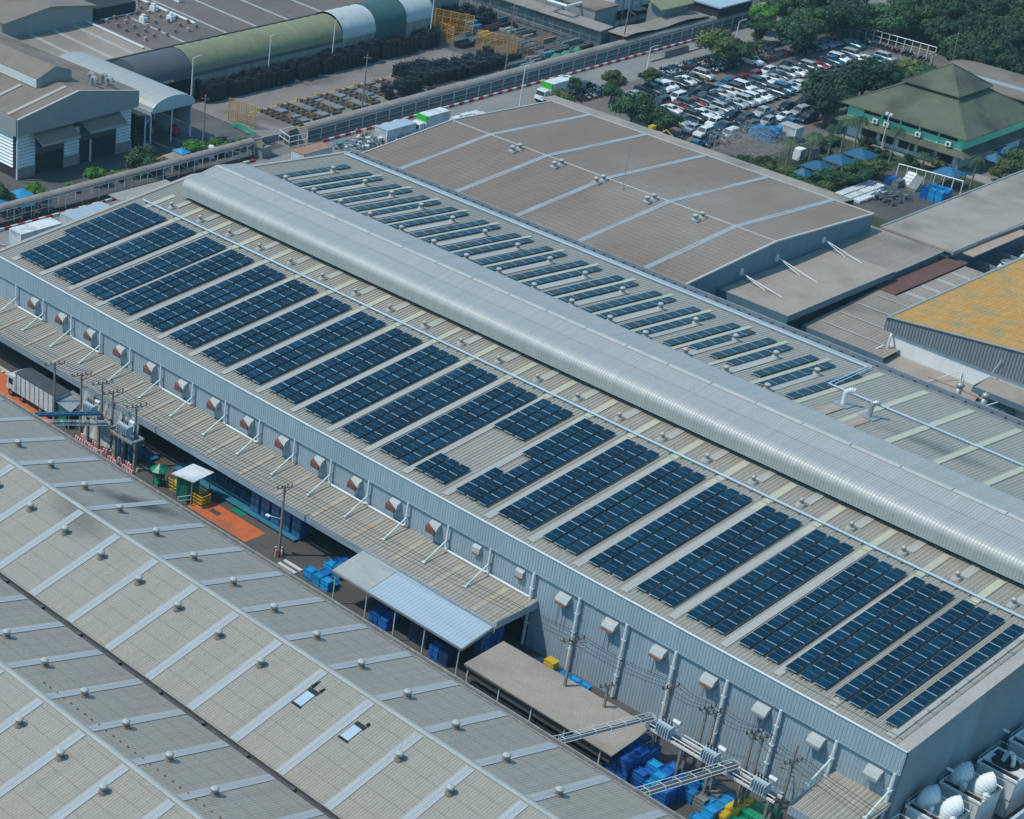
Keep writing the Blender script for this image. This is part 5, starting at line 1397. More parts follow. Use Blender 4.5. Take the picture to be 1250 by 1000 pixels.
m = MB(); m.slab((-150, 55, 10.4), (-90.6, 55, 10.4), (-90.6, 83.5, 10.7), (-150, 83.5, 10.7), .2) if False else None
m.slab((-150, 64, 10.9), (-90.4, 64, 10.9), (-90.4, 75, 12.4), (-150, 75, 12.4), .15); m.slab((-150, 75, 12.4), (-90.4, 75, 12.4), (-90.4, 86, 10.9), (-150, 86, 10.9), .15); part('roof', m, M['T1roof'], T3)
m = MB(); m.extr([(64.2, 10.5), (85.4, 10.5), (85.4, 10.85), (75, 12.2), (64.2, 10.85)], 'X', -91.2, -90.9); part('gable', m, M['T1wall'], T3)
m = MB(); m.box(-90.95, -90.85, 87, 96, 8, 9.6); m.box(-150, -91, 86.5, 96, 7, 10); part('dark_bay', m, M['dark'], T3)
m = MB(); m.path([(-90.5, 87, 8), (-90.5, 96, 8), (-90.5, 96, 11)], .1, 5); part('pipe_frame', m, M['white'], T3)

# long arched tent in four fabrics
tent = thing('arched_tent_hall', 'long arched tent hall with slate, olive, pale and bottle green roof fabric', 'tent hall', (-63.5, 77, 0))
tx0, tx1 = -72.6, -63.4
def tprof(ze, rise=3.6):
    xc = (tx0 + tx1) / 2; w_ = (tx1 - tx0) / 2
    return [(xc - w_ * math.cos(PI * k / 14), ze + rise * math.sin(PI * k / 14)) for k in range(15)]
for nm, y0, y1, ze_, mt in (('slate_section', 74.3, 86.7, 4.7, 'tentgrey'), ('olive_section', 86.7, 125.4, 4.8, 'olive'), ('pale_section', 125.4, 134.5, 5.2, 'tentwhite'), ('green_section', 134.5, 143.2, 5.3, 'tentgreen'), ('pale_section', 143.2, 151, 5.5, 'tentwhite')):
    m = MB(); pf = tprof(ze_)
    n = int((y1 - y0) / 2.1); k0 = len(m.v)
    st = n * 4
    for i in range(st + 1):
        y = y0 + (y1 - y0) * i / st; sag = .1 * abs(math.sin(PI * i / 4)) if mt != 'tentgrey' else 0
        for x, z in pf: m.v.append((x, y, z - sag))
    for i in range(st):
        for j in range(14): m.f.append((k0 + i * 15 + j, k0 + (i + 1) * 15 + j, k0 + (i + 1) * 15 + j + 1, k0 + i * 15 + j + 1)); m.m.append(0)
    sec = part(nm, m, M[mt], tent, smooth=True)
    m = MB(); m.box(tx1 - .05, tx1 + .15, y0, y1, ze_ - .55, ze_ + .03); part('eave_band', m, M['tentgrey'] if mt in ('tentgrey', 'olive') else M[mt], sec)
    if mt != 'tentgrey':
        m = MB(); m.box(tx1 - .1, tx1 - .02, y0, y1, 0, ze_ - .56) if mt != 'tentgreen' else m.box(tx1 - .1, tx1 + .1, y0, y1, 0, ze_ - .56); part('side_wall', m, M['tentwall'] if mt != 'tentgreen' else M['tentgreen'], sec)
m = MB(); m.extr([(x, z) for x, z in tprof(4.6)] + [(tx1, 0), (tx0, 0)], 'Y', 74.35, 74.5); m.box(-72.4, -72.2, 77, 151, 0, 4.7); m.box(-71, -64.4, 86.5, 86.7, 0, 4.5); part('dark_void', m, M['tentgrey'], tent)
m = MB(); m.extr([(x, z) for x, z in tprof(5.5)] + [(tx1, 0), (tx0, 0)], 'Y', 150.7, 151.02); part('end_wall', m, M['tentwall'], tent)
sg = MB(); sg.box(tx1 + .16, tx1 + .2, 79.6, 82.0, 4.25, 4.62); so_ = part('sign_board', sg, M['whitewall'], tent)
m = MB()
for k, (a, b_) in enumerate(((79.7, 80.1), (80.2, 80.6), (80.8, 81.3), (81.4, 81.8))): m.mi = k % 2; m.box(tx1 + .21, tx1 + .23, a, b_, 4.3, 4.57)
part('sign_mark', m, [M['signred'], M['yellow']], so_)

# lamp posts
def lamp_post(x, y, h, label, z0=0, head=1):
    t = thing('street_lamp', label, 'street lamp', (x, y, z0), 'street lamps')
    m = MB(); m.tube((x, y, z0), (x, y, z0 + h), .15, 7, .08); part('post', m, M['white'], t)
    m = MB(); m.path([(x, y, z0 + h), (x + .5, y + .7, z0 + h + .35)], .05, 5); part('arm', m, M['white'], t)
    m = MB(); m.hexa([(x + .4, y + .55, z0 + h + .25), (x + .75, y + .45, z0 + h + .3), (x + 1.0, y + 1.2, z0 + h + .45), (x + .65, y + 1.3, z0 + h + .4)] + [(x + .4, y + .55, z0 + h + .38), (x + .75, y + .45, z0 + h + .42), (x + 1.0, y + 1.2, z0 + h + .55), (x + .65, y + 1.3, z0 + h + .52)]); part('lamp_head', m, M['galv'], t)
lamp_post(-49.9, 74.4, 13.4, 'tall pale lamp post at the right foot of the bright arch canopy')
lamp_post(-62.3, 104.9, 9.0, 'pale lamp post rising from the black stacks before the olive tent section')
lamp_post(-62.3, 121.8, 9.2, 'pale lamp post near the joint of olive and pale tent sections')
lamp_post(-61.8, 148.8, 10.5, 'pale lamp post at the far end of the tent beside the yellow frames')
lamp_post(-26.3, 172.8, 4.6, 'short white lamp post at the road edge near the green box')
lamp_post(-27.5, 203.3, 4.4, 'short white lamp post farther along the road near the tree belt')
lamp_post(-26.3, 135.0, 7.6, 'thin lamp post at the road edge behind the brown roofed hall')
for x, y, h, l in ((-42.4, 70.9, 9.6, 'weathered pole between the factory and the grass strip walkway'), (-39.8, 107.2, 11, 'wooden pole at the near edge of the rail racks in the yard'),
                   (-41.5, 148.5, 13, 'tall pole beside the dark stack block near the screened walkway'), (-36.6, 178, 13, 'tall pole standing in the low taupe roof by the walkway')):
    p = thing('utility_pole', l, 'utility pole', (x, y, 0), 'utility poles in the far yards')
    m = MB(); m.tube((x, y, 0), (x, y, h), .17, 7, .1); part('post', m, M['pole'], p)
    m = MB(); m.tube((x, y, h * .66), (x + 1.6, y + .4, h * .6), .05, 5); m.tube((x - .6, y - .4, h - .6), (x + .6, y + .4, h - .6), .06, 5); part('arm', m, M['pole'], p)

# black stacks of steel cages
def stack_mesh(hh, seed):
    r = random.Random(seed); m = MB()
    z = 0
    while z < hh:
        a = r.uniform(-.05, .05); b_ = r.uniform(-.06, .06)
        m.box(-.52 + a, .52 + a, -.5 + b_, .5 + b_, z, z + .16); z += .3
        for q in ((-.46, -.44), (.36, -.44), (-.46, .34), (.36, .34)): m.box(q[0] + a, q[0] + .1 + a, q[1] + b_, q[1] + .1 + b_, z - .14, z)
    for k in range(2): m.tube((r.uniform(-.4, .4), r.uniform(-.4, .4), z - .1), (r.uniform(-.6, .6), r.uniform(-.6, .6), z + r.uniform(.1, .5)), .05, 4)
    o = m.build('cage_stack', M['blackstack']); d = o.data; bpy.data.objects.remove(o); return d
SM = [stack_mesh(h, i) for i, h in enumerate((2.6, 3.0, 3.3, 2.8, 3.1))]
SMs = [stack_mesh(h, 20 + i) for i, h in enumerate((2.0, 2.3, 2.5))]
def stacks(x0, x1, y0, y1, dx, dy, meshes, where, sk=.05, jig=.1):
    y = y0
    while y < y1:
        x = x0
        while x < x1:
            if random.random() > sk:
                o = bpy.data.objects.new('cage_stack', random.choice(meshes)); COL.objects.link(o)
                o.location = (x + random.uniform(-jig, jig), y + random.uniform(-jig, jig), .01); o.rotation_euler = (0, 0, random.uniform(-.12, .12)); o.scale = (1, 1, random.uniform(.85, 1.12))
                tag(o, 'black stack of steel cages ' + where, 'stack', 'black stacks ' + where)
            x += dx
        y += dy
stacks(-62.9, -60.2, 88, 151, 1.25, 1.25, SM, 'along the tent wall', .06)
stacks(-51.6, -43.2, 128.5, 136.5, 1.25, 1.55, SMs, 'in the ribbed block beyond the rail racks', .0, .04)
stacks(-48.6, -43.0, 137, 152, 1.25, 1.5, SMs, 'in the dark block near the yellow frames', .1)
stacks(-45.6, -42.9, 117.5, 127, 1.3, 1.6, SMs, 'at the right end of the rail racks', .25)
stacks(-74, -64, 160, 172, 1.6, 1.6, SMs, 'in the far corner behind the yellow frames', .2)

M['bluegrey'] = mat('blue_grey_plate', (.1, .15, .17), (.16, .18, .19), rough=.7, scale=1.5, rnd=.3)
# rail racks (rows of beams on the yard floor)
for i in range(8):
    y = 92.6 + i * 5.0
    t = thing('rail_rack', 'row of rusty rails with blue pallets between yellow lines, %s from the left' % ORD[i], 'rail rack', (-46.6, y, 0), 'rail racks in the yard')
    for k, dy in enumerate((0, .55, 1.9)):
        m = MB(); m.box(-51.4, -42.2, y + dy, y + dy + .16, .3, .5); part('rail', m, M['brownwood'], t)
    m = MB()
    for j in range(7): m.box(-51 + j * 1.4, -50.8 + j * 1.4, y - .1, y + 2.2, .05, .3)
    part('sleeper', m, M['rail'], t)
    m = MB()
    for j in range(8):
        if (i * 3 + j) % 5 < 3: m.box(-51.2 + j * 1.12, -50.3 + j * 1.12, y + 2.4, y + 4.2, .05, .2 + .12 * ((i + j) % 3))
    part('pallet', m, M['bluegrey'], t)
    m = MB(); m.box(-52.1, -51.8, y - .1, y + .2, .05, .6); m.tube((-46, y + .3, .5), (-46, y + .3, 1.3), .06, 5); m.tube((-44, y + .8, .5), (-44.6, y + .8, 1.2), .06, 5); part('yellow_stop', m, M['yellow'], t)
t = thing('tarpaulin', 'long crumpled green tarpaulin lying along the screened walkway', 'tarpaulin', (-39.6, 95, 0))
def crumple(t, x0, x1, y0, y1, h, mt, seed=1):
    r = random.Random(seed); nx, ny = 5, max(6, int((y1 - y0) / .7)); P = {}
    for i in range(nx + 1):
        for j in range(ny + 1):
            e = math.sin(PI * i / nx)
            P[i, j] = (x0 + (x1 - x0) * i / nx + r.uniform(-.12, .12), y0 + (y1 - y0) * j / ny + r.uniform(-.15, .15), .03 + e * h * r.uniform(.5, 1.1) * (1 if 0 < j < ny else .2))
    m = MB()
    for i in range(nx):
        for j in range(ny): m.poly([P[i, j], P[i + 1, j], P[i + 1, j + 1], P[i, j + 1]])
    part('cloth', m, mt, t)
crumple(t, -40.8, -38.8, 95, 118, .9, M['greentarp'])
t = thing('tarpaulin', 'green tarpaulin heap beside the grey covered racks', 'tarpaulin', (-40, 168, 0)); crumple(t, -42.6, -38.4, 161.5, 170, 1.6, M['greentarp'], 4)
t = thing('green_bags', 'row of green netting bags below the mesh screen at the yard entrance', 'bags', (-46, 83, 0)); crumple(t, -49.3, -43.0, 82.9, 84.3, .9, M['greentarp'], 6)
def meshframe(name, label, cat, p0, p1, h, nx, nz, mt, group=None, solid=False):
    t = thing(name, label, cat, (p0[0], p0[1], 0), group); a = V(*p0, 0); b_ = V(*p1, 0); m = MB()
    for i in range(nx + 1): q = a.lerp(b_, i / nx); m.tube(tuple(q), (q.x, q.y, h), .09, 4)
    for k in range(nz + 1):
        z = .3 + (h - .3) * k / nz; m.tube((a.x, a.y, z), (b_.x, b_.y, z), .07, 4)
    for i in range(nx): q = a.lerp(b_, i / nx); r = a.lerp(b_, (i + 1) / nx); m.tube((q.x, q.y, .4), (r.x, r.y, h * .5), .035, 4)
    part('frame', m, mt, t)
    m = MB(); n = nx * 5
    for i in range(n): q = a.lerp(b_, i / n); m.tube((q.x, q.y, .3), (q.x, q.y, h), .04, 3)
    for k in range(nz * 4): z = .3 + (h - .3) * k / (nz * 4); m.tube((a.x, a.y, z), (b_.x, b_.y, z), .04, 3)
    part('mesh', m, mt, t); return t
M['amber'] = mat('amber_mesh', (.55, .3, .04), (.42, .2, .03), rough=.8)
M['rustyframe'] = mat('rusty_frame', (.22, .12, .08), (.3, .2, .14), rough=.9)
meshframe('mesh_screen', 'amber mesh screen standing above the green bags', 'screen', (-50.9, 84.6), (-45.0, 85.4), 4.2, 3, 2, M['amber'])
meshframe('yellow_rack', 'tall yellow rack at the far end of the tent', 'rack', (-70.5, 157.6), (-60.8, 160.6), 4.2, 6, 3, M['amber'], 'yellow racks')
meshframe('yellow_rack', 'shorter yellow rack in front of the tall one by the tent end', 'rack', (-64.5, 153.6), (-59.6, 153.4), 3.4, 3, 2, M['amber'], 'yellow racks')
meshframe('yellow_rack', 'wide yellow rack behind the dark stack block', 'rack', (-54.4, 154.6), (-46.6, 157.5), 4.0, 6, 3, M['amber'], 'yellow racks')
meshframe('yellow_rack', 'rusty brown rack frame right of the wide yellow rack', 'rack', (-49.8, 158.6), (-42.6, 160.4), 3.8, 5, 2, M['rustyframe'], 'yellow racks')
for i, (x, y, w_, d_2, h, mt, l) in enumerate(((-64, 163, 5, 3, 2.2, 'bluesteel', 'dark blue loaded pallets behind the tall yellow rack'), (-58, 161.5, 2.2, 2, 1.6, 'yellow', 'yellow machine box beside the tall yellow rack'), (-45, 163.5, 4.4, 3, .9, 'scrapblue', 'pale sheet stack on the far yard floor'), (-42.4, 157.8, 2.6, 2.4, 1.3, 'cr_grey', 'grey topped bin by the walkway and the rusty rack'), (-52, 166, 6, 2.6, .5, 'scrapblue', 'low rows of sheet steel by the grey covered racks'), (-57, 170, 7, 3, .6, 'cr_grey', 'long grey steel bundle in front of the grey covered racks'))):
    t = thing('goods_pile', l, 'goods', (x, y, 0)); m = MB()
    for k in range(4): m.box(x - w_ / 2 + k * w_ / 4, x - w_ / 2 + (k + .86) * w_ / 4, y - d_2 / 2, y + d_2 / 2, .05, h * (.75 + .25 * ((k * 7 + i) % 3) / 2))
    part('load', m, M[mt], t); m = MB(); m.box(x - w_ / 2, x + w_ / 2, y - d_2 / 2 - .1, y + d_2 / 2 + .1, 0, .05); part('pallet', m, M['brownwood'], t)

rg = random.Random(77)
for i in range(26):
    x = rg.uniform(-66, -42); y = rg.uniform(158, 174) if i < 20 else rg.uniform(152, 157)
    t = thing('steel_bundle', 'low dark bundle of steel sections lying in the far yard', 'steel bundle', (x, y, 0), 'steel bundles in the far yard'); m = MB(); L_ = rg.uniform(1.5, 3.5)
    for k in range(rg.randint(3, 6)): m.box(x + k * .34, x + k * .34 + .26, y - L_, y + L_, .05, rg.uniform(.3, 1.1))
    part('section', m, M[rg.choice(['scrapblue', 'blackstack', 'cr_grey', 'brownwood', 'rustyframe', 'bluegrey'])], t)
# far mid buildings
t = thing('covered_rack_row', 'long grey roof over open racks at the far yard edge', 'rack shed', (-61, 176, 0))
m = MB(); m.slab((-78, 175.5, 4.1), (-40.2, 175, 3.9), (-40.2, 179, 4.2), (-78, 180, 4.4), .15); part('roof', m, M['walkroof'], t)
m = MB(); [m.tube((-77 + i * 2.4, 176, 0), (-77 + i * 2.4, 176, 4), .07, 4) for i in range(16)]; [m.tube((-77, 176, z), (-41, 176, z), .05, 4) for z in (1, 2, 3)]; part('rack_frame', m, M['galv'], t)
m = MB(); m.box(-77, -41, 176.8, 179.2, .2, 2.6); part('stored_goods', m, M['cr_grey'], t)
t = thing('flat_office', 'brown flat roofed block with a white roof duct at the top of the picture', 'building', (-46, 176, 0))
m = MB(); m.box(-62, -46, 180.2, 187, 0, 5.7); part('wall', m, M['T1wall'], t); m = MB(); m.box(-62.4, -45.6, 180, 187.4, 5.71, 6.0); part('roof', m, M['T1roof'], t)
m = MB(); m.path([(-55, 180, 6.4), (-55, 176, 6.4), (-50, 176, 6.4), (-50, 180.5, 6.4)], .3, 8); part('roof_duct', m, M['white'], t)
M['siding'] = ribmat('white_lap_siding', (.62, .68, .72), (.52, .58, .62), 'Z', .9, dark=.6, width=.14, rough=.6)
t = thing('white_office_block', 'white panelled block with outside stair at the top of the picture', 'building', (-49, 190, 0))
m = MB(); m.box(-62, -48.9, 190, 212, 0, 14); part('wall', m, M['siding'], t)
m = MB(); m.box(-48.88, -48.8, 191, 204, 1.2, 3.2); m.box(-60, -51, 189.9, 189.98, 1.5, 2.5); m.box(-48.88, -48.8, 192, 199, 5.5, 6.2); part('window_band', m, M['carglass'], t)
m = MB(); [m.box(-48.79, -48.6, y, y + .15, 0, 6) for y in (191, 193, 196, 199, 202)]; m.slab((-48.7, 195, 3.4), (-46.4, 195, 3.4), (-46.4, 198, 3.4), (-48.7, 198, 3.4), .2); [m.slab((-47.8, 198 + i * .5, 3.3 - i * .3), (-46.6, 198 + i * .5, 3.3 - i * .3), (-46.6, 198.4 + i * .5, 3.3 - i * .3), (-47.8, 198.4 + i * .5, 3.3 - i * .3), .1) for i in range(10)]; part('outside_stair', m, M['galv'], t)
t = thing('low_wavy_roof', 'low taupe sheet roof along the road walkway near the white block', 'shed', (-36, 190, 0))
m = MB(); P = []
for i in range(9): P.append((177 + i * 3.5, 3.6 + .25 * math.sin(i * 1.4)))
m.ribbed(P, -40.2, -35.6, .6, .03); part('roof', m, M['roofDr'], t); m = MB(); m.box(-40, -35.8, 177.5, 204.5, 0, 3.2); part('wall', m, M['dark'], t)
t = thing('green_awning_house', 'small building with green grey pitched roof by the white block', 'building', (-40, 197, 0))
m = MB(); m.slab((-44, 193.5, 7), (-39, 192.8, 5.6), (-38.6, 203, 5.6), (-44, 204, 7), .2); part('roof', m, M['olive'], t); m = MB(); m.box(-44, -40, 195, 203, 0, 5.5); part('wall', m, M['T1wall'], t)
t = thing('blue_roofed_shed', 'blue grey flat roofed shed at the top edge beside the tree belt', 'shed', (-38, 208, 0))
m = MB(); m.box(-44, -34.5, 206.6, 219, 4.7, 5.0); part('roof', m, M['archblue'], t); m = MB(); m.box(-43.5, -35, 207, 218.5, 0, 4.69); part('wall', m, M['dark'], t)

# containers, trucks and piles between road and building
def container(label, x0, x1, y0, y1, h, top, side='boxwhite'):
    t = thing('site_container', label, 'container', (x0, y0, 0))
    m = MB(); m.ribbed([(y0, .1), (y0, h)], x0, x1, .3, -.03) ; m.box(x0 + .02, x1 - .02, y0 + .03, y1, .1, h - .02); m.ribbed([(x1, .1), (x1, h - .02)], y0, y1, .3, .03, axis='Y'); part('body', m, M[side], t)
    m = MB(); m.box(x0 - .08, x1 + .08, y0 - .08, y1 + .08, h, h + .08); part('roof', m, M[top], t)
    m = MB(); [m.box(x, x + .12, y, y + .12, 0, h) for x in (x0 - .05, x1 - .05) for y in (y0 - .06, y1 - .05)]; part('corner_post', m, M['whitewall'], t)
container('white site container with clean pale blue roof by the left corner of the solar hall', -28.3, -25.0, 28.8, 37.0, 2.6, 'archblue')
container('weathered white container with scrap railings left of the blue roofed one', -27.8, -25.0, 18.6, 26.4, 2.6, 'boxwhite')
container('white container with a rusty brown roof behind the far corner of the solar hall', -28.4, -25.7, 78.6, 85.4, 2.5, 'rusttop')
container('white container with pale roof beside the small truck', -28.6, -25.8, 99.0, 106.2, 2.6, 'archblue')
t = thing('flat_sheet_roof', 'pale sheet roof edge showing behind the left roof corner', 'shed', (-27, 41, 0)); m = MB(); m.slab((-30.3, 40, 2.6), (-27, 40, 2.6), (-27, 52, 2.5), (-30.3, 52, 2.5), .15); part('roof', m, M['concrete'], t); m = MB(); [m.tube((x, y, 0), (x, y, 2.5), .06, 4) for x in (-30, -27.2) for y in (40.2, 46, 51.8)]; part('post', m, M['galv'], t)
def scrap(label, x, y, w_, d_2, n, mats_, seed, h=1.2):
    r = random.Random(seed); t = thing('scrap_pile', label, 'scrap pile', (x, y, 0))
    for mt in mats_:
        m = MB()
        for k in range(n):
            cx, cy = x + r.uniform(-w_, w_) / 2, y + r.uniform(-d_2, d_2) / 2; z = r.uniform(0, h); a = r.uniform(0, PI)
            if r.random() < .5: m.tube((cx - math.cos(a) * .8, cy - math.sin(a) * .8, z), (cx + math.cos(a) * .8, cy + math.sin(a) * .8, z + r.uniform(-.2, .3)), .06, 4)
            else:
                s1 = r.uniform(.3, .8); m.slab((cx, cy, z + .1), (cx + s1 * math.cos(a), cy + s1 * math.sin(a), z + .15), (cx + s1 * (math.cos(a) - math.sin(a)), cy + s1 * (math.sin(a) + math.cos(a)), z + .2), (cx - s1 * math.sin(a), cy + s1 * math.cos(a), z + .1), .15)
        part('scrap', m, M[mt], t)
scrap('blue and white scrap heap between the rusty and the pale container', -28, 94.5, 4.5, 9, 55, ('scrapblue', 'boxwhite', 'galv'), 3)
scrap('heap of rusty roofed scrap right of the blue scrap heap', -29.5, 97, 3, 4, 30, ('rusttop',), 5, 1.8)
scrap('pale scrap and pipes on the ground left of the weathered container', -26.5, 12, 5, 10, 60, ('boxwhite', 'galv', 'rust'), 8, .8)
scrap('grey machine parts behind the small truck with the green band', -25.2, 117, 3, 7, 40, ('galv', 'boxwhite'), 9)
scrap('tangled silver scrap in front of the pale container', -24.3, 103, 2.6, 7, 40, ('galv', 'boxwhite'), 19)
t = thing('foam_slab_stack', 'flat stack of white slabs beyond the small truck', 'slabs', (-27, 122, 0)); m = MB()
for k in range(9): m.box(-28.6 + (k % 3) * 1.3, -27.5 + (k % 3) * 1.3, 118.8 + (k // 3) * 2.4, 120.8 + (k // 3) * 2.4, .05, .5 + .15 * (k % 2))
part('slab', m, M['boxwhite'], t)
def smalltruck(label, x, y, L_, green=True):
    t = thing('small_truck', label, 'truck', (x, y, 0), 'white trucks with a green band')
    m = MB(); m.box(x - 1.2, x + 1.2, y + 1.9, y + L_, .9, 3.4); part('cargo_box', m, M['boxwhite'], t)
    m = MB(); m.box(x - 1.22, x + 1.22, y + 1.86, y + 2.15, 2.5, 3.45); part('green_band', m, M['cr_green'] if not green else mat('lime_green_paint', (.03, .42, .02), rough=.5), t)
    m = MB(); m.hexa([(x - 1.1, y, .6), (x + 1.1, y, .6), (x + 1.1, y + 1.7, .6), (x - 1.1, y + 1.7, .6), (x - 1.05, y + .5, 2.3), (x + 1.05, y + .5, 2.3), (x + 1.05, y + 1.7, 2.4), (x - 1.05, y + 1.7, 2.4)]); part('cab', m, M['car_white'], t, bevel=.1)
    m = MB(); m.hexa([(x - .95, y + .2, 1.4), (x + .95, y + .2, 1.4), (x + .95, y + .3, 1.4), (x - .95, y + .3, 1.4), (x - .95, y + .4, 2.1), (x + .95, y + .4, 2.1), (x + .95, y + .5, 2.1), (x - .95, y + .5, 2.1)]); part('windscreen', m, M['carglass'], t)
    m = MB(); m.box(x - .9, x + .9, y + .2, y + L_ - .1, .5, .89); part('chassis', m, M['tyre'], t)
    for dy in (.8, L_ - 1.2):
        for sx in (-1, 1):
            m = MB(); m.tube((x + sx * .85, y + dy, .42), (x + sx * 1.15, y + dy, .42), .42, 12); part('wheel', m, M['tyre'], t)
smalltruck('white box truck with a lime green band parked beside the pale container', -26.6, 106.6, 8)
smalltruck('white box truck with a green band on the road beside the dark pickup', -25.8, 139.6, 9)

# garden strip beside the factory: blue tents, bushes
def hiptent(label, x, y, w_, d_2, z, h, mt='bluetent', legs=True, group='blue pavilions'):
    t = thing('garden_pavilion', label, 'pavilion', (x, y, 0), group)
    m = MB(); a = [(x - w_ / 2, y - d_2 / 2, z), (x + w_ / 2, y - d_2 / 2, z), (x + w_ / 2, y + d_2 / 2, z), (x - w_ / 2, y + d_2 / 2, z)]; ap = (x, y, z + h)
    for i in range(4): m.poly([a[i], a[(i + 1) % 4], ap])
    m.poly([(q[0], q[1], q[2] - .02) for q in a][::-1])
    part('roof', m, M[mt], t)
    m = MB(); [m.box(q[0] * .94 + x * .06 - .05, q[0] * .94 + x * .06 + .05, q[1] * .94 + y * .06 - .05, q[1] * .94 + y * .06 + .05, 0, z) for q in a] if False else None
    for q in a:
        px = x + (q[0] - x) * .88; py = y + (q[1] - y) * .88; m.box(px - .08, px + .08, py - .08, py + .08, 0, z)
    part('post', m, M['concrete'], t)
hiptent('blue pavilion roof nearest the left picture edge by the grass strip', -38.5, 24.6, 3.0, 3.0, 2.1, .5, 'brightblue')
hiptent('blue pavilion roof by the round bush at the left', -36.2, 27.4, 3.4, 2.8, 2.1, .5, 'brightblue')
hiptent('blue pavilion behind the cream parasol at the left', -39.6, 29.6, 3.2, 3.2, 2.1, .5, 'brightblue')
hiptent('cream square parasol among the blue ones at the left', -36.6, 31.0, 3.0, 2.8, 2.0, .6, 'roofD', group='cream parasols')
hiptent('cream square parasol beside the yellow machine at the walkway', -38.6, 61.0, 3.0, 2.8, 2.0, .8, 'roofD', group='cream parasols')
hiptent('small blue pavilion between the cream parasol and a tree', -39.4, 63.4, 2.6, 2.2, 2.2, .5, 'brightblue')
t = thing('yellow_machine', 'small yellow machine beside the cream parasol at the walkway', 'machine', (-40, 57.5, 0)); m = MB(); m.box(-41, -38.6, 56.4, 57.4, .5, 1.4); m.box(-40.4, -39.4, 57.5, 58.6, .4, 2.0); m.tube((-40, 57, 1.4), (-38.4, 58.6, 2.6), .12, 6); part('body', m, M['yellow'], t); m = MB(); [m.tube((x, 56.4, .35), (x, 58.2, .35), .35, 10) for x in (-40.6, -38.9)]; part('wheel', m, M['tyre'], t)
t = thing('white_tank', 'white upright tank beside the weathered pole', 'tank', (-39.6, 72.5, 0)); m = MB(); m.lathe((-38.6, 69.4, 0), [(.7, 0), (.7, 1.9), (.4, 2.2)], 12); part('tank', m, M['whitewall'], t)
scrap('dark pipes heaped beside the grass strip trees', -42, 74.5, 5, 5, 50, ('gutter', 'blackstack'), 12, 1.2)

# ------------------------------------------------------------------ PAVILION
PV = thing('green_pavilion_hall', 'mint green hall under a two tier olive pyramid roof with dark ribbon windows', 'pavilion hall', (28.4, 183.8, 0))
cx, cy = 28.5, 183.8
def ring(m, h0, z0, h1, z1, th=.12):
    a = [(cx - h0, cy - h0), (cx + h0, cy - h0), (cx + h0, cy + h0), (cx - h0, cy + h0)]
    b_ = [(cx - h1, cy - h1), (cx + h1, cy - h1), (cx + h1, cy + h1), (cx - h1, cy + h1)]
    for i in range(4):
        j = (i + 1) % 4
        m.slab((*a[i], z0), (*a[j], z0), (*b_[j], z1), (*b_[i], z1), th)
m = MB(); ring(m, 12.2, 6.0, 4.6, 10.2); part('lower_roof', m, M['green_roof'], PV)
m = MB(); ring(m, 5.5, 10.5, .02, 13.9); part('upper_roof', m, M['green_roof'], PV)
m = MB(); m.box(cx - 4.7, cx + 4.7, cy - 4.7, cy + 4.7, 9.6, 10.6); part('roof_neck', m, M['dark'], PV)
m = MB(); ring(m, 13.0, 3.0, 10.6, 3.9); part('skirt_roof', m, M['green_roof'], PV)
m = MB()
for k in range(4):
    sx = (1, 1, -1, -1)[k]; sy = (-1, 1, 1, -1)[k]
    m.tube((cx + sx * 12.2, cy + sy * 12.2, 6.05), (cx + sx * 4.6, cy + sy * 4.6, 10.28), .12, 5); m.tube((cx + sx * 5.5, cy + sy * 5.5, 10.55), (cx, cy, 13.95), .12, 5)
for h0, z0 in ((12.25, 5.9), (5.55, 10.4)):
    for a in (((-1, -1), (1, -1)), ((1, -1), (1, 1)), ((1, 1), (-1, 1)), ((-1, 1), (-1, -1))): m.tube((cx + a[0][0] * h0, cy + a[0][1] * h0, z0), (cx + a[1][0] * h0, cy + a[1][1] * h0, z0), .1, 5)
part('ridge_roll', m, M['green_roof'], PV)
hw = 11.2
m = MB(); m.box(cx - hw, cx + hw, cy - hw, cy + hw, 3.3, 6.35); part('wall', m, M['greenwall'], PV)
m = MB(); m.box(cx - hw + .5, cx + hw - .5, cy - hw + .5, cy + hw - .5, 0, 3.29); part('ground_floor', m, M['whitewall'], PV)
for k in range(5):
    x0 = cx - hw + 3.2 + k * 3.7
    m = MB(); m.box(x0, x0 + 3.3, cy - hw - .04, cy - hw + .02, 4.9, 6.2); part('window', m, M['carglass'], PV)
    m = MB(); m.box(cx + hw - .02, cx + hw + .04, cy - hw + 2 + k * 3.9, cy - hw + 5.4 + k * 3.9, 5.1, 6.2); part('window', m, M['carglass'], PV)
    m = MB(); m.box(x0 + .1, x0 + 3.1, cy - hw + .42, cy - hw + .49, .8, 2.6); part('ground_window', m, M['dark'], PV)
    m = MB(); m.box(x0 - .35, x0 - .05, cy - hw - .15, cy - hw, 3.3, 6.2); part('pilaster', m, M['greenwall'], PV)
for x in (23.2, 31.6, 37.4, 25.4):
    m = MB(); m.box(x - .5, x + .5, cy - hw - .7, cy - hw - .16, 3.9, 4.7); ac = part('air_conditioner', m, M['whitewall'], PV)
    m = MB(); m.tube((x, cy - hw - .74, 4.3), (x, cy - hw - .71, 4.3), .28, 12); part('fan', m, M['gutter'], ac)
m = MB()
for i in range(6): m.box(cx - 12 + i * 4.7, cx - 11.7 + i * 4.7, cy - 12.2, cy - 11.9, 0, 3.1)
part('post', m, M['concrete'], PV)
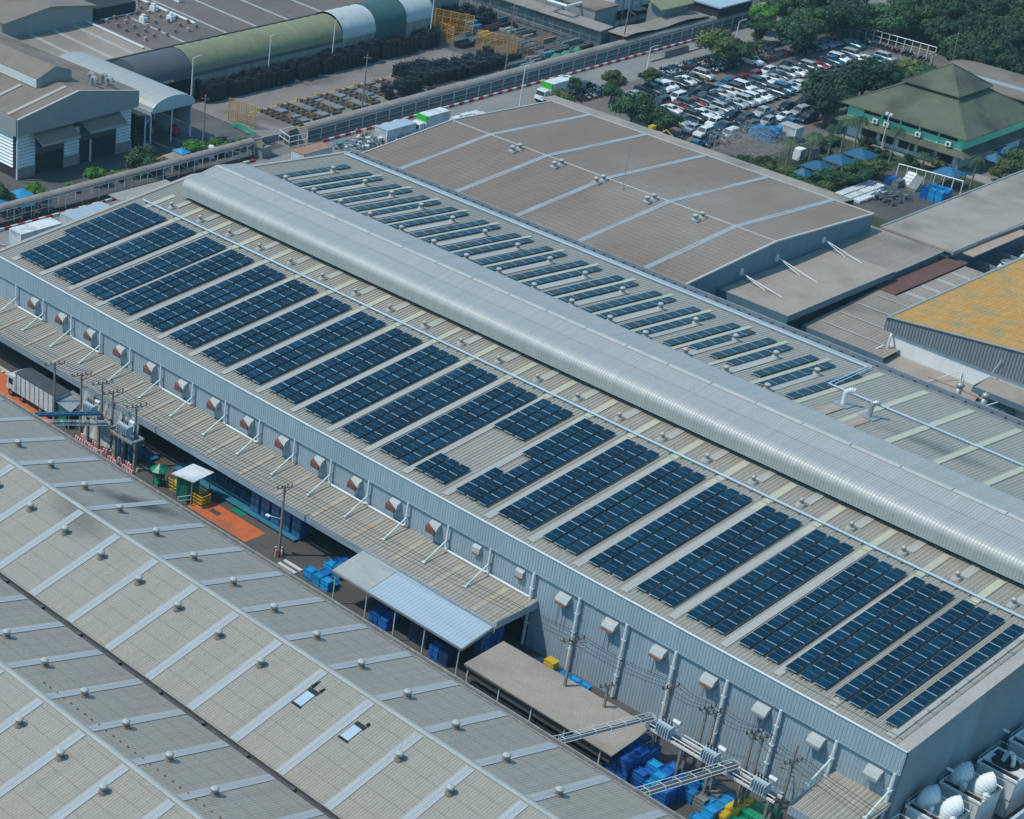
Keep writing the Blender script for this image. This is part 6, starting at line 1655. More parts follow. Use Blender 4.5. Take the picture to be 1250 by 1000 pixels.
ms = thing('roof_mast', 'thin rusty mast on the tip of the olive pyramid roof', 'mast', (cx, cy, 13.9)); m = MB(); m.tube((cx - .2, cy, 13.8), (cx - .4, cy, 19), .06, 5); m.lathe((cx - .4, cy, 19), [(.1, 0), (.18, .12), (.05, .3)], 8); part('pole', m, M['rustyframe'], ms)
fm = thing('floodlight_pole', 'pale floodlight pole in front of the mint green wall', 'floodlight', (24.5, 171.2, 0)); m = MB(); m.tube((26.3, 170.6, 0), (26.3, 170.6, 6.6), .09, 6); part('pole', m, M['white'], fm); m = MB(); [m.box(26.3 + a, 26.8 + a, 170.4, 170.7, 6.5, 6.9) for a in (-.7, .1)]; part('floodlight', m, M['white'], fm)
lamp_post(20.5, 196.5, 8.2, 'pale post rising behind the left slope of the pyramid roof')
t = thing('brown_roofed_block', 'long brown roof with a blue grey band behind the pyramid roofed hall', 'building', (24, 212, 0))
m = MB(); m.slab((13, 214, 5.2), (17.5, 205, 4.6), (48, 205, 4.6), (48, 214, 5.2), .2); m.slab((13.5, 219.5, 4.6), (13, 214, 5.2), (48, 214, 5.2), (48, 219.5, 4.6), .2); part('roof', m, M['T1roof'], t)
m = MB(); m.slab((15, 210.4, 5.02), (15.6, 208.8, 4.92), (48, 208.8, 4.92), (48, 210.4, 5.02), .05); part('roof_band', m, M['stripC'], t)
m = MB(); m.box(18, 47.5, 206, 219, 0, 4.5); part('wall', m, M['dark'], t)
# blue garden pavilions
for x, y, w_, l in ((27.8, 148.4, 4.4, 'blue garden pavilion nearest the brown roofed hall, left of three'), (28.0, 154.2, 4.2, 'blue garden pavilion in the middle of the row of three by the palms'), (28.6, 160.0, 4.6, 'blue garden pavilion at the right of the row of three by the palms'),
                     (42.6, 164.6, 4.4, 'large blue pavilion on columns beside the pipe frame fence'), (43.4, 177.6, 3.2, 'small blue pavilion right of the mint green hall'), (43.0, 183.6, 4.4, 'wider blue pavilion farther right of the mint green hall'), (28.2, 143.0, 3.0, 'low blue shelter partly under the near bushes')):
    hiptent(l, x, y, w_, w_, 2.3, 1.0)
t = thing('pipe_fence', 'white pipe frame along the far side of the service yard', 'fence', (36, 160, 0))
m = MB(); z = 2.9; m.path([(36.0, 159.6, 0), (36.0, 159.6, z), (47.0, 161.2, z), (47.0, 161.2, 0)], .1, 6)
for i in range(1, 7): m.tube((36 + i * 1.57, 159.6 + i * .23, 0), (36 + i * 1.57, 159.6 + i * .23, z), .07, 5)
part('frame', m, M['white'], t)
crates(43.6, 156.0, 3, 3, 4, 5, ['cr_blue', 'cr_sky'], 'in the service yard by the long flat roof')
crates(36.6, 156.6, 2, 2, 3, 4, ['cr_blue', 'cr_grey'], 'at the left end of the pipe frame fence')
for k in range(14):
    i, j = k % 5, k // 5
    x, y = 34.8 + j * 1.7, 145.2 + i * 2.1
    t = thing('white_board_pallet', 'pallet of white boards in the service yard, row %s, %s along' % (ORD[j], ORD[i]), 'pallet', (x, y, 0), 'pallets of white boards')
    m = MB(); [m.box(x - .7, x + .7, y - .95 + q * .65, y - .38 + q * .65, .12, .55) for q in range(3)]; part('board', m, M['boxwhite'], t); m = MB(); m.box(x - .7, x + .7, y - .95, y + .95, 0, .11); part('base', m, M['brownwood'], t)
for k, (x, y) in enumerate(((38.6, 159.0), (40.5, 158.2))):
    t = thing('glass_rack', 'tilted rack of pale panels in front of the pipe fence, %s one' % ('left', 'right')[k], 'rack', (x, y, 0)); m = MB(); m.slab((x - .8, y - 1, .4), (x + .8, y - 1, .4), (x + .8, y + 1, 2.1), (x - .8, y + 1, 2.1), .2); part('panel', m, M['boxwhite'] if k == 0 else M['cr_grey'], t)
    m = MB(); [m.box(x - .8, x + .8, y - 1 + q * .5, y - .9 + q * .5, .42 + q * .425, .5 + q * .425) for q in range(5)]; m.box(x - .8, x + .8, y - 1, y + 1, 0, .2); part('frame', m, M['galv'], t)
scrap('dull teal machine scrap between the white boards and the blue crates', 40.5, 150.5, 5, 6, 45, ('scrapblue', 'gutter'), 31, 1.0)
# scaffold store at the car park corner
t = thing('scaffold_stack', 'dense pale scaffold frames stacked at the near corner of the car park', 'scaffold', (13, 150, 0))
m = MB(); r_ = random.Random(4)
for i in range(9):
    for j in range(8):
        x, y = 8.6 + i * 1.25, 144.2 + j * 1.75; h = 2.0 + 1.2 * r_.random() + (1.0 if i < 5 else 0)
        m.tube((x, y, 0), (x, y, h), .035, 4)
        if i < 8:
            for q in (.9, .62, .35): m.tube((x, y, h * q), (x + 1.25, y, h * q), .026, 4)
        if j < 7:
            for q in (.95, .5): m.tube((x, y, h * q), (x, y + 1.75, h * q), .026, 4)
            m.tube((x, y, h * .2), (x, y + 1.75, h * .8), .03, 4)
part('frame', m, M['concrete'], t)
container('white trailer with cream roof beside the car park trees', 11.4, 14.9, 161.0, 163.4, 2.5, 'grey_sky')
crates(8.4, 157.8, 4, 3, 4, 6, ['cr_sky', 'cr_green', 'cr_sky'], 'behind the scaffold frames', gap=1.2)
for k, (x, y) in enumerate(((20.4, 154.2), (21.6, 156.6))):
    t = thing('equipment_cabinet', ('pale', 'dark')[k] + ' equipment cabinet on the grass by the palms', 'cabinet', (x, y, 0)); m = MB(); m.box(x - .7, x + .7, y - .8, y + .8, .1, 2.1); part('body', m, M['whitewall'] if k == 0 else M['rail'], t, bevel=.04); m = MB(); m.box(x + .71, x + .75, y - .6, y + .6, .4, 1.9); part('door', m, M['galv'], t)
t = thing('mini_digger', 'small yellow digger parked behind the brown roofed hall', 'digger', (.3, 141, 0))
m = MB(); m.box(-2.0, .2, 140.4, 142.0, .7, 1.5); m.box(-1.8, -.9, 140.6, 141.8, 1.51, 2.4); part('body', m, M['yellow'], t); m = MB(); m.path([(.2, 141.2, 1.2), (1.4, 141.6, 2.3), (2.5, 142.2, 1.3), (2.6, 142.3, .5)], .15, 6); part('boom', m, M['yellow'], t); m = MB(); m.box(-2.1, .3, 140.1, 140.38, 0, .69); m.box(-2.1, .3, 142.02, 142.3, 0, .69); part('track', m, M['tyre'], t)
t = thing('person', 'person in dark clothes walking at the near edge of the car park', 'person', (3.6, 143.4, 0))
m = MB(); pr_ = [(.1, 0), (.11, .45), (.15, .85), (.2, 1.0), (.17, 1.15), (.23, 1.4), (.1, 1.5), (.07, 1.54), (.11, 1.6), (.12, 1.7), (.05, 1.8)]
m.lathe((3.6, 143.4, 0), pr_, 10); m.tube((3.83, 143.4, 1.4), (3.9, 143.5, .85), .06, 6, .045); m.tube((3.37, 143.4, 1.4), (3.3, 143.3, .85), .06, 6, .045); part('body', m, M['rail'], t, smooth=True)
t = thing('road_planter', 'long green grey planter box on the road by the orange kerb', 'planter', (-29.6, 186, 0)); m = MB(); m.box(-30.1, -29.2, 182.2, 190, 0, 1.1); part('box', m, M['cr_grey'], t); m = MB(); m.box(-30, -29.3, 182.3, 189.9, 1.11, 1.3); part('cover', m, M['green_roof'], t)
t = thing('low_orange_kerb', 'low rusty orange kerb running from the planter on the road', 'kerb', (-29.4, 178, 0)); m = MB(); m.box(-29.6, -29.2, 177.8, 182.1, 0, .35); m.box(-29.5, -29.1, 190.1, 194, 0, .3); part('kerb', m, M['rusty'], t)
t = thing('park_fence', 'white rail fence along the far end of the car park', 'fence', (-16, 231, 0)); m = MB()
for i in range(12): m.tube((-17.5 + i * 1.75, 229.4, 0), (-17.5 + i * 1.75, 229.4, 2.2), .08, 4)
m.tube((-17.5, 229.4, 2.2), (1.8, 229.4, 2.2), .09, 5); m.tube((-17.5, 229.4, 1.1), (1.8, 229.4, 1.1), .05, 4); part('rail', m, M['white'], t)
t = thing('concrete_gate_post', 'pale gate post beside the olive crown right of the car park', 'gate post', (5.4, 216, 0)); m = MB(); m.box(4.6, 5.0, 222.6, 223, 0, 3.2); m.box(3.8, 5.6, 222.6, 223, 2.6, 2.8); part('post', m, M['concrete'], t)

# ------------------------------------------------------------------ CARS
def car_proto(kind, colour):
    t = thing('parked_car', 'x', 'car', (0, 0, 0))
    if kind == 'sedan': L_, W_, hb, prof, roof, rz = 4.4, .86, .3, [(-2.2, .62), (-2.15, .98), (-1.4, 1.02), (1.1, .98), (2.05, .78), (2.2, .5)], [(-1.75, -1.0), (.95, .2)], 1.44
    elif kind == 'suv': L_, W_, hb, prof, roof, rz = 4.6, .92, .38, [(-2.3, .7), (-2.28, 1.1), (-1.4, 1.14), (1.15, 1.1), (2.1, .98), (2.3, .6)], [(-2.2, -1.95), (1.1, .45)], 1.75
    elif kind == 'hatch': L_, W_, hb, prof, roof, rz = 3.9, .83, .32, [(-1.95, .62), (-1.92, 1.0), (-1.3, 1.02), (1.0, .98), (1.75, .82), (1.95, .5)], [(-1.9, -1.55), (1.0, .25)], 1.5
    else: L_, W_, hb, prof, roof, rz = 5.2, .92, .45, [(-2.6, .7), (-2.58, 1.12), (-.9, 1.14), (1.2, 1.1), (2.35, 1.0), (2.6, .62)], [(-.85, -.6), (1.25, .6)], 1.75
    m = MB(); pf = [(-L_ / 2 + .1, hb)] + prof + [(L_ / 2 - .12, hb)]
    n = len(pf)
    for y, s in ((-W_, 0), (-W_ + .1, 1), (W_ - .1, 1), (W_, 0)):
        for x, z in pf: m.v.append((x * (1 if s else .97), y, z if (s or z < .6) else z - .12))
    for a in range(3):
        for i in range(n):
            j = (i + 1) % n; m.f.append((a * n + i, a * n + j, (a + 1) * n + j, (a + 1) * n + i)); m.m.append(0)
    m.f.append(tuple(range(n))); m.m.append(0); m.f.append(tuple(3 * n + i for i in reversed(range(n)))); m.m.append(0)
    mt = M['car_' + colour]
    m.build('body', mt, t)
    (b0, r0), (b1, r1) = roof; zb = 1.0 if kind in ('sedan', 'hatch') else 1.1
    m = MB(); wi = W_ - .1; wr = W_ - .24
    m.hexa([(b0, -wi, zb - .06), (b1, -wi, zb - .06), (b1, wi, zb - .06), (b0, wi, zb - .06), (r0, -wr, rz - .05), (r1, -wr, rz - .05), (r1, wr, rz - .05), (r0, wr, rz - .05)]); m.build('window_glass', M['carglass'], t)
    m = MB(); m.hexa([(r0 - .05, -wr - .02, rz - .07), (r1 + .08, -wr - .02, rz - .07), (r1 + .08, wr + .02, rz - .07), (r0 - .05, wr + .02, rz - .07), (r0 + .05, -wr + .08, rz + .02), (r1 - .05, -wr + .08, rz + .02), (r1 - .05, wr - .08, rz + .02), (r0 + .05, wr - .08, rz + .02)])
    for sy in (-1, 1):
        for (xb, xt) in ((b0 + .02, r0 + .05), (b1 - .02, r1 - .02), ((b0 + b1) / 2 - .1, (r0 + r1) / 2 - .1)): m.tube((xb, sy * (wi - .01), zb - .05), (xt, sy * (wr + .01), rz - .05), .045, 4)
    m.build('roof', mt, t)
    if kind == 'pickup':
        m = MB(); m.box(-2.45, -1.0, -.72, .72, 1.08, 1.16); m.build('load_bed', M['rail'], t)
    for sx in (-1, 1):
        for sy in (-1, 1):
            r = .33 if kind in ('sedan', 'hatch') else .38
            m = MB(); x = sx * (L_ / 2 - .85); m.tube((x, sy * (W_ - .18), r), (x, sy * (W_ + .02), r), r, 12); wq = m.build('wheel', M['tyre'], t)
            m = MB(); m.tube((x, sy * (W_ + .0), r), (x, sy * (W_ + .035), r), r * .55, 8); m.build('rim', M['rim'], wq)
    for sy in (-1, 1):
        m = MB(); x = L_ / 2 - .1; m.box(x - .22, x + .08, sy * .55 - .17, sy * .55 + .17, .62, .76); m.build('headlight', M['lamp'], t)
        m = MB(); x = -L_ / 2; m.box(x - .01, x + .06, sy * .62 - .12, sy * .62 + .12, .75, .9); m.build('tail_light', M['signred'], t)
    return t
PROTO = {}
CNT = {}
ROWN = {}
def car(x, y, c, kind, hd, row):
    if c == 'white' and CR_.random() < .3: c = CR_.choice(['silver', 'silver', 'blue', 'navy', 'red'])
    key = (kind, c)
    k = ROWN[row] = ROWN.get(row, 0) + 1
    lab = '%s %s in the %s, %s from the near end' % (c, {'suv': 'SUV', 'hatch': 'hatchback'}.get(kind, kind), row, ORD[k - 1])
    pos = (x, y, .014); rz = {'e': 0, 's': -PI / 2, 'w': PI, 'n': PI / 2}[hd] + random.uniform(-.05, .05)
    if key not in PROTO:
        r = PROTO[key] = car_proto(kind, c); r.location = pos; r.rotation_euler = (0, 0, rz); r['label'] = lab; r['group'] = 'cars in the car park'
    else: dup(PROTO[key], pos, rz, lab, 'cars in the car park')
CR_ = random.Random(5)
wh, bk, nv, sv, rd, bl = 'white', 'black', 'navy', 'silver', 'red', 'blue'
row = 'row beside the motorcycles'
for y, c, k in ((165.1, wh, 'suv'), (167.2, wh, 'hatch'), (170.2, bk, 'sedan'), (172.5, wh, 'sedan'), (174.9, bk, 'sedan'), (178.2, sv, 'suv'), (193.9, wh, 'suv')): car(-16.9, y, c, k, 'e', row)
car(-16.8, 162.3, nv, 'suv', 'e', 'row beside the motorcycles'); car(-16.8, 159.6, bk, 'suv', 'e', row); car(-16.8, 157.0, sv, 'sedan', 'e', row)
row = 'nose to tail row'
for y, c, k in ((152, nv, 'sedan'), (157.3, nv, 'suv'), (162.2, wh, 'suv'), (167.0, bk, 'sedan'), (171.6, bk, 'sedan'), (177.3, bl, 'hatch'), (182.1, rd, 'hatch'), (186.5, rd, 'hatch'), (191.2, wh, 'hatch'), (197.0, wh, 'sedan')): car(-11.5, y, c, k, 's', row)
row = 'long third row'
for i, (y, c, k) in enumerate(((153.5, nv, 'sedan'), (156, wh, 'sedan'), (158.4, rd, 'sedan'), (160.7, nv, 'suv'), (163.2, rd, 'sedan'), (165.8, nv, 'sedan'), (168.1, nv, 'pickup'), (171.5, wh, 'sedan'), (174, wh, 'hatch'), (176.4, wh, 'suv'), (178.7, wh, 'suv'), (181, nv, 'sedan'), (183.4, nv, 'suv'), (185.8, wh, 'sedan'), (188.2, wh, 'sedan'), (190.7, nv, 'sedan'), (193.2, wh, 'suv'), (195.7, wh, 'sedan'), (198.2, wh, 'sedan'), (200.6, wh, 'suv'), (203, wh, 'sedan'), (205.4, bk, 'sedan'), (207.8, bl, 'pickup'), (210.2, wh, 'suv'), (212.6, nv, 'sedan'), (215.2, wh, 'suv'))): car(-8.0 + .2 * math.sin(i * 2.3), y, c, k, 'e', row)
row = 'fourth row'
for i, (y, c, k) in enumerate(((151, wh, 'pickup'), (153.4, nv, 'sedan'), (156.2, bk, 'suv'), (159, wh, 'sedan'), (161.6, sv, 'sedan'), (164.2, sv, 'suv'), (166.8, nv, 'sedan'), (169.4, wh, 'sedan'), (171.8, wh, 'suv'), (174.2, wh, 'suv'), (176.6, wh, 'pickup'), (179, nv, 'sedan'), (181.5, nv, 'suv'), (184.2, bl, 'suv'), (186.8, wh, 'sedan'), (189.3, wh, 'sedan'), (211, bk, 'sedan'), (213.6, wh, 'suv'), (216.2, wh, 'sedan'), (218.8, sv, 'suv'))): car(-2.9 + .2 * math.sin(i * 1.7), y, c, k, 'e', row)
row = 'loose rows nearest the brown hall'
for x, y, c, k in ((.8, 150.4, sv, 'sedan'), (3.4, 150.2, wh, 'suv'), (1.0, 156.6, wh, 'hatch'), (3.5, 156.2, nv, 'sedan'), (6.9, 147.2, bk, 'hatch'), (6.3, 143.6, wh, 'sedan'), (.4, 163.2, bk, 'sedan'), (3.3, 162.4, bk, 'suv'), (6.6, 153.2, wh, 'suv'), (2.9, 169.0, sv, 'pickup'), (6.2, 165.4, sv, 'hatch'), (6.2, 159.8, nv, 'suv'), (3.2, 175.9, bk, 'sedan'), (3.7, 180.6, bk, 'sedan'), (6.5, 170.4, wh, 'sedan'), (6.6, 175.0, sv, 'suv'), (9.2, 168.2, wh, 'sedan'), (9.4, 173.4, bk, 'suv')): car(x, y, c, k, 's', row)
car(6.4, 150.4, nv, 'sedan', 'e', row)
row = 'far row under the tree belt'
for x, y, c, k in ((-16.2, 209.6, bk, 'sedan'), (-16.0, 212.1, bk, 'sedan'), (-15.8, 214.6, sv, 'sedan'), (-15.6, 217.1, sv, 'sedan'), (-15.6, 219.6, sv, 'sedan'), (-11.7, 221.3, wh, 'suv')): car(x, y, c, k, 'e', row)
car(-25.6, 152.8, nv, 'pickup', 'n', 'road edge behind the white box truck')

# ------------------------------------------------------------------ MOTORCYCLES
def bike_mesh(col):
    m = MB(); m.mi = 0
    for x in (-.62, .64):
        m.tube((x, -.06, .29), (x, .06, .29), .29, 10)
    m.box(-.5, .1, -.11, .11, .66, .78); m.tube((.42, -.34, .98), (.42, .34, .98), .025, 4); m.box(-.2, .25, -.1, .1, .2, .42)
    m.mi = 1
    m.hexa([(-.75, -.1, .5), (.2, -.12, .4), (.2, .12, .4), (-.75, .1, .5), (-.8, -.09, .66), (.1, -.13, .65), (.1, .13, .65), (-.8, .09, .66)])
    m.hexa([(.3, -.17, .35), (.52, -.1, .35), (.52, .1, .35), (.3, .17, .35), (.3, -.17, .9), (.42, -.12, .98), (.42, .12, .98), (.3, .17, .9)])
    m.box(.45, .85, -.07, .07, .58, .64)
    m.mi = 2; m.box(.44, .5, -.07, .07, .78, .9); m.tube((.4, -.36, 1.0), (.36, -.36, 1.15), .04, 4)
    o = m.build('motorcycle', [M['tyre'], M['car_' + col], M['lamp']]); d = o.data; bpy.data.objects.remove(o); return d
BK = {c: bike_mesh(c) for c in ('navy', 'black', 'blue', 'red', 'white', 'silver')}
spots = []
for xr in (-24.0, -22.0, -20.0):
    y = 168
    while y < 205: spots.append((xr, y, 0)); y += .82
for y in [181 + i * .82 for i in range(13)]: spots.append((-18, y, 0))
for y in [197 + i * .82 for i in range(12)]: spots.append((-18, y, 0)); spots.append((-16.2, y, 0))
for y in [146.5 + i * .85 for i in range(14)]: spots.append((-23.8, y, 0)); spots.append((-21.8, y, 0))
for i in range(24): spots.append((-14.5 + i * .72, 226.6 - i * .03, 1))
for i in range(15): spots.append((-21.5, 206 + i * .85, 0))
spots = [s for s in spots if random.random() > .05][:270]
for x, y, d_3 in spots:
    c = random.choice(['navy'] * 5 + ['black'] * 5 + ['blue'] * 3 + ['red'] * 2 + ['white'] * 2 + ['silver'] * 2)
    o = bpy.data.objects.new('motorcycle', BK[c]); COL.objects.link(o)
    o.location = (x + random.uniform(-.12, .12), y + random.uniform(-.1, .1), .014); o.rotation_euler = (random.uniform(-.12, .02), 0, (PI / 2 if d_3 else 0) + random.uniform(-.2, .2) + (PI if random.random() < .3 else 0))
    tag(o, '%s motorcycle in the packed rows around the car park' % c, 'motorcycle', '%s motorcycles' % c)

# ------------------------------------------------------------------ TREES
def crown_mesh(seed, blobs, n, leaf, mt, squash=.8):
    r = random.Random(seed); m = MB(); bl = []
    for k in range(blobs):
        a = r.uniform(0, 2 * PI); q = r.random() ** .6
        bl.append((math.cos(a) * q * .68, math.sin(a) * q * .68, r.uniform(-.35, .55) * (1.1 - q * .5), r.uniform(.26, .44)))
    for k in range(n):
        bx, by, bz, br = bl[k % blobs]
        u = r.uniform(-1, 1); a = r.uniform(0, 2 * PI); s = math.sqrt(1 - u * u); rr = br * (r.random() ** .28)
        c = V(bx + rr * s * math.cos(a), by + rr * s * math.sin(a), (bz + rr * u * .8) * squash)
        nn = (V(s * math.cos(a), s * math.sin(a), u + .35) + V(r.uniform(-.6, .6), r.uniform(-.6, .6), r.uniform(-.6, .6))).normalized()
        t1 = nn.orthogonal().normalized(); t1.rotate(Matrix.Rotation(r.uniform(0, 2 * PI), 3, nn)); t2 = nn.cross(t1)
        l = leaf * r.uniform(.6, 1.3)
        m.poly([c - t1 * l, c + t2 * l * .55, c + t1 * l, c - t2 * l * .55])
    o = m.build('crown', mt); d = o.data; bpy.data.objects.remove(o); return d
def trunk_mesh(seed):
    r = random.Random(seed); m = MB()
    m.tube((0, 0, -1.15), (.02, .02, -.45), .06, 7, .042)
    for k in range(6):
        a = k * PI / 3 + r.uniform(-.4, .4); q = r.uniform(.3, .6)
        m.tube((.02, .02, -.5 + .05 * (k % 3)), (q * math.cos(a), q * math.sin(a), r.uniform(-.1, .35)), .028, 5, .01)
    o = m.build('trunk', M['bark']); d = o.data; bpy.data.objects.remove(o); return d
CR = {}
for k, lm in (('dark', 'leaf_dark'), ('mid', 'leaf_mid'), ('olive', 'leaf_olive'), ('bright', 'leaf_bright')):
    CR[k] = [crown_mesh(10 * i + len(k), 15 + 3 * i, 5200, .062, M[lm]) for i in range(3)]
    CR[k + '_s'] = [crown_mesh(90 + i + len(k), 9, 1500, .1, M[lm]) for i in range(2)]
TM = [trunk_mesh(i) for i in range(3)]
def tree(x, y, rad, h, kind, label, group=None, sq=1.0, name='broadleaf_tree'):
    """rad crown radius, h total height"""
    key = kind + ('_s' if rad < 2 else '')
    z = h - rad * .75 * sq
    t = thing(name, label, 'bush' if name == 'bush' else 'tree', (x, y, 0), group)
    rz = random.uniform(0, 2 * PI)
    c = bpy.data.objects.new('crown', random.choice(CR[key])); COL.objects.link(c); c.parent = t; c.location = (0, 0, z); c.scale = (rad, rad, rad * sq); c.rotation_euler = (0, 0, rz)
    c = bpy.data.objects.new('trunk', random.choice(TM)); COL.objects.link(c); c.parent = t; c.location = (0, 0, z); c.scale = (rad, rad, z / 1.15); c.rotation_euler = (0, 0, rz)
    return t
tree(-20.2, 138.2, 3.4, 5.0, 'olive', 'olive green tree beside the white truck at the road edge')
tree(-19.2, 152.8, 2.8, 6.0, 'olive', 'thin crowned tree between the motorcycles and the road')
tree(-17.6, 150.5, 2.6, 4.6, 'mid', 'small round tree in front of the thin crowned one by the motorcycles')
tree(-18.2, 162.4, 2.2, 4.8, 'olive', 'brownish small tree at the near end of the motorcycle rows')
tree(-7.0, 142.6, 5.0, 7.6, 'mid', 'broad bright green tree behind the far eave of the brown hall')
tree(-1.6, 144.8, 3.8, 5.6, 'mid', 'lower green tree just right of the broad bright one')
tree(-19.6, 185.5, 5.2, 9.0, 'olive', 'tall airy tree standing among the motorcycles')
tree(-16.5, 189.0, 3.4, 6.4, 'mid', 'rounder tree leaning on the tall airy one among the motorcycles')
tree(9.2, 179.0, 6.8, 10.0, 'dark', 'very dark large tree at the right of the parked cars', sq=.9)
tree(11.0, 187.5, 6.8, 10.2, 'dark', 'very dark large tree behind the car park beside the olive roof', sq=.9)
tree(13.4, 172.4, 5.4, 8.6, 'dark', 'dark tree nearest the pyramid roofed hall at its left corner', sq=1.0)
tree(8.4, 196.5, 5.4, 8.4, 'dark', 'dark tree farthest back in the dark clump by the cars')
tree(9.9, 205.0, 5.0, 6.6, 'olive', 'flat crowned olive tree behind the pyramid roof', sq=.7)
tree(14.5, 203.0, 4.4, 6.6, 'mid', 'green tree touching the left side of the pyramid roof', sq=.8)
tree(26.5, 141.0, 2.6, 3.4, 'bright', 'low bright bush beside the far eave of the brown hall')
tree(30.4, 146.4, 3.0, 4.0, 'mid', 'bright green tree in front of the blue garden pavilions')
tree(32.4, 151.6, 3.2, 4.2, 'mid', 'spreading bright tree right of the blue garden pavilions')
tree(33.2, 157.4, 2.6, 3.6, 'olive', 'darker spreading tree by the pipe frame fence')
tree(30.0, 139.2, 2.6, 3.2, 'mid', 'low shrub tree close behind the brown hall')
tree(22.5, 140.5, 2.8, 3.4, 'mid', 'dark low shrub left of the bright bushes')
tree(48.4, 174.0, 3.6, 5.0, 'olive', 'greyish bare looking tree near the right picture edge')
tree(46.5, 182.0, 3.4, 5.2, 'mid', 'green tree above the small blue pavilions at the right')
for i, (x, y, r_1, h, kd) in enumerate(((-24.8, 147.4, 2.2, 4.2, 'mid'), (-20.6, 191.5, 2.8, 5.2, 'olive'), (-23.4, 196.5, 2.0, 3.6, 'mid'), (-25.0, 207.5, 3.2, 6.0, 'mid'), (-29.0, 214.0, 3.6, 6.5, 'bright'), (-28.6, 221.0, 4.0, 7.2, 'mid'), (-36.6, 228.0, 3.8, 6.6, 'bright'), (-40.5, 214.5, 3.2, 5.6, 'mid'))):
    tree(x, y, r_1, h, kd, 'roadside tree %s' % ('just past the dark pickup', 'right of the tall airy tree', 'small one before the tree belt', 'at the near corner of the tree belt', 'where the road meets the tree belt', 'at the far end of the road', 'beyond the end of the screened walkway', 'beside the blue roofed shed')[i])
rs_ = random.Random(23)
for i in range(16):
    x = 17.5 + (i % 8) * 2.3 + rs_.uniform(-.5, .5); y = 135.5 + (i // 8) * 4.6 + rs_.uniform(-.8, .8)
    tree(x, y, rs_.uniform(2.1, 3.0), rs_.uniform(3.0, 4.2), rs_.choice(['mid', 'bright', 'mid', 'olive']), 'leafy shrub tree in the thicket behind the brown roofed hall', 'shrub trees behind the brown hall')
rr_ = random.Random(11)
pts = [(-17.5, 205.5), (-19.5, 213), (-18.4, 221), (-20.0, 229), (-13, 232.5), (-12.2, 239), (-6, 235.2), (-5.2, 243), (.4, 236.4), (1.2, 245), (6.5, 233.8), (8, 241.6), (7.6, 226.4), (13, 229), (14.2, 237), (13.4, 221), (20.5, 226), (21.6, 234.5), (27.5, 228), (28, 238), (16, 246), (24, 246), (7.6, 251), (-1, 253.5), (-9, 250), (-16.8, 246.5), (-24, 238), (-27, 248), (-18, 257), (-8, 262), (2, 263), (12, 258), (22, 257), (32, 249), (36, 258), (-28, 262), (-18, 271), (-6, 275), (6, 273), (18, 270), (30, 268), (-30, 277), (-12, 287), (2, 286), (16, 284), (-26, 224), (-26, 231), (35, 226), (36, 236), (44, 243)]
for i, (x, y) in enumerate(pts):
    rad = rr_.uniform(4.6, 6.2); kd = rr_.choice(['dark', 'mid', 'mid', 'dark', 'dark'])
    tree(x + rr_.uniform(-.8, .8) + (2 if i < 4 else 0), y + rr_.uniform(-.8, .8), rad, rr_.uniform(7.5, 10.5), kd, ('very dark' if kd == 'dark' else 'mid green') + ' broadleaf tree in the belt beyond the car park', ('very dark' if kd == 'dark' else 'mid green') + ' trees beyond the car park')
for x, y, r_1, h, l in ((-40.0, 33.2, 1.7, 2.6, 'round dark green bush beside the blue pavilions'), (-40.4, 26.0, 2.4, 4.4, 'dark tree at the left picture edge behind the blue pavilion'), (-39.2, 40.2, 1.1, 1.5, 'small bush at the left part of the grass strip'), (-39.6, 45.0, 1.7, 3.0, 'upright bush on the strip beside the factory lane'), (-39.2, 49.4, 1.2, 1.6, 'low round bush halfway along the grass strip'),
                       (-39.6, 55.2, 2.9, 4.4, 'leafy tree left of the yellow machine'), (-38.4, 53.0, 1.2, 1.5, 'tiny bush beside the leafy tree'), (-39.4, 66.4, 2.0, 3.4, 'green tree next to the weathered pole'), (-38.8, 71.8, 1.9, 2.6, 'bright shrub right of the white tank'), (-38.2, 76.8, 1.4, 2.0, 'small shrub beside the pitched hut')):
    tree(x - .5, y, r_1 * 1.3, h * 1.15, 'bright' if r_1 < 2.2 else 'mid', l, name='bush' if r_1 < 1.8 else 'broadleaf_tree')
for i, (x, y) in enumerate(((-22.6, 199), (-22.4, 203), (-26, 209), (37, 171.2), (24.2, 169.6))):
    tree(x, y, 1.9, 2.4, 'olive', 'low roadside shrub %s' % ('by the far motorcycles', 'near the end of the motorcycle rows', 'under the tree belt at the road end', 'in front of the hall beside the footpath', 'beside the footpath near the floodlight pole')[i], name='bush')

for i, (x, y) in enumerate(((19.5, 146.5), (24.6, 145.0), (24.5, 150.5), (26.0, 165.5), (28.5, 167.5), (33.5, 168.5), (20.4, 161.5), (19.6, 166.0))):
    tree(x, y, 1.9, 2.2, 'mid' if i % 2 else 'dark', 'garden shrub %s' % ('by the scaffold corner', 'left of the nearest blue pavilion', 'between the first two palms and a pavilion', 'behind the third blue pavilion', 'near the floodlight pole', 'below the tall palm', 'left of the third palm', 'left of the last palm in the row')[i], name='bush')
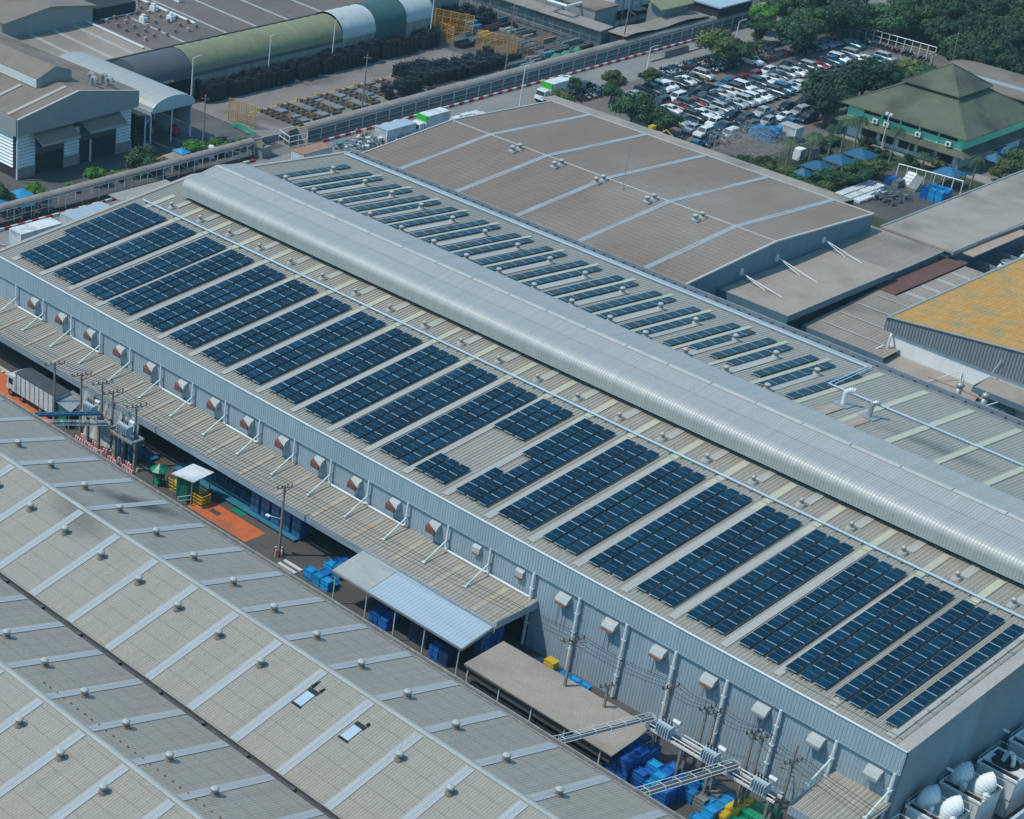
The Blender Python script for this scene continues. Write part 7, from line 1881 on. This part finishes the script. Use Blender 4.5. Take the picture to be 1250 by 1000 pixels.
# palms
def palm_meshes(seed):
    r = random.Random(seed); m = MB(); N_ = 17
    for k in range(N_):
        a = 2 * PI * k / N_ + r.uniform(-.15, .15); up = r.uniform(.2, 1.0); L_ = r.uniform(2.0, 2.6)
        P = []
        for j in range(9):
            t = j / 8; P.append(V(math.cos(a) * L_ * t * (1 - .15 * t), math.sin(a) * L_ * t * (1 - .15 * t), up * t * 1.5 - 2.1 * t * t))
        side = V(-math.sin(a), math.cos(a), 0)
        for j in range(8):
            p, q = P[j], P[j + 1]
            for s in (-1, 1):
                w_ = .55 * math.sin(PI * (j + 1) / 9.5) + .1
                for f in (0, .5):
                    b_ = p.lerp(q, f); e = p.lerp(q, f + .33)
                    tip = b_ + side * s * w_ + (q - p) * .8 - V(0, 0, .25 * w_ + .05)
                    m.poly([b_, e, tip])
        m.path([tuple(v) for v in P], .03, 3)
    o = m.build('palm_crown', M['leaf_palm']); c = o.data; bpy.data.objects.remove(o); return c
PM = [palm_meshes(i) for i in range(3)]
mt_ = MB(); P = [(.0, 0, 0), (.06, .03, 1.6), (.02, .05, 3.4), (0, 0, 5.2)]
for a, b_, r0, r1 in zip(P, P[1:], (.2, .15, .13), (.15, .13, .11)): mt_.tube(a, b_, r0, 7, r1)
o = mt_.build('trunk', M['palmtrunk']); PT = o.data; bpy.data.objects.remove(o)
for i, (x, y, h, l) in enumerate(((20.6, 150.4, 4.6, 'palm nearest the car park scaffold, first of the row'), (22.8, 153.6, 5.4, 'second palm of the row beside the cabinets'), (22.8, 159.6, 5.6, 'third palm of the row left of the hall'), (22.6, 163.9, 5.8, 'fourth palm of the row left of the hall'), (22.8, 167.8, 5.6, 'fifth palm close to the hall corner'),
                              (31.0, 165.6, 6.4, 'tall palm in front of the mint green wall'), (35.6, 168.6, 2.6, 'short bright palm by the footpath'), (45.8, 166.6, 5.6, 'palm right of the large blue pavilion'))):
    t = thing('palm_tree', l, 'palm tree', (x, y, 0), 'palms around the hall')
    c = bpy.data.objects.new('trunk', PT); COL.objects.link(c); c.parent = t; c.scale = (1, 1, h / 5.2); c.rotation_euler = (0, 0, i)
    c = bpy.data.objects.new('palm_crown', PM[i % 3]); COL.objects.link(c); c.parent = t; c.location = (0, 0, h); c.rotation_euler = (0, 0, i * 1.3); c.scale = (.9, .9, .9)

# ------------------------------------------------------------------ LIGHT, SKY, CAMERA
w = bpy.data.worlds.new('World'); S.world = w; w.use_nodes = True
nt = w.node_tree; bg = nt.nodes['Background']
sky = nt.nodes.new('ShaderNodeTexSky'); sky.sky_type = 'NISHITA'; sky.sun_disc = False
d = Vector((-.50, -.66, 1.22)).normalized()       # towards the sun
el = math.asin(d.z)
sky.sun_elevation = el; sky.sun_rotation = math.atan2(d.x, d.y)
sky.air_density = 1.3; sky.dust_density = .6; sky.ozone_density = 2.0
tint = nt.nodes.new('ShaderNodeMixRGB'); tint.blend_type = 'MULTIPLY'; tint.inputs[0].default_value = 1; tint.inputs[2].default_value = (.6, 1.03, 1.12, 1)
nt.links.new(sky.outputs[0], tint.inputs[1]); nt.links.new(tint.outputs[0], bg.inputs['Color']); bg.inputs['Strength'].default_value = .155
su = bpy.data.lights.new('sun', 'SUN'); su.energy = 3.5; su.angle = math.radians(1.2); su.color = (1, .925, .79)
so = bpy.data.objects.new('sun', su); COL.objects.link(so); so.rotation_euler = d.to_track_quat('Z', 'Y').to_euler()
cam = bpy.data.cameras.new('camera'); co = bpy.data.objects.new('camera', cam); COL.objects.link(co); S.camera = co
Rr = ((0.6280478227442674, 0.7776179776987817, 0.02943149852291188), (0.435410425097612, -0.3198121651197581, -0.8415093230355919), (-0.6449602267287216, 0.5413228794344094, -0.5394403082238559))
mw = Matrix(((Rr[0][0], -Rr[1][0], -Rr[2][0]), (Rr[0][1], -Rr[1][1], -Rr[2][1]), (Rr[0][2], -Rr[1][2], -Rr[2][2]))).to_4x4()
mw.translation = (192.492, -146.675, 115.008)
co.matrix_world = mw
cam.sensor_fit = 'HORIZONTAL'; cam.sensor_width = 36; cam.lens = 2348.33 / 1250 * 36
cam.shift_x = (625 - 117.424) / 1250; cam.shift_y = (715.033 - 500) / 1250
cam.clip_start = 1; cam.clip_end = 6000
S.view_settings.view_transform = 'Standard'; S.view_settings.look = 'None'; S.view_settings.exposure = 0
S.render.resolution_x = 1024; S.render.resolution_y = 819
S.cycles.max_bounces = 5; S.cycles.diffuse_bounces = 2; S.cycles.glossy_bounces = 2; S.cycles.transparent_max_bounces = 4

# thin daylight haze over the whole site
hz = MB(); hz.box(-700, 400, -260, 900, -2, 130)
hm = bpy.data.materials.new('haze'); hm.use_nodes = True; hn = hm.node_tree
for n_2 in list(hn.nodes):
    if n_2.type == 'BSDF_PRINCIPLED': hn.nodes.remove(n_2)
vs_ = hn.nodes.new('ShaderNodeVolumeScatter'); vs_.inputs['Density'].default_value = .00012; vs_.inputs['Color'].default_value = (.55, .85, 1, 1); vs_.inputs['Anisotropy'].default_value = .2
hn.links.new(vs_.outputs[0], hn.nodes['Material Output'].inputs['Volume'])
hz.build('haze', hm, kind='structure')
S.cycles.volume_bounces = 0
